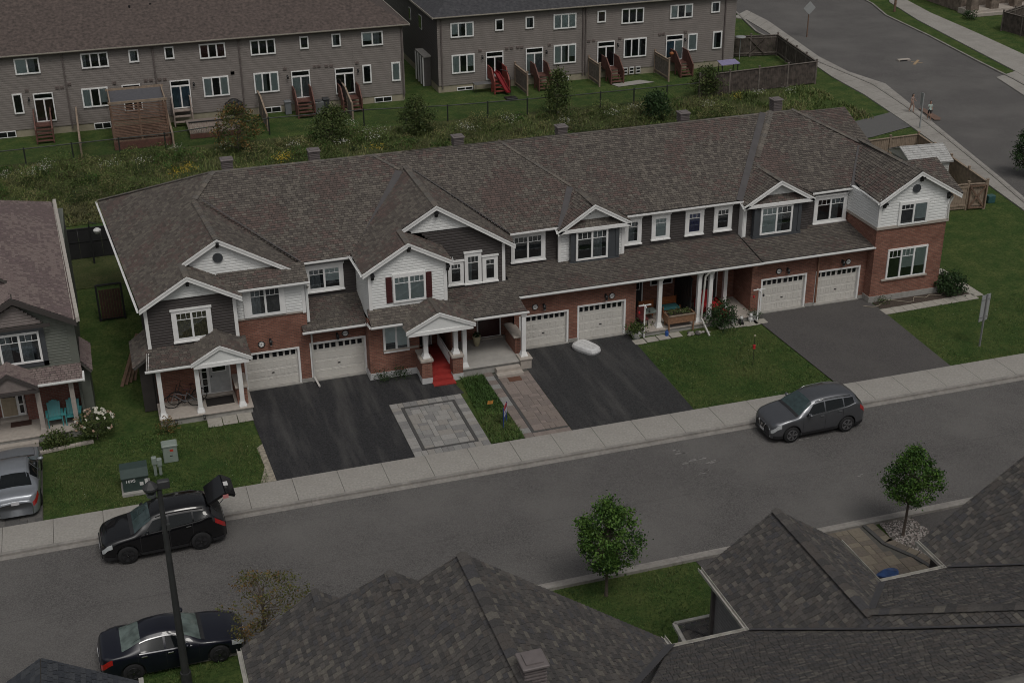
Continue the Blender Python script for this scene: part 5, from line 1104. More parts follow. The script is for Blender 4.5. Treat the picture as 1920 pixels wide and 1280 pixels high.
_v = _ray(998, 1272); _nn = Vector((.69, 0, 1)); p = CAM+_v*((_nn.dot(Vector((7.3, 0, gl_(7.3))))-_nn.dot(CAM))/_nn.dot(_v)); mb = MB(); zb = p.z; vy = p.y
mb.box(p.x-.23, p.x+.23, vy-.23, vy+.23, zb-.4, zb+.5, vent_m)
for k in range(5): mb.box(p.x-.26, p.x+.26, vy-.26, vy+.26, zb+.02+k*.09, zb+.05+k*.09, vent_m)
mb.bbox(p.x-.31, p.x+.31, vy-.31, vy+.31, zb+.5, zb+.56, vent_m, b=.02); mb.box(p.x-.2, p.x+.2, vy-.2, vy+.2, zb+.56, zb+.6, vent_m); mb.build('roof_ventilator', fr)
# neighbouring roof tip at the lower left corner
nb = thing('brick_house', 'near house of which only the slate blue roof tip shows in the lower left corner', 'house', (-3.2, -30, 0))
slate = shingle_mats('blue_charcoal_shingle', [(.052, .056, .064), (.062, .066, .073), (.045, .049, .057)])
for poly in ([(-3.15, -25.2, 6.55), (-.9, -25.2, 5.2), (-.9, -44, 5.2), (-3.15, -44, 6.55)], [(-3.15, -25.2, 6.55), (-5.4, -25.2, 5.2), (-5.4, -44, 5.2), (-3.15, -44, 6.55)]):
    poly = [Vector(p) for p in poly]; mb = MB(); mb.prism([p-Vector((0, 0, .02)) for p in poly], (0, 0, -.1), under_m); mb.build('roof_deck', nb); mb = MB(); courses(mb, poly, slate, .145, (.17, .34), .012); mb.build('roof_shingles', nb, kind='stuff')
mb = MB(); mb.box(-5.2, -1.1, -44, -25.5, 0, 5.1, gw); mb.prism([(-5.2, -25.5, 5.1), (-1.1, -25.5, 5.1), (-3.15, -25.5, 6.35)], (0, -.2, 0), gw); mb.build('wall', nb)
mb = MB(); mb.beam((-.84, -25.15, 5.2), (-.84, -40, 5.2), .12, .12, gm); mb.build('gutter', nb)
# ground in front of the near row: grass, patio stones, gravel
# ================================================================== paved areas, stone by stone
def inpoly(x, y, P):
    c = False
    for i in range(len(P)):
        x0, y0 = P[i]; x1, y1 = P[(i+1) % len(P)]
        if (y0 > y) != (y1 > y) and x < x0+(y-y0)/(y1-y0)*(x1-x0): c = not c
    return c
pav = [M('paver_%s' % k, c, rough=.9, var=.12, scale=12, bump=.2) for k, c in zip('abcd', ((.24, .235, .225), (.29, .28, .265), (.2, .195, .19), (.26, .245, .225)))]
pink = [M('rosy_paver_%s' % k, c, rough=.9, var=.12, scale=12, bump=.2) for k, c in zip('abc', ((.2, .165, .145), (.225, .185, .165), (.18, .15, .135)))]
buff = [M('buff_paver_%s' % k, c, rough=.9, var=.14, scale=10, bump=.2) for k, c in zip('abc', ((.15, .125, .1), (.175, .15, .115), (.13, .11, .09)))]
dkp = M('charcoal_paver', (.07, .068, .066), rough=.9, var=.15, scale=14)
sand = M('joint_sand', (.09, .085, .075), rough=.95)
pcache = {}
def lay_stone(parent, x0, x1, y0, y1, z, m, rot=0):
    w_, h_ = round(x1-x0, 2), round(y1-y0, 2); k = (w_, h_, m.name)
    if k not in pcache: mb = MB(); mb.bbox(0, w_-.012, 0, h_-.012, -.03, 0, m, b=.006); pcache[k] = mb.mesh('paver')
    return part('paver', pcache[k], (x0, y0, z+R.uniform(-.002, .002)), parent)
def base(name, P, z): g = MB(); g.poly([(x, y, z) for x, y in P], sand); return struct(g, name)
# square of pale pavers with a charcoal band
P = [(10.62, -3.38), (13.92, -3.38), (13.94, -8.11), (10.66, -8.11)]; pt = base('patio', P, .026); X0, X1, Y0, Y1 = 10.64, 13.93, -8.1, -3.39
def border(parent, x0, x1, y0, y1, w, l, mats, z=.052):
    x = x0
    while x < x1-.02: e = min(x+l*R.uniform(.8, 1.2), x1); lay_stone(parent, x, e, y0, y0+w, z, R.choice(mats)); lay_stone(parent, x, e, y1-w, y1, z, R.choice(mats)); x = e
    y = y0+w
    while y < y1-w-.02: e = min(y+l*R.uniform(.8, 1.2), y1-w); lay_stone(parent, x0, x0+w, y, e, z, R.choice(mats)); lay_stone(parent, x1-w, x1, y, e, z, R.choice(mats)); y = e
border(pt, X0, X1, Y0, Y1, .42, .3, pav); border(pt, X0+.42, X1-.42, Y0+.42, Y1-.42, .13, .4, [dkp])
def random_fill(parent, x0, x1, y0, y1, mats, u=.2, z=.052, poly=None, big=True):
    nx = int((x1-x0)/u); ny = int((y1-y0)/u); u2 = (x1-x0)/nx; v2 = (y1-y0)/ny; used = set()
    for j in range(ny):
        for i in range(nx):
            if (i, j) in used: continue
            opts = [(2, 2), (2, 1), (1, 2), (2, 2), (3, 2), (1, 1)] if big else [(2, 1), (2, 2), (1, 1)]
            R.shuffle(opts)
            for (a, b) in opts+[(1, 1)]:
                cells = [(i+p, j+q) for p in range(a) for q in range(b)]
                if all(c not in used and c[0] < nx and c[1] < ny for c in cells): break
            if poly and not inpoly(x0+(i+a/2)*u2, y0+(j+b/2)*v2, poly): used.update(cells); continue
            used.update(cells); lay_stone(parent, x0+i*u2, x0+(i+a)*u2, y0+j*v2, y0+(j+b)*v2, z, R.choice(mats))
random_fill(pt, X0+.56, X1-.56, Y0+.56, Y1-.56, pav, .21)
# walkway of rosy pavers
P = [(15.4, -1.95), (17.5, -1.95), (17.52, -8.11), (15.42, -8.11)]; wk = base('walkway', P, .026)
y = -8.1
while y < -2.2:
    lay_stone(wk, 15.42, 15.84, y, y+.42, .052, R.choice(pink+pav[:1])); y += .42
y = -7.62
while y < -2.3: lay_stone(wk, 15.84, 15.97, y, y+.3, .052, dkp); y += .3
x = 15.84
while x < 17.3: lay_stone(wk, x, x+.3, -7.75, -7.62, .052, dkp); lay_stone(wk, x, x+.36, -8.1, -7.75, .052, R.choice(pink)); x += .33
random_fill(wk, 15.98, 17.5, -7.6, -2.25, pink, .24, big=False)
# buff patio driveway on the near side, charcoal band bending round the gravel bed
P = [(19.75, -18.35), (25.9, -18.35), (25.95, -19.5), (26.9, -21.2), (26.9, -27.5), (19.75, -27.5)]; pd = base('near_patio', P, .012)
band = [Vector((25.42, -18.36, .05)), Vector((25.5, -19.6, .05)), Vector((26.1, -20.7, .05)), Vector((26.45, -21.9, .05)), Vector((26.5, -24, .05))]
fillP = [(19.75, -18.36), (25.3, -18.36), (25.35, -19.7), (25.95, -20.8), (26.25, -21.9), (26.3, -27.5), (19.75, -27.5)]
random_fill(pd, 19.8, 26.3, -24.2, -18.37, buff, .27, z=.04, poly=fillP, big=False)
g = MB()
for i in range(len(band)-1): a, b = band[i], band[i+1]; g.beam(a, b, .16, .05, dkp)
g.build('band', pd)
g = MB()
for i in range(len(band)-1):
    a, b = band[i], band[i+1]; d = (b-a); k = max(1, int(d.length/.4)); sd = Vector((-d.y, d.x, 0)).normalized()*-.24
    for j in range(k): p = a+d*(j/k)-sd; q = a+d*((j+.95)/k)-sd; o = MB(); o.beam(p, q, .32, .05, R.choice(buff)); o.build('paver', pd)
flat('near_asphalt', [V2(27.45, -18.35), V2(31, -18.35), V2(31, -26), V2(27.2, -22)], drive_old, .014); flat('near_asphalt', [V2(18.5, -18.35), V2(19.72, -18.35), V2(19.72, -25), V2(19.2, -25)], drive_old, .01)
# dark paver driveway under the silver sedan
P = [(-7.6, -8.11), (-3.98, -8.11), (-3.98, -2.15), (-7.6, -2.15)]; ld_drive = base('paver_driveway', P, .012)
random_fill(ld_drive, -7.0, -4.0, -8.1, -2.2, [M('dusky_paver_%s' % k, c, rough=.9, var=.15, scale=12) for k, c in zip('ab', ((.11, .105, .1), (.085, .082, .08)))], .26, z=.04, big=False)
# gravel bed
g = MB(); gp = [(26.05, -18.4), (27.4, -18.4), (27.6, -19.6), (27.3, -22.3), (26.75, -21.6), (26.3, -20.6), (25.95, -19.7)]
g.poly([(x, y, .02) for x, y in gp], sand); gmats = [M('gravel_%s' % k, c, rough=.9) for k, c in zip('abc', ((.3, .27, .25), (.2, .17, .16), (.38, .35, .33)))]
for i in range(1900):
    x = R.uniform(25.9, 27.65); y = R.uniform(-22.3, -18.4)
    if not inpoly(x, y, gp): continue
    r = R.uniform(.02, .045); T = Matrix.Translation((x, y, .03)) @ Matrix.Rotation(R.uniform(0, 3), 4, 'Z') @ Matrix.Rotation(R.uniform(-.5, .5), 4, 'X')
    vs = [T @ Vector(v) for v in ((-r, -r*.7, 0), (r, -r*.8, 0), (r*.9, r*.7, 0), (-r*.8, r*.8, 0), (-r*.4, -r*.3, r*.8), (r*.5, -r*.3, r*.7), (r*.3, r*.4, r*.8))]
    g.add(vs, [(0, 1, 5, 4), (1, 2, 6, 5), (2, 3, 6), (3, 0, 4), (3, 4, 6), (4, 5, 6)], R.choice(gmats))
g.build('gravel', None, False, (0, 0, 0), 'stuff')
# stepping slabs
def slabs(name, label, pts, w_, l, z=.04, m=None):
    t = thing(name, label, 'paving slabs', (*pts[0], 0))
    for (x, y, r) in [(p[0], p[1], p[2] if len(p) > 2 else 0) for p in pts]:
        mb = MB(); mb.bbox(-w_/2, w_/2, -l/2, l/2, 0, z, m or M('slab_concrete', (.34, .32, .28), rough=.9, var=.12, scale=6), b=.012, T=Matrix.Translation((x, y, .0)) @ Matrix.Rotation(r+R.uniform(-.02, .02), 4, 'Z')); mb.build('slab', t)
    return t
slabs('stepping_slabs', 'three buff slabs in front of the first porch step by the black driveway', [(3.15, -2.45), (3.8, -2.42), (4.45, -2.4)], .62, .75)
slabs('stepping_slabs', 'short row of uneven slabs beside the potted grass at the shared porch', [(23.55, -1.05), (24.2, -.98), (24.85, -.95), (25.5, -.9)], .6, .5)
slabs('stepping_slabs', 'slabs along the shared porch leading to the plain grey driveway', [(28.2, -.8), (28.95, -.85), (29.6, -.9), (30.1, -.85)], .68, .5)
slabs('stepping_slabs', 'L shaped path of pale slabs round the planting bed of the end house', [(36.75+i*.62, -1.85+i*.02) for i in range(9)]+[(42.2, -1.4+i*.62) for i in range(6)], .6, .6)
g = MB(); g.poly([(36.6, -.6, .012), (36.6, -1.5, .012), (41.9, -1.35, .012), (41.6, .9, .012), (40.45, .9, .012), (40.45, -.6, .012)], M('bark_soil', (.06, .045, .035), rough=.95, var=.5, scale=20, bump=.8)); struct(g, 'planting_bed')
g = MB(); g.poly([(4.55, -5.2, .008), (4.95, -4.8, .008), (5.05, -8.0, .008), (4.3, -8.05, .008), (4.65, -6.8, .008)], M('bare_sandy_soil', (.28, .25, .2), rough=.95, var=.4, scale=6, bump=.6)); struct(g, 'bare_soil')
# white scrape marks and dark cracks on the road
crack = M('tar_line', (.075, .072, .07), rough=.9); scr = M('road_scuff', (.25, .24, .23), rough=.9)
g = MB(); x = -8.0; pts = []
while x < 60: pts.append(Vector((x, -14.15+.05*mnoise.noise(Vector((x*.8, 0, 0))), -.016))); x += .5
for i in range(len(pts)-1): g.quad(pts[i]-Vector((0, .012, 0)), pts[i+1]-Vector((0, .012, 0)), pts[i+1]+Vector((0, .012, 0)), pts[i]+Vector((0, .012, 0)), crack)
struct(g, 'road_seam')
g = MB()
for px, py, l in ((1272, 850, .5), (1300, 862, .8), (1330, 866, .5), (1282, 868, .3), (1312, 886, .5), (1502, 822, .25), (1545, 822, .2), (1612, 892, .15), (1262, 846, .3)):
    p = G(px, py)
    for k in range(4): a = p+Vector((R.uniform(-.2, .2), R.uniform(-.08, .08), -.015)); d = Vector((l*R.uniform(.3, 1), R.uniform(-.05, .05), 0)); g.quad(a, a+d, a+d+Vector((0, .03, 0)), a+Vector((0, .03, 0)), scr)
struct(g, 'scuff_marks')
g = MB(); p = G(1718, 117, -.008); q = G(1702, 112, -.008); g.beam(p+Vector((-.6, -.6, 0)), p+Vector((.6, .6, 0)), .22, .004, M('utility_paint', (.35, .25, .15), rough=.8)); g.beam(p+Vector((.35, -.4, .001)), p+Vector((-.3, .3, .001)), .12, .004, MATS['utility_paint']); struct(g, 'painted_cross')

# ================================================================== vegetation
def leafmat(name, c, var=.35):
    m = M(name, c, rough=.6, var=var, scale=3.5, spec=.25); return m
lf = [leafmat('maple_leaf_%s' % k, c) for k, c in zip('abc', ((.045, .1, .018), (.08, .15, .028), (.018, .046, .01)))]
lb = [leafmat('rusty_leaf_%s' % k, c) for k, c in zip('abc', ((.1, .09, .03), (.08, .088, .026), (.15, .09, .03)))]
ls = [leafmat('shrub_leaf_%s' % k, c) for k, c in zip('abc', ((.05, .075, .02), (.08, .1, .032), (.032, .05, .015)))]
ld_ = [leafmat('deep_green_leaf_%s' % k, c) for k, c in zip('abc', ((.02, .045, .014), (.03, .06, .018), (.014, .03, .01)))]
bark = M('bark', (.1, .08, .065), rough=.95, var=.3, scale=20, bump=.6)
def leaf(mb, c, s, m, up=.3):
    a = Vector((R.gauss(0, 1), R.gauss(0, 1), R.gauss(0, 1)+up)).normalized(); b = a.orthogonal().normalized(); b = (Matrix.Rotation(R.uniform(0, 6.28), 3, a) @ b); d = a.cross(b)
    mb.add([c-b*s*.5, c+d*s*.32+a*s*.06, c+b*s*.5, c-d*s*.32+a*s*.06], [(0, 1, 2, 3)], m)
def tree(name, label, cat, base_, h, cr, czr, leaves, nclus, per, lsz, trunk_r=.06, gap=.0, seed=1, group=None, shape=None, lean=(0, 0), cl_r=.28, limbs=True):
    rs = R.getstate(); R.seed(seed); t = thing(name, label, cat, base_, group); B = Vector(base_)
    z0, z1 = czr; cz = (z0+z1)/2; hz = (z1-z0)/2; mb = MB(); top = B+Vector((lean[0], lean[1], z1-hz*.3))
    mb.tube([B+Vector((0, 0, -.05)), B+Vector((lean[0]*.2, lean[1]*.2, z0*.5)), B+Vector((lean[0]*.5, lean[1]*.5, cz)), top], [trunk_r*1.3, trunk_r, trunk_r*.7, trunk_r*.2], bark, 7); mb.build('trunk', t)
    cm = MB(); lm = MB(); cen = []
    for i in range(nclus):
        while True:
            v = Vector((R.uniform(-1, 1), R.uniform(-1, 1), R.uniform(-1, 1)))
            if .25 < v.length < 1 and R.random() < v.length**1.2: break
        k = shape(v.z) if shape else math.sqrt(max(.05, 1-(max(0, v.z))**2*.9)); k *= 1+.45*mnoise.noise(v*1.6+Vector((seed, 0, 0)))
        p = B+Vector((lean[0]*.6+v.x*cr*k, lean[1]*.6+v.y*cr*k, cz+v.z*hz))*1.0
        if R.random() < gap: continue
        cen.append(p)
    for p in cen:
        if limbs and R.random() < .6:
            s0 = B+Vector((lean[0]*.5, lean[1]*.5, max(z0*.9, min(z1*.85, p.z-B.z-R.uniform(.2, .6)*hz)))); mid = s0.lerp(p, .5)+Vector((0, 0, .05)); lm.tube([s0, mid, p], [trunk_r*.35, trunk_r*.22, trunk_r*.08], bark, 4)
        mm = R.choice(leaves) if R.random() < .35 else leaves[0 if R.random() < .5 else 1]
        for j in range(per):
            q = p+Vector((R.gauss(0, cl_r*.5), R.gauss(0, cl_r*.5), R.gauss(0, cl_r*.4))); leaf(cm, q, lsz*R.uniform(.6, 1.3), mm if R.random() < .7 else R.choice(leaves))
    if lm.v: lm.build('limb', t, kind='stuff')
    cm.build('crown', t, kind='stuff'); R.setstate(rs); return t
tree('maple_tree', 'bushy green young tree on the near lawn left of the steep gable', 'tree', (14.7, -19.2, 0), 4, 1.2, (1.15, 4.0), lf, 125, 88, .098, .055, seed=3, cl_r=.25, group='young street trees', shape=lambda z: (1-.75*max(0, z)**1.6)*(1-.25*max(0, -z)))
tree('maple_tree', 'small green tree with thin leaning trunk in the gravel bed by the stone patio', 'tree', (26.45, -19.36, 0), 3.7, 1.02, (1.55, 3.75), lf, 88, 85, .095, .05, seed=8, cl_r=.23, group='young street trees', shape=lambda z: (1-.7*max(0, z)**1.6), lean=(.15, 0))
tree('sparse_tree', 'sparse young tree with rusty thin leaves behind the navy sedan', 'tree', (2.85, -19.3, 0), 4.3, 1.3, (1.5, 3.6), lb, 80, 36, .08, .055, seed=5, cl_r=.22, lean=(.2, 0))
tree('conifer_tree', 'dark evergreen tree cut by the right edge beside the side street', 'tree', (56.2, 13.2, 0), 3.6, 1.4, (.5, 3.7), ld_, 150, 40, .12, .08, seed=6, shape=lambda z: .55-.45*z+.1)
for (x, y, h, r, s, lab, cc) in ((9.1, 35.2, 3.4, 1.5, 11, 'broad russet tinged shrub before the low deck railing', 1), (15.6, 35.0, 2.7, 1.2, 12, 'dark olive shrub in the meadow below the red garden stairs', 0), (21.6, 35.0, 2.6, 1.0, 13, 'olive shrub in the meadow below the gap between rear rows', 0), (32.5, 36.0, 3.6, .85, 14, 'upright green shrub growing before the chain link fence by the second red stair', 0), (38.9, 32.6, 2.0, .9, 15, 'dark green shrub rising behind the ridge near the long meadow', 2), (44.9, 36.9, 2.4, 1.0, 16, 'light green shrub at the left end of the dark weathered fence', 0)):
    tree('meadow_shrub', lab, 'shrub', (x, y, 0), h, r, (.25, h), [ls, lb[1:]+ls, ld_][0 if cc == 0 else (1 if cc == 1 else 2)], 110, 26, .15, .04, seed=s, group='shrubs along the chain link fence', cl_r=.4, shape=lambda z: 1-.35*z)
hyd = tree('hydrangea_bush', 'hydrangea bush with white and blush flower heads by the left house', 'bush', (-1.75, -2.2, 0), 1.3, .8, (.1, 1.25), ls, 90, 22, .09, .03, seed=21, cl_r=.25)
fm = [M('hydrangea_white', (.6, .58, .5), rough=.8), M('hydrangea_blush', (.32, .22, .16), rough=.8)]
for i in range(46):
    a = R.uniform(0, 6.28); e = R.uniform(.1, 1.45); m_ = fm[0] if (math.cos(a) > .1 and e > .5) or R.random() < .2 else fm[1]; p = Vector((-1.75+math.cos(a)*math.cos(e)*.9, -2.2+math.sin(a)*math.cos(e)*.8, .6+.75*math.sin(e))); mb = MB()
    for k in range(9): mb.sphere(p+Vector((R.gauss(0, .025), R.gauss(0, .025), R.gauss(0, .02))), .028, m_, 5, 4)
    mb.build('flower_head', hyd)
tree('garden_bush', 'low spiky green plant in the bed before the left porch', 'plant', (-3.35, -2.35, 0), .6, .55, (.05, .6), ls, 40, 22, .12, .02, seed=22, limbs=False)
tree('garden_bush', 'dark green evergreen bush at the corner of the end brick house', 'bush', (41.0, -1.0, 0), 1.2, .75, (.05, 1.15), ld_, 80, 26, .12, .03, seed=23, shape=lambda z: 1-.3*z)
tree('garden_bush', 'tall dark leafy bush before the shared porch columns', 'bush', (28.0, -.75, 0), 1.4, .75, (.05, 1.3), ld_, 90, 24, .1, .03, seed=24, shape=lambda z: 1-.3*z)
tree('garden_bush', 'small reddish shrub at the left front corner of the first porch', 'bush', (1.15, -2.6, 0), .5, .45, (.02, .5), lb[1:]+ls, 25, 20, .08, .02, seed=25, limbs=False)
tree('garden_bush', 'tall wispy shrub beside the right brick wall of the end house', 'bush', (41.3, 2.4, 0), 2.4, .6, (.3, 2.2), ls, 45, 20, .09, .03, seed=29)
for i, (x, y) in enumerate(((10.95, -1.05), (11.75, -1.0))): tree('potted_shrub', ('left' if i == 0 else 'right')+' of two small dark bushes at the white foundation below the shutters', 'bush', (x, y, 0), .5, .28, (.08, .5), ld_, 22, 18, .07, .02, seed=26+i, limbs=False)
t_ = tree('ornamental_grass', 'overflowing potted grass in a white bowl beside the fourth garage door', 'plant', (23.6, -.55, .1), .6, .4, (.25, .65), ls, 30, 22, .11, .02, seed=28, limbs=False); mb = MB(); mb.lathe((23.6, -.55, 0), [(.18, 0), (.27, .2), (.29, .3), (.25, .31)], white_soft, 14); mb.build('bowl', t_)
# meadow weeds: blades, stems and flower specks
def blades(name, n, area, hr, mats, w=.03, kind='stuff', poly=None, dens=None):
    mb = MB(); x0, x1, y0, y1 = area
    for i in range(n):
        x = R.uniform(x0, x1); y = R.uniform(y0, y1)
        if poly and not inpoly(x, y, poly): continue
        dn = mnoise.noise(Vector((x*.45, y*.45, 3.1)))
        if dens and dn < dens+R.uniform(-.3, .3): continue
        h = R.uniform(*hr)*(1+dn*.8); a = R.uniform(0, 6.28); l = Vector((math.cos(a), math.sin(a), 0)); s = Vector((-l.y, l.x, 0))*w*R.uniform(.6, 1.3); p = Vector((x, y, 0)); m = mats[min(len(mats)-1, max(0, int((mnoise.noise(Vector((x*.3, y*.3, 0)))*.9+.5+R.uniform(-.25, .25))*len(mats))))]
        t = p+l*h*R.uniform(.3, 1.1)+Vector((0, 0, h)); mid = p+l*h*.12+Vector((0, 0, h*.55))
        mb.add([p-s, p+s, mid+s*.8, mid-s*.8, t], [(0, 1, 2, 3), (3, 2, 4)], m)
    return mb.build(name, None, False, (0, 0, 0), kind)
wm = [leafmat('weed_%s' % k, c) for k, c in zip('abcde', ((.06, .085, .024), (.085, .125, .034), (.14, .165, .055), (.17, .165, .07), (.09, .09, .04)))]
blades('tall_weeds', 26000, (-12, 46, 24.2, 36.8), (.1, .3), wm, w=.025); blades('tall_weeds', 9000, (-12, 3, 24.2, 28), (.08, .25), wm, w=.025)
blades('tall_weeds', 9000, (42, 54, 27.5, 37), (.12, .35), wm, w=.03, dens=-.1)
lw = MB()
for i in range(420):
    x = R.uniform(-12, 46); y = R.uniform(25, 36.7); k = R.choice((wm[0], wm[1], wm[2], ls[1], ls[0], wm[3], wm[4], ls[2], lf[0])); r = (R.uniform(.25, .7) if R.random() < .7 else R.uniform(.7, 1.15))*(1+.6*mnoise.noise(Vector((x*.3, y*.3, 7)))); hh = r*R.uniform(.7, 1.2)
    for j in range(int(40+300*r*r+120*r)):
        a = R.uniform(0, 6.28); e = math.acos(R.uniform(0, 1)); q = R.uniform(.75, 1.05); leaf(lw, Vector((x+math.cos(a)*math.sin(e)*r*q, y+math.sin(a)*math.sin(e)*r*q, max(.03, math.cos(e)*hh*q))), R.uniform(.06, .13), k if R.random() < .8 else R.choice(wm), up=.8)
lw.build('leafy_weeds', None, False, (0, 0, 0), 'stuff')
for nm, m_, cl_, zz in (('white_wildflowers', M('wild_white', (.45, .45, .4), rough=.8), [(285, 245), (305, 240), (205, 305), (80, 315), (85, 305), (55, 322), (265, 300), (420, 270), (285, 250), (660, 230), (690, 245), (720, 240), (700, 255), (550, 270), (870, 235), (880, 240), (955, 220), (1150, 210), (1190, 200), (1330, 195), (1240, 195), (1420, 170), (1480, 165), (330, 275), (370, 240), (10, 325), (640, 265), (1060, 225)], .8),
                       ('goldenrod', M('wild_yellow', (.42, .3, .03), rough=.8), [(530, 292), (525, 296), (540, 290), (345, 318), (330, 322), (352, 310), (705, 275), (1380, 178)], .6)):
    fb = MB()
    for (px, py) in cl_:
        c = G(px, py, zz)
        for k in range(90 if nm == 'goldenrod' else 60):
            p = c+Vector((R.gauss(0, .3), R.gauss(0, .3), R.gauss(0, .12))); leaf(fb, p, R.uniform(.05, .1), m_, up=2)
    fb.build(nm, None, False, (0, 0, 0), 'stuff')
# lawn tufts: short blades breaking up the lawn and its edges
gb = [leafmat('grass_blade_%s' % k, c) for k, c in zip('abc', ((.04, .08, .018), (.07, .12, .03), (.1, .12, .04)))]
def tufts(n, P, h=(.03, .09), w=.012):
    xs = [p[0] for p in P]; ys = [p[1] for p in P]; return blades('lawn_tufts', n, (min(xs), max(xs), min(ys), max(ys)), h, gb, w=w, poly=P)
tufts(15000, [(-3.8, -8.1), (4.7, -8.1), (4.5, -2.6), (1, -2.4), (-3.5, -2.8)]); tufts(9000, [(13.98, -8.1), (15.4, -8.1), (15.4, -2), (14.3, -2)], h=(.05, .16), w=.016); tufts(14000, [(23.25, -8.1), (30.3, -8.1), (29.9, -1.2), (23.4, -1.3)])
tufts(9000, [(36.3, -8.1), (46, -8.1), (46, -2.2), (42.4, -1.8), (36.6, -2.2)]); tufts(9000, [(12.8, -18.4), (18.4, -18.4), (19.2, -25), (15, -25), (12.6, -25)]); tufts(4000, [(-2, -21.5), (2.2, -18.35), (-6, -18.35), (-6, -21.5)])
lit = MB(); pet = M('clover_speck', (.45, .45, .38), rough=.9)
for i in range(420):
    x, y = R.choice(((R.uniform(-3.5, 4.4), R.uniform(-8, -3)), (R.uniform(23.4, 30), R.uniform(-8, -1.5)), (R.uniform(36.8, 44), R.uniform(-8, -2.4)))); leaf(lit, Vector((x, y, .05)), R.uniform(.02, .045), pet if R.random() < .5 else lb[2], up=4)
lit.build('lawn_specks', None, False, (0, 0, 0), 'stuff')
# ================================================================== cars
def interp(keys, x):
    if x <= keys[0][0]: return keys[0][1]
    if x >= keys[-1][0]: return keys[-1][1]
    for i in range(len(keys)-1):
        x0, y0 = keys[i]; x1, y1 = keys[i+1]
        if x0 <= x <= x1:
            m0 = (y1-keys[i-1][1])/(x1-keys[i-1][0]) if i > 0 else (y1-y0)/(x1-x0)
            m1 = (keys[i+2][1]-y0)/(keys[i+2][0]-x0) if i+2 < len(keys) else (y1-y0)/(x1-x0)
            t = (x-x0)/(x1-x0); d = x1-x0
            return (2*t**3-3*t**2+1)*y0+(t**3-2*t**2+t)*d*m0*.8+(-2*t**3+3*t**2)*y1+(t**3-t**2)*d*m1*.8
tyre_m = M('tyre_rubber', (.012, .012, .013), rough=.85); plast = M('black_plastic', (.02, .02, .022), rough=.6); chrome = M('chrome', (.5, .5, .5), rough=.2, metal=1, var=.05)
carglass = M('car_glass', (.008, .01, .011), rough=.06, spec=.35, var=.05, coat=.0); carglass_f = M('car_windscreen', (.04, .062, .064), rough=.06, spec=.5, var=.2, coat=.1)
headm = M('headlamp', (.45, .47, .48), rough=.12, coat=1); tailm = M('tail_lamp', (.35, .012, .012), rough=.15, coat=1)
def paint(name, c, metal=.0, rough=.3): return M(name, c, rough=rough, metal=metal, var=.04, coat=.6, spec=.4)
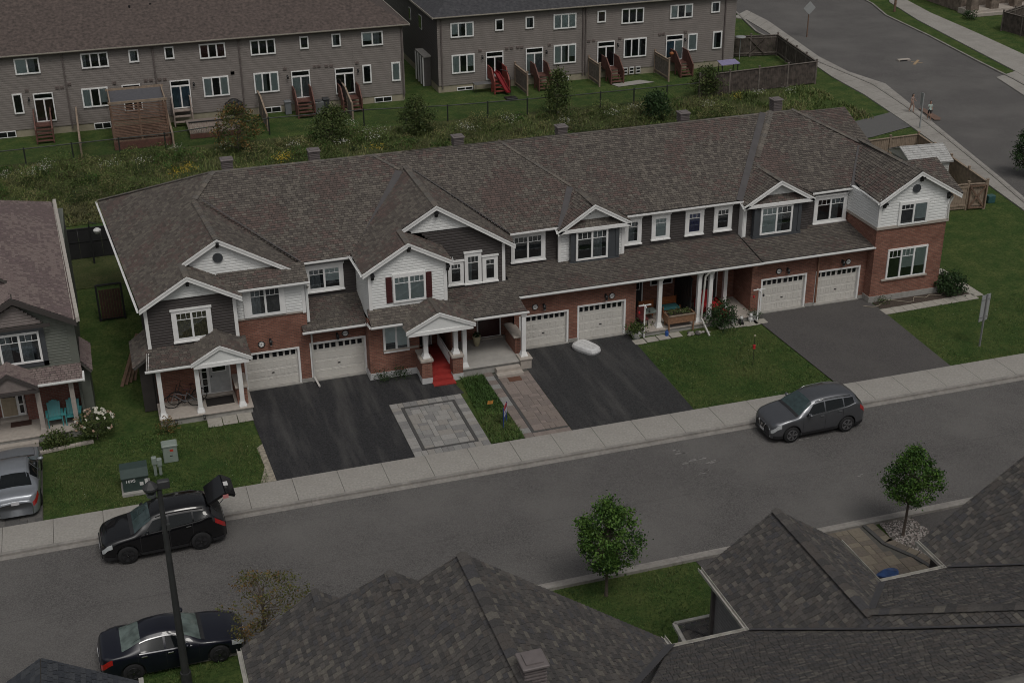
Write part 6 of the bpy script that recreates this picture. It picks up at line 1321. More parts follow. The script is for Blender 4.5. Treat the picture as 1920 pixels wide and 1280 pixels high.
def car(name, label, spec, pm, loc, rotz, suv, open_gate=False, rimm=None, plate=None, gl=None, far=False):
    L_, W, axf, axr, wr_ = spec['L'], spec['W']/2, spec['axf'], spec['axr'], spec['wr']
    root = thing(name, label, 'car', loc); root.rotation_euler = (0, 0, rotz)
    def arch(x):
        z = spec['sill']
        for a in (axf, axr):
            r = wr_*1.17; 
            if abs(x-a) < r: z = max(z, wr_+math.sqrt(r*r-(x-a)**2)-.0)
        return z
    def sec(x):
        w_ = interp(spec['w'], x); zt = interp(spec['zt'], x); zb = interp(spec['zbelt'], x); rw = interp(spec['roofw'], x); rail = interp(spec['rail'], x)
        a = arch(x); z1 = max(a+.02, .42); z2 = max(zb-.22, a+.04, z1+.02); zb = min(max(zb, z2+.03), zt-.01); zr = max(zb+.005, zt-rail)
        return [(w_*.95 if a < .4 else w_*.985, a), (w_*.99, z1), (w_, z2), (w_*.965, zb), (rw, zr), (rw*.82, zt-.012), (0, zt+.015)]
    def S(x, s, sg=1, off=0.0):
        P = sec(x); i = min(5, int(s)); t = s-i; y = P[i][0]*(1-t)+P[i+1][0]*t; z = P[i][1]*(1-t)+P[i+1][1]*t
        if off:
            dy = P[i+1][0]-P[i][0]; dz = P[i+1][1]-P[i][1]; l = math.hypot(dy, dz) or 1
            ny, nz = dz/l, -dy/l
            dx = .02; Q = sec(min(L_, x+dx)); P2 = sec(max(0, x-dx)); zt2 = (Q[i][1]*(1-t)+Q[i+1][1]*t-P2[i][1]*(1-t)-P2[i+1][1]*t)/(2*dx) if nz > .3 else 0; wt = (Q[i][0]*(1-t)+Q[i+1][0]*t-P2[i][0]*(1-t)-P2[i+1][0]*t)/(2*dx) if abs(ny) > .3 else 0
            nx = -zt2*nz-wt*ny; k = off/math.sqrt(nx*nx+1); return Vector((x+nx*k, (y+ny*k)*sg, z+nz*k))
        return Vector((x, y*sg, z))
    xs = sorted({round(i*L_/70, 4) for i in range(71)}|{round(a+d*wr_*1.17, 4) for a in (axf, axr) for d in (-1, -.97, -.85, .85, .97, 1)}|{.03, L_-.03})
    ss = [0, 1, 1.5, 2, 2.5, 3, 3.5, 4, 4.35, 4.7, 5, 5.5, 6]
    mb = MB(); n = len(ss); vs = []
    for x in xs: vs += [S(x, s, 1) for s in ss]+[S(x, s, -1) for s in reversed(ss[:-1])]
    m_ = 2*n-1; fs = [(i*m_+j, i*m_+j+1, (i+1)*m_+j+1, (i+1)*m_+j) for i in range(len(xs)-1) for j in range(m_-1)]
    fs += [tuple(range(m_)), tuple(range((len(xs)-1)*m_+m_-1, (len(xs)-1)*m_-1, -1))]
    mb.add(vs, fs, pm); O = Vector((0, 0, 0))
    def bl(mb_, nm, smooth=False, par=root, org=(0, 0, 0)):
        o = bpy.data.objects.new(nm, mb_.mesh(nm, (0, 0, 0), smooth)); COL.objects.link(o); o.parent = par; o.location = org; return o
    bl(mb, 'body', True)
    fl = MB(); fl.box(.25, L_-.25, -W*.86, W*.86, .2, .45, plast)
    for a in (axf, axr): fl.box(a-wr_*1.1, a+wr_*1.1, -W*.8, W*.8, .3, .72, plast)
    bl(fl, 'underbody')
    def patch(nm, x0, x1, s0, s1, m, off=.006, sides=(1, -1), nx=8, ns=6, across=False, taper=None):
        q = MB()
        for sg in sides:
            vv = []
            for i in range(nx+1):
                for j in range(ns+1):
                    s = s0+(s1-s0)*j/ns; xa = x0+(x1-x0)*i/nx
                    if taper: xa = xa+taper*(j/ns)*(1-i/nx)
                    vv.append(S(xa, s, sg, off))
            ff = [(i*(ns+1)+j, i*(ns+1)+j+1, (i+1)*(ns+1)+j+1, (i+1)*(ns+1)+j) for i in range(nx) for j in range(ns)]
            q.add(vv, ff, m)
            if not across: bl(q, nm, True); q = MB()
        if across: bl(q, nm, True)
    ws0, ws1 = spec['ws']; rw0, rw1 = spec['rear']
    patch('windscreen', ws0, ws1, 4.12, 6, gl or carglass_f, across=True)
    patch('cowl', ws0-.13, ws0-.0, 4.15, 6, plast, across=True, off=.01)
    if not open_gate: patch('rear_window', rw0, rw1, 4.15, 6, gl or carglass_f if not suv else carglass, across=True)
    else: patch('boot_opening', rw0-.02, L_-.06, 2.2, 6, plast, across=True, off=.008)
    for k, (x0, x1, tp) in enumerate(spec['side']): patch('side_window', x0, x1, 3.1, 3.9, carglass, taper=tp)
    x0, x1 = spec['side'][0][0]-.05, spec['side'][-1][1]+.05
    patch('window_trim', x0, x1, 2.97, 3.06, chrome if spec.get('chrome', True) else plast, off=.009, nx=16, ns=1)
    if spec.get('chrome_top'): patch('window_trim', spec['side'][0][0]+.3, spec['side'][-1][1], 3.92, 3.99, chrome, off=.01, nx=16, ns=1)
    patch('headlight', .03, spec['hl'], 2.25, 3.0, headm, off=.008); patch('tail_light', L_-spec['tl'], L_-.03, 2.1, 2.95, tailm, off=.009)
    if suv: patch('cladding', .1, L_-.1, 0, .85, plast, off=.01, nx=60, ns=1)
    for x in spec['seams']: patch('door_seam', x-.007, x+.007, .9, 3.0, plast, off=.004, nx=1, ns=8)
    patch('bonnet_seam', .35, ws0-.05, 4.0, 4.08, plast, off=.003, nx=10, ns=1)
    for sg in (1, -1):
        for x in spec['handles']: q = MB(); p = S(x, 2.55, sg, .02); q.box(-.09, .09, -.018, .018, -.014, .014, chrome if spec.get('chrome', True) else pm); bl(q, 'door_handle', org=tuple(p))
        q = MB(); p = S(spec['mir'], 3.05, sg, .1); q.sphere((0, 0, 0), (.08, .12, .075), pm, 10, 7); bl(q, 'mirror', True, org=tuple(p+Vector((0, .04*sg, .04))))
        if suv: q = MB(); xa, xb = spec['rails']; q.tube([S(xa+(xb-xa)*i/8, 4.25, sg, .05 if 0 < i < 8 else .0) for i in range(9)], .018, chrome if spec.get('chrome', True) else plast, 6); bl(q, 'roof_rail', True)
    rm = rimm or M('dark_rim', (.04, .04, .042), rough=.35, metal=.6); T = Matrix.Rotation(math.radians(90), 3, 'X')
    for a in (axf, axr):
        for sg in (1, -1):
            q = MB(); q.lathe((0, .11*sg if sg > 0 else .11*sg+.22, 0), [(wr_*.66, 0), (wr_*.93, 0), (wr_, .03), (wr_, .19), (wr_*.93, .22), (wr_*.66, .22)], tyre_m, 28, T=T); o = bl(q, 'wheel', True, org=(a, (W-.115)*sg, wr_))
            r = MB(); y = .125*sg; r.lathe((0, y-.012*sg+.01, 0), [(wr_*.6, 0), (wr_*.6, .02)], plast, 20, T=T)
            r.tube([(math.cos(2*math.pi*k/24)*wr_*.63, y-.005*sg, math.sin(2*math.pi*k/24)*wr_*.63) for k in range(25)], .013, rm, 5, cap=False)
            for k in range(5):
                for dd in (-.13, .13): an = k*2*math.pi/5; r.beam((0, y, 0), (math.cos(an+dd)*wr_*.64, y, math.sin(an+dd)*wr_*.64), .035, .03, rm, up=(0, 1, 0))
            r.sphere((0, y, 0), (.045, .02, .045), chrome, 8, 5); bl(r, 'rim', False, o)
    q = MB(); zg = spec['grille']; q.bbox(-.02, .05, -W*.5, W*.5, zg[0], zg[1], plast, b=.02); q.box(-.015, .03, -W*.62, W*.62, .24, .36, plast); bl(q, 'grille')
    if spec.get('vgrille'): q = MB(); q.beam((-.03, -.28, zg[1]+.02), (-.035, -.13, zg[0]+.02), .03, .04, chrome); q.beam((-.03, .28, zg[1]+.02), (-.035, .13, zg[0]+.02), .03, .04, chrome); q.beam((-.035, -.14, zg[0]+.02), (-.035, .14, zg[0]+.02), .03, .03, chrome); q.beam((.02, -W*.66, .3), (.02, W*.66, .3), .03, .03, chrome); q.lathe((-.03, 0, (zg[0]+zg[1])/2+.02), [(.055, 0), (.055, .015)], chrome, 14, T=Matrix.Rotation(math.radians(-90), 3, 'Y')); bl(q, 'grille_emblem')
    pl = M('number_plate', (.5, .5, .52), rough=.5)
    q = MB(); q.box(-.04, -.02, -.15, .15, .38, .5, pl); bl(q, 'number_plate')
    q = MB(); q.box(L_+.002, L_+.015, -.15, .15, spec['plz'], spec['plz']+.14, pl); o = bl(q, 'number_plate')
    return root, S, bl
SUV = dict(L=4.66, W=1.84, axf=.93, axr=3.65, wr=.365, sill=.26, w=[(0, .56), (.05, .7), (.18, .82), (.45, .9), (.95, .92), (3.7, .92), (4.2, .89), (4.5, .8), (4.66, .62)],
           zt=[(0, .7), (.06, .84), (.25, .97), (.7, 1.08), (1.22, 1.16), (1.6, 1.42), (1.98, 1.63), (2.4, 1.71), (3.2, 1.73), (3.9, 1.67), (4.12, 1.58), (4.4, 1.27), (4.58, 1.04), (4.66, .88)], zbelt=[(0, .6), (.3, .88), (1.2, 1.06), (2.5, 1.13), (3.6, 1.22), (4.1, 1.32), (4.4, 1.1), (4.66, .82)],
           roofw=[(0, .5), (.2, .7), (1.2, .78), (1.98, .66), (3.6, .66), (4.15, .62), (4.5, .66), (4.66, .5)], rail=[(0, .03), (1.2, .03), (1.9, .1), (4.1, .12), (4.66, .03)], ws=(1.27, 1.93), rear=(4.17, 4.46), side=[(1.55, 2.5, .42), (2.57, 3.42, 0), (3.48, 3.95, -.0)], hl=.42, tl=.42, seams=(1.45, 2.53, 3.4), handles=(2.35, 3.25), mir=1.72, rails=(2.1, 3.85), grille=(.5, .74), plz=.72, chrome_top=True, vgrille=True)
SED = dict(L=4.58, W=1.8, axf=.88, axr=3.6, wr=.33, sill=.2, w=[(0, .5), (.06, .68), (.2, .8), (.5, .87), (.95, .9), (3.7, .9), (4.2, .86), (4.45, .76), (4.58, .6)],
           zt=[(0, .6), (.1, .71), (.5, .84), (1.0, .92), (1.35, .97), (1.75, 1.2), (2.1, 1.36), (2.5, 1.42), (3.0, 1.39), (3.3, 1.31), (3.75, 1.12), (4.0, 1.05), (4.4, 1.02), (4.52, .95), (4.58, .75)], zbelt=[(0, .55), (.3, .72), (1.3, .88), (2.5, .94), (3.5, .99), (4.2, .98), (4.58, .7)],
           roofw=[(0, .45), (.2, .62), (1.3, .74), (2.1, .58), (3.2, .57), (3.8, .66), (4.4, .72), (4.58, .5)], rail=[(0, .03), (1.3, .03), (2.0, .09), (3.2, .09), (3.9, .03), (4.58, .03)], ws=(1.4, 2.08), rear=(3.25, 3.86), side=[(1.75, 2.5, .4), (2.57, 3.3, 0)], hl=.45, tl=.4, seams=(1.5, 2.53, 3.4), handles=(2.38, 3.2), mir=1.85, rails=(2.1, 3.85), grille=(.36, .58), plz=.7)
def shrink(sp, k):
    q = dict(sp)
    for a in ('L', 'axf', 'axr', 'hl', 'tl', 'mir'): q[a] = sp[a]*k
    for a in ('w', 'zt', 'zbelt', 'roofw', 'rail'): q[a] = [(x*k, v) for x, v in sp[a]]
    for a in ('ws', 'rear', 'seams', 'handles', 'rails'): q[a] = tuple(v*k for v in sp[a])
    q['side'] = [(a*k, b*k, c) for a, b, c in sp['side']]; return q
SUV = shrink(SUV, .965)
p = G(1483, 828); car('grey_suv', 'grey metallic SUV with silver roof rails parked at the far kerb by the lawn', SUV, paint('grey_metallic', (.15, .155, .168), .75, .36), (p.x-.93, p.y+.83, -.015), math.radians(1.5), True, rimm=M('silver_rim', (.3, .3, .31), rough=.35, metal=.8))
SED['chrome_top'] = True
SUVB = dict(SUV); SUVB.update(chrome=False, chrome_top=False, vgrille=False)
p = G(243, 1055); root, S, bl_ = car('black_suv', 'black SUV with its tailgate raised, parked before the green utility box', SUVB, paint('black_paint', (.004, .004, .005), 0, .22), (p.x-.93, p.y+.83, -.015), math.radians(2), True, open_gate=True)
q = MB(); blk = MATS['black_paint']; A = Vector((3.95, 0, 1.68)); B = Vector((4.6, 0, 2.05)); C_ = Vector((4.95, 0, 1.85)); w0, w1 = .62, .68
for (a, b, wa, wb) in ((A, B, w0, w1), (B, C_, w1, w1*.9)):
    d = (b-a).normalized(); nn = Vector((-d.z, 0, d.x))*.04
    q.add([a+nn+Vector((0, -wa, 0)), a+nn+Vector((0, wa, 0)), b+nn+Vector((0, wb, 0)), b+nn+Vector((0, -wb, 0)), a-nn*1.5+Vector((0, -wa, 0)), a-nn*1.5+Vector((0, wa, 0)), b-nn*1.5+Vector((0, wb, 0)), b-nn*1.5+Vector((0, -wb, 0))], [(0, 1, 2, 3), (7, 6, 5, 4), (0, 3, 7, 4), (1, 5, 6, 2), (3, 2, 6, 7), (0, 4, 5, 1)], blk)
tg = bl_(q, 'tailgate'); q = MB(); q.box(4.5, 4.7, -.7, -.62, 1.86, 2.0, M('tail_lamp_pale', (.5, .2, .2), rough=.3)); q.box(4.62, 4.78, -.15, .1, 2.05, 2.09, white_soft); bl_(q, 'tailgate_lamp', par=tg)
q = MB()
for sg in (1, -1): q.tube([(4.2, .6*sg, 1.45), (4.5, .62*sg, 1.8)], .014, plast, 6)
bl_(q, 'gas_strut')
p = G(412, 1237); car('navy_sedan', 'dark navy sedan parked at the near kerb behind the lamp post', SED, paint('navy_paint', (.006, .007, .015), .1, .3), (p.x+.88, p.y+.81, -.015), math.radians(180+1.5), False, gl=M('pale_windscreen', (.11, .14, .13), rough=.08, spec=.4, coat=.0, var=.4, scale=3))
car('silver_sedan', 'silver blue sedan with red tail lamps parked nose in by the left porch', SED, paint('silver_blue_paint', (.3, .32, .35), .5, .35), (-4.88, -3.2, .03), math.radians(-90), False, gl=carglass)
# ================================================================== street furniture
lp = thing('street_lamp', 'tall dark lamp post with a lantern head between the black SUV and the navy sedan', 'street lamp', (.33, -19.3, 0))
iron = M('dark_pole_metal', (.035, .036, .037), rough=.6, var=.15)
mb = MB(); mb.tube([(.33, -19.3, 0), (.33, -19.3, 2), (.34, -19.3, 7.3)], [.135, .115, .07], iron, 12); mb.tube([(.33, -19.3, 0), (.33, -19.3, .5)], .17, iron, 12); mb.build('pole', lp)
mb = MB(); mb.lathe((.34, -19.3, 7.3), [(.06, 0), (.1, .05), (.1, .15), (.05, .2)], iron, 10); mb.tube([(.34, -19.3, 7.4), (.0, -19.3, 7.45)], .025, iron, 6); mb.build('collar', lp)
mb = MB(); mb.lathe((.1, -19.3, 7.2), [(.07, 0), (.2, .12), (.23, .18), (.23, .24), (.12, .36), (.05, .42)], iron, 12); mb.lathe((.1, -19.3, 7.0), [(.05, .05), (.13, .1), (.15, .2)], M('lamp_lens', (.1, .11, .11), rough=.2), 12); mb.bbox(.3, .66, -19.4, -19.2, 7.35, 7.6, iron, b=.03); mb.build('lamp_head', lp)
mb = MB(); mb.box(.4, .5, -19.42, -19.3, 5.9, 6.1, iron); mb.build('clamp', lp)
# transformer, pedestals
dg = M('dark_green_enamel', (.035, .055, .05), rough=.5, var=.1); lg = M('pale_green_enamel', (.23, .27, .24), rough=.55, var=.08)
tf = thing('transformer_box', 'dark green transformer cabinet on a concrete pad numbered 1695', 'utility box', (-.4, -6.85, 0))
mb = MB(); mb.bbox(-1.0, .12, -7.35, -6.35, 0, .14, found, b=.02); mb.build('pad', tf); mb = MB(); mb.prism([(-.93, -7.2, .14), (-.93, -6.4, .14), (-.93, -6.4, .95), (-.93, -6.9, .95), (-.93, -7.2, .8)], (.98, 0, 0), dg); mb.build('cabinet', tf)
mb = MB(); mb.prism([(-.97, -7.26, .78), (-.97, -6.88, .97), (-.97, -6.36, .97), (-.97, -6.36, .93), (-.97, -6.9, .93), (-.97, -7.26, .74)], (1.06, 0, 0), dg); mb.build('lid', tf)
text('1695', .2, (-.62, -7.206, .6), (math.radians(90), 0, 0), white, tf); mb = MB(); mb.box(-.28, -.14, -7.206, -7.201, .35, .5, white_soft); mb.box(-.08, .04, -7.206, -7.201, .35, .62, white_soft); mb.build('warning_label', tf)
pb = thing('utility_pedestal', 'pale green square utility pedestal with a small red label on the lawn', 'utility box', (1.1, -5.0, 0)); mb = MB(); mb.bbox(.78, 1.36, -5.2, -4.75, 0, .72, lg, b=.03); mb.bbox(.75, 1.39, -5.23, -4.72, .72, .8, lg, b=.03); mb.build('cabinet', pb); mb = MB(); mb.box(1.06, 1.2, -5.206, -5.201, .5, .6, M('red_label', (.4, .04, .02))); mb.box(1.04, 1.15, -5.208, -5.201, .28, .32, black_m); mb.build('label_plate', pb)
tp_ = thing('telecom_pedestal', 'pair of narrow pale grey telecom posts between the two utility boxes', 'utility post', (.5, -6.0, 0))
for x, h in ((.38, .85), (.58, .75)): mb = MB(); mb.box(x-.06, x+.06, -6.1, -5.98, 0, h-.3, lg); mb.bbox(x-.1, x+.1, -6.14, -5.94, h-.3, h, lg, b=.02); mb.build('post', tp_)
# signs
sign_back = M('sign_aluminium', (.3, .31, .31), rough=.45, var=.06); steel = M('galvanised_post', (.2, .2, .2), rough=.5)
sg_ = thing('road_sign', 'back of a tall rectangular road sign on the lawn at the right edge', 'road sign', (38.3, -6.6, 0)); T = Matrix.Translation((38.75, -6.6, 0)) @ Matrix.Rotation(math.radians(15), 4, 'Z')
mb = MB(); mb.box(-.3, .3, -.012, .012, 1.3, 2.65, sign_back, T=T); mb.build('sign_panel', sg_); mb = MB(); mb.box(-.035, .035, -.08, -.013, -.05, 2.7, steel, T=T); mb.build('post', sg_)
for z in (1.5, 2.4): mb = MB(); mb.box(-.29, .29, -.04, -.0125, z, z+.04, steel, T=T); mb.build('bracket', sg_)
ds = thing('road_sign', 'back of a diamond shaped warning sign beside the curved side street', 'road sign', (61.77, 51.5, 0)); mb = MB(); mb.box(61.73, 61.81, 51.46, 51.54, 0, 3.0, brown_wood); mb.build('post', ds); mb = MB(); mb.prism([(61.17, 51.42, 2.6), (61.77, 51.42, 2.0), (62.37, 51.42, 2.6), (61.77, 51.42, 3.2)], (0, .02, 0), sign_back); mb.build('sign_panel', ds)
ps = thing('path_sign', 'thin pale sign post where the footpath meets the pavement near two walking girls', 'sign post', (55.72, 24.4, 0)); mb = MB(); mb.box(55.68, 55.76, 24.36, 24.44, 0, 2.55, sign_back); mb.build('post', ps); mb = MB(); mb.box(55.6, 55.63, 24.25, 24.55, 1.7, 2.6, sign_back); mb.build('sign_panel', ps)
tpz = thing('hydro_pole', 'slim brown pole on the far boulevard of the side street', 'pole', (74.6, 57.5, 0)); mb = MB(); mb.tube([(*G(1677, 22)[:2], 0), (*G(1677, 22)[:2], 5)], .12, brown_wood, 10); mb.build('post', tpz)
fs = thing('for_sale_sign', 'small red white and blue real estate sign on the narrow grass strip', 'lawn sign', (15.0, -6.65, 0)); T = Matrix.Translation((14.98, -6.65, 0)) @ Matrix.Rotation(math.radians(60), 4, 'Z')
fr_m, fw_m, fb_m = M('sign_red', (.35, .02, .03), rough=.4), white, M('sign_blue', (.02, .05, .2), rough=.4)
mb = MB(); mb.box(-.3, .3, -.012, .012, .75, .95, fr_m, T=T); mb.box(-.3, .3, -.012, .012, .5, .75, fw_m, T=T); mb.box(-.3, .3, -.012, .012, .36, .5, fb_m, T=T); mb.build('sign_panel', fs); 
for x_ in (-.31, .28): mb = MB(); mb.box(x_, x_+.03, -.02, .02, 0, .98, fb_m, T=T); mb.build('stake', fs)
mb = MB(); T2 = Matrix.Translation((14.98, -6.65, .62)) @ Matrix.Rotation(math.radians(60), 4, 'Z')
for x in (-.15, -.05, .05): mb.box(x, x+.06, -.016, -.0125, -.06, .06, fb_m, T=T2)
mb.build('lettering', fs, kind='stuff')
os_ = thing('flag_marker', 'small orange marker on a wire in the narrow grass strip', 'marker', (14.75, -5.2, 0)); mb = MB(); mb.tube([(14.75, -5.2, 0), (14.75, -5.2, .45)], .008, black_m, 5); mb.build('stake', os_); mb = MB(); mb.prism([(14.62, -5.2, .3), (14.88, -5.2, .3), (14.9, -5.2, .48), (14.8, -5.2, .44), (14.66, -5.2, .48)], (0, .01, 0), M('marker_orange', (.5, .22, .05))); mb.build('flag', os_)
# ================================================================== things round the houses
# white roof box lying on the driveway
cb = thing('roof_cargo_box', 'white rooftop cargo box lying on the worn driveway before the fourth garage', 'cargo box', (21.1, -1.0, 0)); mb = MB(); gw_ = M('cargo_white', (.6, .6, .6), rough=.3, coat=.4)
T = Matrix.Translation((20.82, -1.1, .03)) @ Matrix.Rotation(math.radians(-62), 4, 'Z')
rings = []
for z, k in ((0, .93), (.1, 1), (.16, 1.0), (.26, .93), (.31, .8)):
    ring = []
    for i in range(24):
        a = 2*math.pi*i/24; c, s = math.cos(a), math.sin(a); r = (abs(c)**4+abs(s)**4)**-.25; ring.append(T @ Vector((c*r*.72*k, s*r*.42*k*(1-.12*c*r), z)))
    rings.append(ring)
vs = sum(rings, []); mb.add(vs, [(i*24+j, i*24+(j+1) % 24, (i+1)*24+(j+1) % 24, (i+1)*24+j) for i in range(4) for j in range(24)]+[tuple(range(96, 120))], gw_); mb.build('shell', cb, smooth=False)
mb = MB()
for y in (-.12, .12): mb.beam(T @ Vector((-.5, y, .315)), T @ Vector((.5, y*.9, .315)), .03, .02, gw_)
mb.build('rib', cb, kind='stuff')
# bicycle
def bike(label, T, fm_):
    t = thing('bicycle', label, 'bicycle', T.translation); P = lambda x, y, z: T @ Vector((x, y, z)); tm = M('bike_tyre', (.012, .012, .012), rough=.8)
    for x in (-.52, .52):
        mb = MB(); mb.tube([P(x+.33*math.cos(a), 0, .34+.33*math.sin(a)) for a in [2*math.pi*i/22 for i in range(23)]], .022, tm, 6, cap=False); w_ = mb.build('wheel', t); mb = MB()
        for i in range(12): a = math.pi*i/6; mb.beam(P(x, .02*(-1)**i, .34), P(x+.31*math.cos(a), 0, .34+.31*math.sin(a)), .004, .004, chrome)
        mb.lathe(P(x, 0, .34), [(.03, -.03), (.03, .03)], chrome, 8, T=Matrix.Rotation(math.radians(90), 3, 'X')); mb.build('spokes', w_, kind='stuff')
    mb = MB(); s, h, b, r, f = (-.18, 0, .78), (.33, 0, .82), (-.05, 0, .3), (-.52, 0, .34), (.52, 0, .34)
    for a, c in ((s, b), (b, (.36, 0, .68)), ((.34, 0, .8), (-.16, 0, .6)), (b, r), (s, r), (h, f)): mb.tube([P(*a), P(*c)], .018, fm_, 6)
    mb.build('frame', t); mb = MB(); mb.tube([P(.33, 0, .82), P(.28, 0, 1.0)], .015, black_m, 6); mb.tube([P(.2, -.3, 1.02), P(.28, 0, 1.0), P(.2, .3, 1.02)], .014, black_m, 6); mb.build('handlebar', t)
    mb = MB(); mb.tube([P(-.18, 0, .78), P(-.21, 0, .92)], .014, black_m, 6); mb.sphere(P(-.22, 0, .95), (.12, .07, .04), M('saddle', (.06, .02, .02)), 8, 6); mb.build('saddle', t); mb = MB(); mb.lathe(P(-.05, -.02, .3), [(.09, 0), (.09, .02)], black_m, 12, T=Matrix.Rotation(math.radians(90), 3, 'X')); mb.beam(P(-.05, -.06, .3), P(.08, -.08, .16), .02, .02, black_m); mb.build('crank', t)
    return t
bike('black and white mountain bicycle standing on the first porch behind the columns', Matrix.Translation((2.0, -1.2, .33)) @ Matrix.Rotation(math.radians(176), 4, 'Z') @ Matrix.Rotation(math.radians(-10), 4, 'X'), M('bike_white', (.16, .16, .17), rough=.3))
bike('dark bicycle leaning behind the other one on the first porch', Matrix.Translation((2.2, -.85, .33)) @ Matrix.Rotation(math.radians(183), 4, 'Z') @ Matrix.Rotation(math.radians(-8), 4, 'X'), M('bike_dark', (.03, .02, .02), rough=.3))
mat_m = M('dark_door_mat', (.015, .012, .011), rough=.95); mb = MB(); mb.box(2.95, 4.15, -1.5, -.75, .331, .345, mat_m); one(mb, 'door_mat', 'large black door mat before the pale grey door', 'door mat', (3.5, -1.1, .33))
mb = MB(); mb.box(-5.2, -4.35, -.75, -.3, .361, .375, M('brown_mat', (.07, .035, .025), rough=.95)); one(mb, 'door_mat', 'brown door mat before the tan door of the left house', 'door mat', (-4.8, -.5, .36))
mb = MB(); mb.box(16.35, 16.95, -3.05, -2.65, .053, .067, M('rust_mat', (.12, .055, .035), rough=.95)); one(mb, 'door_mat', 'rust brown mat on the rosy walkway below the stone steps', 'door mat', (16.6, -2.8, .05))
for i, (x, y) in enumerate(((1.55, -2.35), (2.75, -2.28))):
    t = thing('path_light', ('left' if i == 0 else 'right')+' of two small black path lanterns below the first porch', 'path light', (x, y, 0), 'black path lanterns'); mb = MB(); mb.tube([(x, y, 0), (x, y, .2)], .012, black_m, 6); mb.build('stake', t); mb = MB()
    for a, b in ((-.04, -.04), (.04, -.04), (.04, .04), (-.04, .04)): mb.box(x+a-.008, x+a+.008, y+b-.008, y+b+.008, .2, .34, black_m)
    mb.bbox(x-.06, x+.06, y-.06, y+.06, .34, .37, black_m, b=.01); mb.box(x-.05, x+.05, y-.05, y+.05, .18, .2, black_m); mb.build('lantern', t)
# adirondack chairs
turq = M('turquoise_plastic', (.06, .26, .27), rough=.45, var=.08)
def adirondack(x, y, rz, label, z=.36):
    t = thing('garden_chair', label, 'chair', (x, y, z), 'turquoise garden chairs'); T = Matrix.Translation((x, y, z)) @ Matrix.Rotation(rz, 4, 'Z')
    for i in range(5): mb = MB(); xx = -.25+i*.105; hh = .95-.04*abs(i-2)**1.5; mb.add([T @ Vector(v) for v in ((xx, .12, .28), (xx+.095, .12, .28), (xx+.105, .42, hh), (xx-.01, .42, hh), (xx, .15, .27), (xx+.095, .15, .27), (xx+.105, .45, hh), (xx-.01, .45, hh))], [(0, 1, 2, 3), (7, 6, 5, 4), (0, 3, 7, 4), (1, 5, 6, 2), (3, 2, 6, 7)], turq); mb.build('back_slat', t)
    mb = MB()
    for i in range(5): mb.box(-.26, .26, -.32+i*.095, -.24+i*.095, .36-i*.022, .38-i*.022, turq, T=T)
    mb.build('seat', t, kind='stuff')
    for sx in (-1, 1):
        mb = MB(); mb.box(sx*.31-.05, sx*.31+.05, -.36, .3, .52, .545, turq, T=T); mb.build('armrest', t); mb = MB(); mb.box(sx*.29-.02, sx*.29+.02, -.34, -.25, 0, .52, turq, T=T); mb.build('leg', t); mb = MB(); mb.prism([T @ Vector(v) for v in ((sx*.28-.015, -.34, .36), (sx*.28-.015, .35, .05), (sx*.28-.015, .42, .05), (sx*.28-.015, .2, .32), (sx*.28-.015, -.3, .4))], T.to_3x3() @ Vector((.03, 0, 0)), turq); mb.build('leg', t)
    return t
adirondack(-3.35, -1.0, .05, 'left of two turquoise garden chairs on the left porch'); adirondack(-2.6, -1.0, -.05, 'right turquoise garden chair partly behind the end column')
# planter urn, porch furniture
t = thing('plant_pot', 'tall cream urn with a dark plant beside the maroon door', 'plant pot', (15.75, .2, .47)); mb = MB(); mb.lathe((15.75, .2, .47), [(.1, 0), (.14, .1), (.2, .45), (.22, .5), (.18, .52), (.17, .45)], M('cream_glaze', (.42, .38, .25), rough=.4), 14); mb.build('urn', t); mb = MB()
for i in range(80): leaf(mb, Vector((15.75+R.gauss(0, .09), .2+R.gauss(0, .09), 1.08+R.gauss(0, .06))), .09, R.choice(ld_))
mb.build('foliage', t, kind='stuff')
orange = M('orange_wood', (.28, .09, .03), rough=.5, var=.2, scale=12)
def bench(x, y, z, w_, cushion, label, cat='bench'):
    t = thing('porch_bench', label, cat, (x, y, z)); 
    for i in range(4): mb = MB(); mb.box(x-w_/2, x+w_/2, y+.3, y+.33, z+.5+i*.1, z+.58+i*.1, orange); mb.build('back_slat', t)
    mb = MB(); mb.box(x-w_/2, x+w_/2, y-.25, y+.3, z+.38, z+.42, orange); mb.build('seat', t); mb = MB(); mb.bbox(x-w_/2+.02, x+w_/2-.02, y-.27, y+.26, z+.42, z+.52, cushion, b=.03); mb.build('cushion', t)
    for sx in (-1, 1):
        for yy in (-.22, .3): mb = MB(); xx = x+sx*(w_/2-.03); mb.box(xx-.025, xx+.025, y+yy-.025, y+yy+.025, z, z+(.6 if yy < 0 else .9), orange); mb.build('leg', t)
bench(24.75, .75, .24, .8, M('pale_blue_cushion', (.2, .24, .22), rough=.9), 'orange slatted porch chair with a pale blue cushion behind the shared porch column'); bench(25.95, .85, .24, .95, M('teal_cushion', (.03, .12, .13), rough=.9), 'orange slatted porch seat with a teal cushion beside the black screen')
t = thing('porch_chair', 'dark red porch chair beside the brick pier of the fourth garage', 'chair', (24.2, .2, .24)); mb = MB(); mb.bbox(24.0, 24.45, -.05, .4, .6, .7, M('dark_red_cushion', (.1, .02, .02), rough=.8), b=.03); mb.build('seat', t); mb = MB(); mb.bbox(24.0, 24.45, .4, .5, .6, 1.15, MATS['dark_red_cushion'], b=.03); mb.build('backrest', t)
for sx in (24.03, 24.42):
    for yy in (0, .45): mb = MB(); mb.box(sx-.02, sx+.02, yy-.02, yy+.02, .24, .6, black_m); mb.build('leg', t)
t = thing('armchair', 'bright red padded armchair before the dark door of the fifth unit', 'armchair', (27.9, .6, .24)); rc = M('bright_red_fabric', (.38, .015, .02), rough=.8, var=.15)
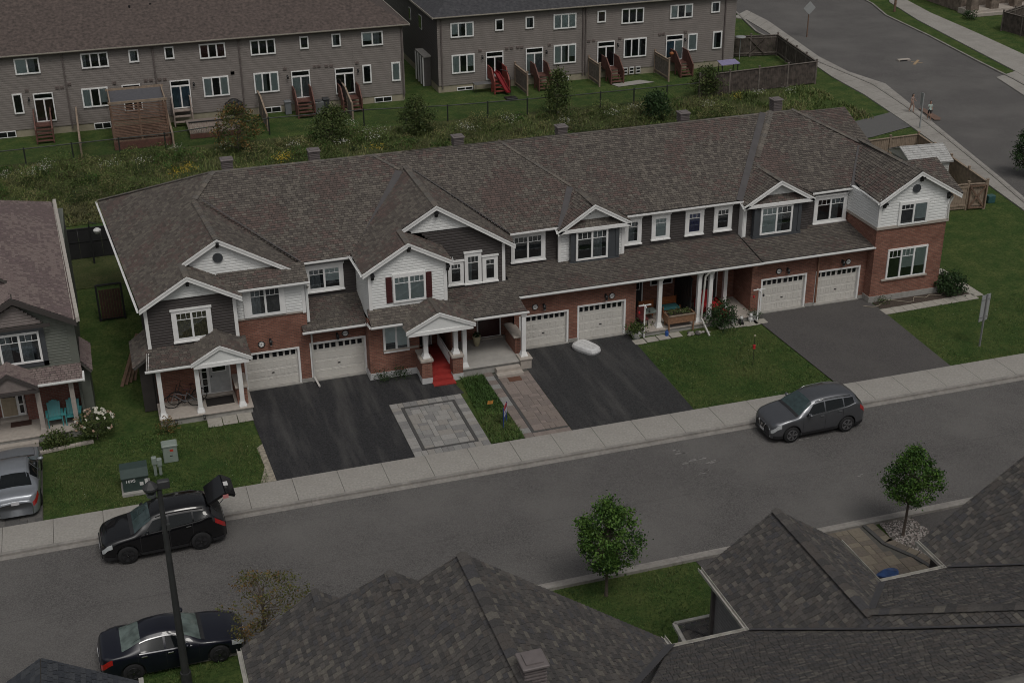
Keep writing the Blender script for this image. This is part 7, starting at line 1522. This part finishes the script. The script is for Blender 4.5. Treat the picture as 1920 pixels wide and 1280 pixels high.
for nm, b_ in (('seat', (27.5, 28.4, .1, .8, .5, .72)), ('backrest', (27.45, 28.3, .8, 1.0, .55, 1.35)), ('armrest', (27.3, 27.48, .05, .95, .5, .95)), ('armrest', (28.4, 28.56, .05, .95, .5, .85)), ('footrest', (28.1, 28.7, -.35, .0, .3, .6))): mb = MB(); mb.bbox(*b_, rc, b=.06); mb.build(nm, t)
for x, y in ((27.5, .1), (28.4, .1), (27.5, .9), (28.4, .9)): mb = MB(); mb.box(x-.03, x+.03, y-.03, y+.03, .24, .52, black_m); mb.build('leg', t)
pl = thing('planter_box', 'raised wooden planter box full of herbs between the shared porch columns', 'planter', (25.9, -.35, .24)); pw = M('planter_cedar', (.24, .13, .075), rough=.8, var=.2, scale=10)
for i in range(3): mb = MB(); mb.box(25.25, 26.6, -.66, -.63, .5+i*.13, .62+i*.13, pw); mb.build('plank', pl); mb = MB(); mb.box(25.25, 26.6, -.12, -.09, .5+i*.13, .62+i*.13, pw); mb.build('plank', pl)
mb = MB(); mb.box(25.22, 26.63, -.69, -.6, .88, .92, tan_wood); mb.box(25.22, 26.63, -.15, -.06, .88, .92, tan_wood); mb.box(25.2, 25.25, -.69, -.06, .5, .92, pw); mb.box(26.6, 26.65, -.69, -.06, .5, .92, pw); mb.box(25.3, 26.55, -.6, -.15, .6, .84, M('soil', (.04, .03, .022))); mb.build('rim', pl)
for x in (25.28, 26.57):
    for y in (-.62, -.12): mb = MB(); mb.box(x-.03, x+.03, y-.03, y+.03, .0 if y < -.5 else .24, .5, pw); mb.build('leg', pl)
mb = MB()
for i in range(260): leaf(mb, Vector((R.uniform(25.3, 26.5), R.uniform(-.6, -.15), .95+abs(R.gauss(0, .08)))), .09, R.choice(ls))
mb.build('herbs', pl, kind='stuff')
mb = MB(); mb.bbox(24.98, 25.14, -.95, -.8, 0, .28, M('blue_plastic', (.02, .08, .3), rough=.4), b=.03); mb.tube([(25.0, -.87, .28), (25.06, -.87, .38), (25.12, -.87, .28)], .012, MATS['blue_plastic'], 6); one(mb, 'bucket', 'small blue bucket at the foot of a shared porch column', 'bucket', (25.06, -.88, 0))
# feeders and stakes
for (x, y, nm) in ((23.95, -.65, 'white crosstop hanger post in the potted grass by the fourth garage'), (30.0, -.75, 'white crosstop hanger post beside the fifth garage door')):
    t = thing('hanger_post', nm, 'garden post', (x, y, 0)); mb = MB(); mb.box(x-.03, x+.03, y-.03, y+.03, 0, 1.75, white); mb.build('post', t); mb = MB(); mb.box(x-.32, x+.32, y-.02, y+.02, 1.7, 1.75, white); mb.box(x-.02, x+.02, y-.2, y+.2, 1.66, 1.7, white); mb.build('crossbar', t)
    for dx, cc in ((-.28, rc), (.25, black_m)): mb = MB(); mb.tube([(x+dx, y, 1.7), (x+dx, y, 1.45)], .004, black_m, 4); mb.lathe((x+dx, y, 1.3), [(.02, 0), (.05, .03), (.05, .1), (.02, .15)], cc, 8); mb.build('hanging_ornament', t)
t = thing('bird_feeder', 'thin garden stake with red feeder and ball on the wide lawn', 'bird feeder', (27.6, -5.0, 0)); mb = MB(); mb.tube([(27.6, -5.0, 0), (27.6, -5.0, 1.5)], .012, black_m, 5); mb.build('stake', t); mb = MB(); mb.lathe((27.6, -5, .85), [(.03, 0), (.07, .02), (.05, .16), (.08, .18), (.02, .22)], rc, 10); mb.sphere((27.6, -5, 1.52), .055, M('speckled_ball', (.3, .28, .2), var=.4, scale=40), 8, 6); mb.build('feeder', t)
# stone border and ornaments
rk = MB(); rm_ = M('pale_rock', (.3, .28, .25), rough=.9, var=.25, scale=9)
t = thing('rock_border', 'little cluster of pale rocks at the base of the middle porch columns', 'rocks', (26.6, -1.0, 0))
for i in range(16): mb = MB(); r = R.uniform(.06, .13); mb.sphere((26.0+R.uniform(0, 1.2), -1.0+R.uniform(-.2, .2), r*.4), (r*1.3, r, r*.7), rm_ if R.random() < .7 else M('dark_rock', (.08, .075, .07)), 6, 4); mb.build('rock', t)
def figurine(x, y, label, mats):
    t = thing('garden_figurine', label, 'figurine', (x, y, 0)); mb = MB(); mb.sphere((x, y, .17), (.12, .16, .16), mats[0], 9, 7); mb.sphere((x, y-.05, .38), (.09, .09, .09), mats[1], 8, 6); mb.box(x-.09, x-.05, y-.16, y-.1, 0, .16, mats[0]); mb.box(x+.05, x+.09, y-.16, y-.1, 0, .16, mats[0]); mb.prism([(x-.08, y-.03, .43), (x-.03, y-.03, .45), (x-.07, y-.03, .52)], (0, .02, 0), mats[1]); mb.prism([(x+.03, y-.03, .45), (x+.08, y-.03, .43), (x+.07, y-.03, .52)], (0, .02, 0), mats[1]); mb.build('body', t)
figurine(28.75, -.6, 'white and black animal figurine at the right porch column foot', (white_soft, black_m)); figurine(29.05, -.85, 'squat dark and white animal figurine beside the slabs', (black_m, white_soft)); figurine(29.65, -.7, 'pale figurine beside the pot near the fifth garage', (white_soft, white_soft))
t = tree('potted_shrub', 'bluish potted plant between figurine and hanger post by the fifth garage', 'plant', (29.95, -.55, .2), .4, .25, (.02, .35), ld_, 18, 16, .07, .015, seed=33, limbs=False); mb = MB(); mb.lathe((29.95, -.55, 0), [(.12, 0), (.17, .2), (.18, .24)], white_soft, 12); mb.build('pot', t)
# garden hose and low plants in the end bed
hm = M('beige_hose', (.3, .26, .2), rough=.6); mb = MB(); mb.tube([Vector((35.9+i*.18, -.95-.25*math.sin(i*.55)-.006*i, .05)) for i in range(16)]+[Vector((38.8+i*.15, -.95+.12*math.sin(i*1.1), .05)) for i in range(14)], .018, hm, 6); one(mb, 'garden_hose', 'beige garden hose trailing from the sixth garage along the planting bed', 'hose', (36, -1, 0))
tree('garden_bush', 'tiny light plant in the left end of the planting bed', 'plant', (37.0, -.95, 0), .3, .3, (.02, .3), ls, 18, 14, .07, .015, seed=34, limbs=False)
t = thing('garden_edging', 'short curved edging of pale blocks round the left garden bed', 'edging', (-3, -3, 0))
for i in range(9): mb = MB(); mb.bbox(-.12, .12, -.08, .08, 0, .12, stone, b=.015, T=Matrix.Translation((-3.95+i*.24, -2.75+.03*i, 0)) @ Matrix.Rotation(.1, 4, 'Z')); mb.build('block', t)
t = thing('leaning_boards', 'old boards leaning on the side of the first townhouse', 'boards', (.2, 2.5, 0))
for i in range(4): mb = MB(); mb.beam((-.5+i*.2, 2.3+i*.15, 0), (.5+.05*i, 2.8+i*.1, 2.3-i*.1), .14, .03, brown_wood, up=(0, 1, 0)); mb.build('board', t)
# ================================================================== back garden things
def ac(x, y, label):
    t = thing('air_conditioner', label, 'air conditioner', (x, y, 0)); mb = MB(); am = M('ac_grey', (.12, .125, .125), rough=.6); mb.bbox(x-.38, x+.38, y-.38, y+.38, .1, .85, am, b=.05); mb.box(x-.42, x+.42, y-.42, y+.42, 0, .1, found); mb.build('casing', t); mb = MB(); mb.lathe((x, y, .85), [(.32, 0), (.32, .04), (.28, .04)], black_m, 18)
    for i in range(-3, 4): mb.box(x-.28, x+.28, y+i*.08-.012, y+i*.08+.012, .89, .9, am)
    mb.build('fan_grille', t)
p = G(118, 238); ac(p.x, p.y+.2, 'round cornered air conditioner beside the first garden stair'); p = G(598, 210); ac(p.x, p.y, 'air conditioner beside the red stair near the dark bins'); p = G(640, 215, 0)
pg = thing('slatted_pergola', 'slatted wooden privacy pergola with grey canopy on a raised brown deck', 'pergola', (3, 40, 0))
X0, X1, Yf, Yb = 1.15, 4.8, 38.4, 42.0
mb = MB(); mb.box(X0-.1, X1+.1, Yf-.1, Yb, .55, .62, brown_wood); mb.box(X0-.1, X1+.1, Yf-.12, Yf-.1, 0, .55, red_wood); mb.build('deck', pg)
for x in (X0, (X0+X1)/2, X1):
    mb = MB(); mb.box(x-.06, x+.06, Yf-.06, Yf+.06, 0, 3.2, brown_wood); mb.build('post', pg)
for x in (X0, X1): mb = MB(); mb.box(x-.06, x+.06, Yb-.06, Yb+.06, 0, 3.2, brown_wood); mb.build('post', pg); mb = MB(); mb.beam((x, Yf-.1, 3.25), (x, Yb+.1, 3.25), .08, .16, tan_wood); mb.build('beam', pg)
for y in (Yf, Yb): mb = MB(); mb.beam((X0-.15, y, 3.26), (X1+.15, y, 3.26), .08, .16, tan_wood); mb.build('beam', pg)
for i in range(22): mb = MB(); z = .75+i*.108; mb.box(X0+.06, X1-.06, Yf-.05, Yf-.02, z, z+R.uniform(.05, .065), M('slat_wood', (.17, .1, .07), rough=.8, var=.35, scale=5)); mb.build('slat', pg)
mb = MB()
for i in range(7):
    y0 = Yf+.1+i*.5; y1 = y0+.5; z0 = 3.2-.1*math.sin(i/7*3.1); z1 = 3.2-.1*math.sin((i+1)/7*3.1); mb.quad((X0+.05, y0, z0), (X1-.05, y0, z0), (X1-.05, y1, z1), (X0+.05, y1, z1), M('grey_canopy', (.09, .09, .1), rough=.9))
mb.build('canopy', pg)
dk = thing('garden_deck', 'low brown deck with pale spindle railing and steps below the blue curtained door', 'deck', (7.5, 40, 0))
a, b = G(355, 262), G(440, 250); X0, X1, Yf = a.x+.1, b.x+.4, 39.2
mb = MB(); mb.box(X0, X1, Yf, 42.6, .35, .42, pink[0]); mb.box(X0, X1, Yf-.02, Yf, 0, .35, red_wood); mb.build('deck_floor', dk)
for i in range(30): x = X0+.05+i*(X1-X0-.1)/29; mb = MB(); mb.box(x-.04, x+.04, Yf+.0, Yf+.04, .42, 1.15, M('pale_spindle', (.36, .29, .25), rough=.8)); mb.build('spindle', dk)
mb = MB(); mb.box(X0-.02, X1+.02, Yf-.04, Yf+.1, 1.15, 1.21, black_m); mb.build('rail', dk)
p = F(323, 203, YL); q = F(357, 200, YL); stairs(dk, p.x, q.x, YL-.05, .95, 2, M('pale_stair', (.28, .23, .2), rough=.8), run=.35, deep=.6)
t = thing('covered_barbecue', 'barbecue under a rumpled black cover on the low deck', 'barbecue', (*G(440, 212, .4)[:2], .42)); bx, by = t.location.x, t.location.y; mb = MB(); cvm = M('black_cover', (.014, .013, .013), rough=.6, var=.3, scale=3, bump=.8, bscale=5)
mb.bbox(bx-.65, bx+.65, by-.3, by+.3, .42, 1.25, cvm, b=.12); mb.sphere((bx, by, 1.2), (.45, .3, .3), cvm, 12, 8); mb.build('cover', t, smooth=True)
def bin_(px, py, label, m): p = G(px, py); mb = MB(); mb.prism([(p.x-.22, p.y-.25, 0), (p.x+.22, p.y-.25, 0), (p.x+.22, p.y+.25, 0), (p.x-.22, p.y+.25, 0)], (0, 0, .9), m); mb.bbox(p.x-.26, p.x+.26, p.y-.3, p.y+.28, .9, .98, m, b=.03); one(mb, 'wheeled_bin', label, 'bin', (p.x, p.y, 0))
bin_(541, 213, 'grey lidded bin left of the middle red stair', M('bin_grey', (.15, .16, .17), rough=.6)); bin_(612, 208, 'dark bin beside the air conditioner near the middle red stair', M('bin_dark', (.04, .042, .045), rough=.6))
sl_ = thing('slide', 'bright red plastic slide beside the red garden stair', 'slide', (*G(952, 178)[:2], 0)); sx, sy = sl_.location.x, sl_.location.y; mb = MB(); rp = M('red_plastic', (.2, .018, .022), rough=.35)
pts = [Vector((sx-.5, sy+2.0, 1.35)), Vector((sx-.35, sy+1.5, 1.3)), Vector((sx-.15, sy+.8, .7)), Vector((sx, sy+.2, .25)), Vector((sx+.05, sy-.1, .2))]
for i in range(4):
    a, b = pts[i], pts[i+1]; mb.beam(a, b, .32, .04, rp)
    for s_ in (-.16, .16): mb.beam(a+Vector((s_, 0, .08)), b+Vector((s_, 0, .08)), .05, .16, rp)
mb.build('chute', sl_)
t = thing('umbrella_stand', 'dark offset umbrella frame on a square base by the slide', 'umbrella', (*G(958, 185)[:2], 0)); ux, uy = t.location.x, t.location.y; mb = MB(); mb.bbox(ux-.45, ux+.45, uy-.35, uy+.35, 0, .1, black_m, b=.02); mb.build('base', t); mb = MB(); mb.tube([(ux, uy, .1), (ux, uy, 1.6), (ux-.2, uy+.2, 2.1), (ux-.7, uy+.5, 2.2)], .03, black_m, 7); mb.build('pole', t)
t = thing('patio_table', 'long grey patio table on the grass below the charcoal roofed row', 'table', (*G(907, 172)[:2], 0)); tx, ty = t.location.x, t.location.y; mb = MB(); mb.bbox(tx-.8, tx+.8, ty-.4, ty+.4, .68, .72, M('grey_table', (.13, .13, .13), rough=.5), b=.01); mb.build('tabletop', t)
for sx_ in (-.72, .72):
    for sy_ in (-.32, .32): mb = MB(); mb.box(tx+sx_-.02, tx+sx_+.02, ty+sy_-.02, ty+sy_+.02, 0, .68, black_m); mb.build('leg', t)
mb = MB(); p = G(903, 160); mb.prism([(p.x-.3, p.y, .2), (p.x+.3, p.y, .2), (p.x+.3, p.y+.35, 1.1), (p.x-.3, p.y+.35, 1.1)], (0, .08, 0), white_soft); one(mb, 'folded_lounger', 'pale folded lounger leaning on the red garden stair', 'lounger', (p.x, p.y, 0))
g = MB(); P = [G(1146, 158, .02), G(1200, 150, .02), G(1228, 154, .02), G(1160, 163, .02)]; g.poly(P, conc); struct(g, 'patio_slab')
for k in range(3): mb = MB(); p = F(1172+k*12, 133-k, YR-.2); mb.box(p.x-.2, p.x+.2, YR-.25, YR-.2, .1, .7, white_soft); mb.box(p.x-.15, p.x+.15, YR-.26, YR-.2505, .2, .35, dark_glass); mb.box(p.x-.15, p.x+.15, YR-.26, YR-.2505, .45, .6, dark_glass); one(mb, 'window_well_guard', ('left', 'middle', 'right')[k]+' of three white guards at the basement window above the concrete patio', 'guard', (p.x, YR-.2, 0), 'white window guards')
t = thing('covered_table', 'garden table under a lilac cover inside the dark weathered fence', 'table', (*G(1366, 117, 1.0)[:2], 0)); px_, py_ = t.location.x, t.location.y; li = M('lilac_plastic', (.24, .22, .36), rough=.5)
mb = MB(); mb.prism([(px_-.85, py_-.5, .9), (px_+.85, py_-.4, .9), (px_+.8, py_+.5, 1.05), (px_-.8, py_+.45, 1.05)], (0, 0, .05), li); mb.build('cover', t)
for a, b in ((-.7, -.35), (.7, -.3), (.65, .4), (-.65, .4)): mb = MB(); mb.box(px_+a-.03, px_+a+.03, py_+b-.03, py_+b+.03, 0, .92, black_m); mb.build('leg', t)
t = thing('patio_heater', 'patio heater with a round pale hood inside the dark weathered fence', 'heater', (*G(1386, 112)[:2], 0)); hx, hy = t.location.x, t.location.y; mb = MB(); mb.tube([(hx, hy, 0), (hx, hy, 1.9)], .03, sign_back, 8); mb.build('stem', t); mb = MB(); mb.lathe((hx, hy, 1.9), [(.1, .12), (.42, .05), (.44, 0), (.42, 0)], sign_back, 20); mb.build('hood', t)
mb = MB(); p = G(1265, 99, 1.9); mb.sphere((p.x, YR-1.0, 1.7), (.17, .17, .14), M('pumpkin_orange', (.3, .1, .03), rough=.6), 10, 8); mb.tube([(p.x, YR-1.0, 1.83), (p.x+.02, YR-1.0, 1.9)], .02, brown_wood, 5); one(mb, 'pumpkin', 'orange pumpkin on the post of the last garden stair', 'pumpkin', (p.x, YR-1.0, 1.7))
mb = MB(); P = [Vector((51.2, 10.4, .0))]; mb.bbox(51.0, 51.7, 12.4, 13.0, 0, .8, white_soft, b=.03); mb.box(50.98, 51.72, 12.38, 13.02, .8, .85, sign_back); one(mb, 'utility_box', 'white utility box outside the tan fence by the pavement grass', 'utility box', (51.3, 12.7, 0))
mb = MB(); mb.bbox(51.0, 51.5, 9.8, 10.2, 0, .45, M('teal_enamel', (.03, .09, .09), rough=.5), b=.03); one(mb, 'utility_box', 'teal utility box behind the corner of the tan fence', 'utility box', (51.3, 9.9, 0))
# corner house with stone porch at the upper right, and its fence
ch = thing('stone_porch_house', 'corner of a brown stone porch house at the very top right', 'house', (83, 55, 0)); stp = M('brown_rubble_stone', (.17, .135, .11), rough=.9, var=.4, scale=3, bump=.6, bscale=6)
mb = MB(); mb.box(80.5, 96, 55.5, 66, 0, 6, stp); mb.build('wall', ch); mb = MB(); mb.box(80.2, 90, 53.6, 55.5, 0, .5, stone); mb.box(79.9, 90, 53.2, 53.6, 0, .28, stone); mb.build('porch_floor', ch)
for x in (80.8, 83.0, 85.6, 88): mb = MB(); mb.bbox(x-.45, x+.45, 53.7, 54.6, .5, 2.2, stp, b=.05); mb.build('porch_pier', ch)
tree('garden_bush', 'small dark rounded bush before the stone porch house', 'bush', (79.6, 52.6, 0), .8, .6, (.05, .8), ld_, 40, 18, .12, .03, seed=41, limbs=False)
fA, fB, fC = G(1877, 58), G(1925, 84), G(1960, 30); board_fence('garden_fence', 'weathered board fence cut by the top right corner beside the stone porch house', [(fC.x, fC.y, 0), (fA.x, fA.y, 0), (fB.x+2, fB.y-2, 0)], 1.8, dark_board, grey_wood)
mb = MB(); p = G(1691, 113); mb.box(p.x-.5, p.x+.6, p.y-.35, p.y+.05, 0, .12, stone); mb.box(p.x-.4, p.x+.3, p.y-.36, p.y-.3505, .0, .09, black_m); one(mb, 'storm_drain', 'kerb storm drain on the boulevard side of the curved street', 'drain', (p.x, p.y, 0))
t = thing('folded_kiddie_pool', 'blue plastic sheet folded on the stone patio against the near gutter', 'plastic sheet', (24.3, -21.6, .05)); mb = MB(); bs = M('blue_sheet', (.02, .05, .14), rough=.5, var=.4, scale=5)
pc = G(1665, 1079, .05); ring = []
for i in range(16): a = 2*math.pi*i/16; ring.append((pc.x+.42*math.cos(a)*(1+.1*math.sin(3*a)), pc.y+.28*math.sin(a), .05+.05*math.sin(2*a)+.05))
mb.prism(ring, (0, 0, .05), bs); mb.build('sheet', t)
# ================================================================== two people walking
skin = M('skin', (.36, .22, .16), rough=.6); hair = M('black_hair', (.012, .01, .01), rough=.7)
def person(label, base_, rz, h, shirt, shorts, arms, stride=.16, skirt=False):
    t = thing('person', label, 'person', base_); s = h/1.7
    V = [Vector(v)*s for v in ((0, 0, .93), (0, 0, 1.1), (0, 0, 1.32), (0, 0, 1.43), (0, -.01, 1.53),
                              (.085, 0, .88), (.09, -stride, .5), (.09, -stride*.6, .09), (.09, -stride*.6-.12, .04), (-.085, 0, .88), (-.09, stride*.6, .5), (-.09, stride*1.5, .12), (-.09, stride*1.4-.1, .05),
                              (.17, 0, 1.36), (.2, *arms[0][0]), (.19, *arms[0][1]), (-.17, 0, 1.36), (-.2, *arms[1][0]), (-.19, *arms[1][1]))]
    rad = [.12, .11, .115, .055, .05, .09, .055, .038, .03, .09, .055, .038, .03, .055, .038, .028, .055, .038, .028]
    E = [(0, 1), (1, 2), (2, 3), (3, 4), (0, 5), (5, 6), (6, 7), (7, 8), (0, 9), (9, 10), (10, 11), (11, 12), (2, 13), (13, 14), (14, 15), (2, 16), (16, 17), (17, 18)]
    nb_ = len(V)
    for w_, sg in ((15, 1), (18, -1)):      # five fingers on each hand
        d = (V[w_]-V[w_-1]).normalized(); side = d.cross(Vector((1, 0, 0))).normalized()
        palm = len(V); V.append(V[w_]+d*.05*s); rad.append(.026); E.append((w_, palm))
        for k, (o, l) in enumerate(((-.024, .06), (-.008, .07), (.008, .068), (.024, .055))): V.append(V[palm]+side*o*s+d*l*s+Vector((-.01*sg, 0, 0))); rad.append(.009); E.append((palm, len(V)-1))
        V.append(V[w_]+side*-.035*s+d*.045*s); rad.append(.01); E.append((w_, len(V)-1))
    me = bpy.data.meshes.new('body'); me.from_pydata([tuple(v) for v in V], E, []); o = bpy.data.objects.new('body', me); COL.objects.link(o)
    md = o.modifiers.new('skin', 'SKIN'); 
    for i, sv in enumerate(me.skin_vertices[0].data): sv.radius = (rad[i]*s, rad[i]*s*(.8 if i < 3 else 1)); sv.use_root = i == 0
    md2 = o.modifiers.new('sub', 'SUBSURF'); md2.levels = 1; md2.render_levels = 1
    dgp = bpy.context.evaluated_depsgraph_get(); me2 = bpy.data.meshes.new_from_object(o.evaluated_get(dgp)); o.modifiers.clear(); o.data = me2; me2.materials.clear(); me2.materials.append(skin); me2.materials.append(shirt); me2.materials.append(shorts); me2.materials.append(black_m)
    for pgn in me2.polygons:
        c = pgn.center/s; pgn.use_smooth = True
        pgn.material_index = 3 if c.z < .09 else (2 if .62 < c.z < .96 and abs(c.x) < .2 and abs(c.y) < .2 else (1 if .96 <= c.z < 1.42 and (abs(c.x) < .17 or c.z > 1.22) else 0))
    o.parent = t; t.rotation_euler = (0, 0, rz)
    mb = MB(); mb.sphere((0, -.015*s, 1.6*s), (.075*s, .09*s, .11*s), skin, 12, 9); mb.add([Vector(v)*s for v in ((0, -.125, 1.6), (-.015, -.1, 1.57), (.015, -.1, 1.57), (0, -.1, 1.62))], [(0, 1, 2), (0, 2, 3), (0, 3, 1)], skin)
    for sg in (-1, 1): mb.sphere((.03*sg*s, -.095*s, 1.615*s), .01*s, black_m, 6, 4); mb.sphere((.078*sg*s, 0, 1.59*s), (.01*s, .02*s, .03*s), skin, 6, 4)
    mb.box(-.02*s, .02*s, -.104*s, -.095*s, 1.55*s, 1.556*s, M('lips', (.25, .08, .07)))
    def add(mb_, nm): q = bpy.data.objects.new(nm, mb_.mesh(nm, (0, 0, 0), True)); COL.objects.link(q); q.parent = t
    add(mb, 'head'); mb = MB(); mb.sphere((0, .015*s, 1.64*s), (.085*s, .095*s, .095*s), hair, 12, 8); mb.sphere((0, .07*s, 1.52*s), (.06*s, .04*s, .13*s), hair, 8, 6); add(mb, 'hair')
    return t
person('girl in beige top and shorts walking left of the thin sign post', (57.3, 27.9, .055), math.radians(10), 1.38, M('beige_top', (.3, .22, .19)), M('beige_shorts', (.25, .17, .14)), (((-.05, 1.12), (-.2, 1.1)), ((-.05, 1.12), (-.2, 1.1))))
person('girl in mint shirt and black shorts walking right of the thin sign post', (57.35, 25.75, .055), math.radians(-20), 1.42, M('mint_shirt', (.42, .5, .46)), M('black_shorts', (.015, .015, .016)), (((.03, 1.1), (-.08, .9)), ((-.08, 1.15), (-.16, 1.3))))
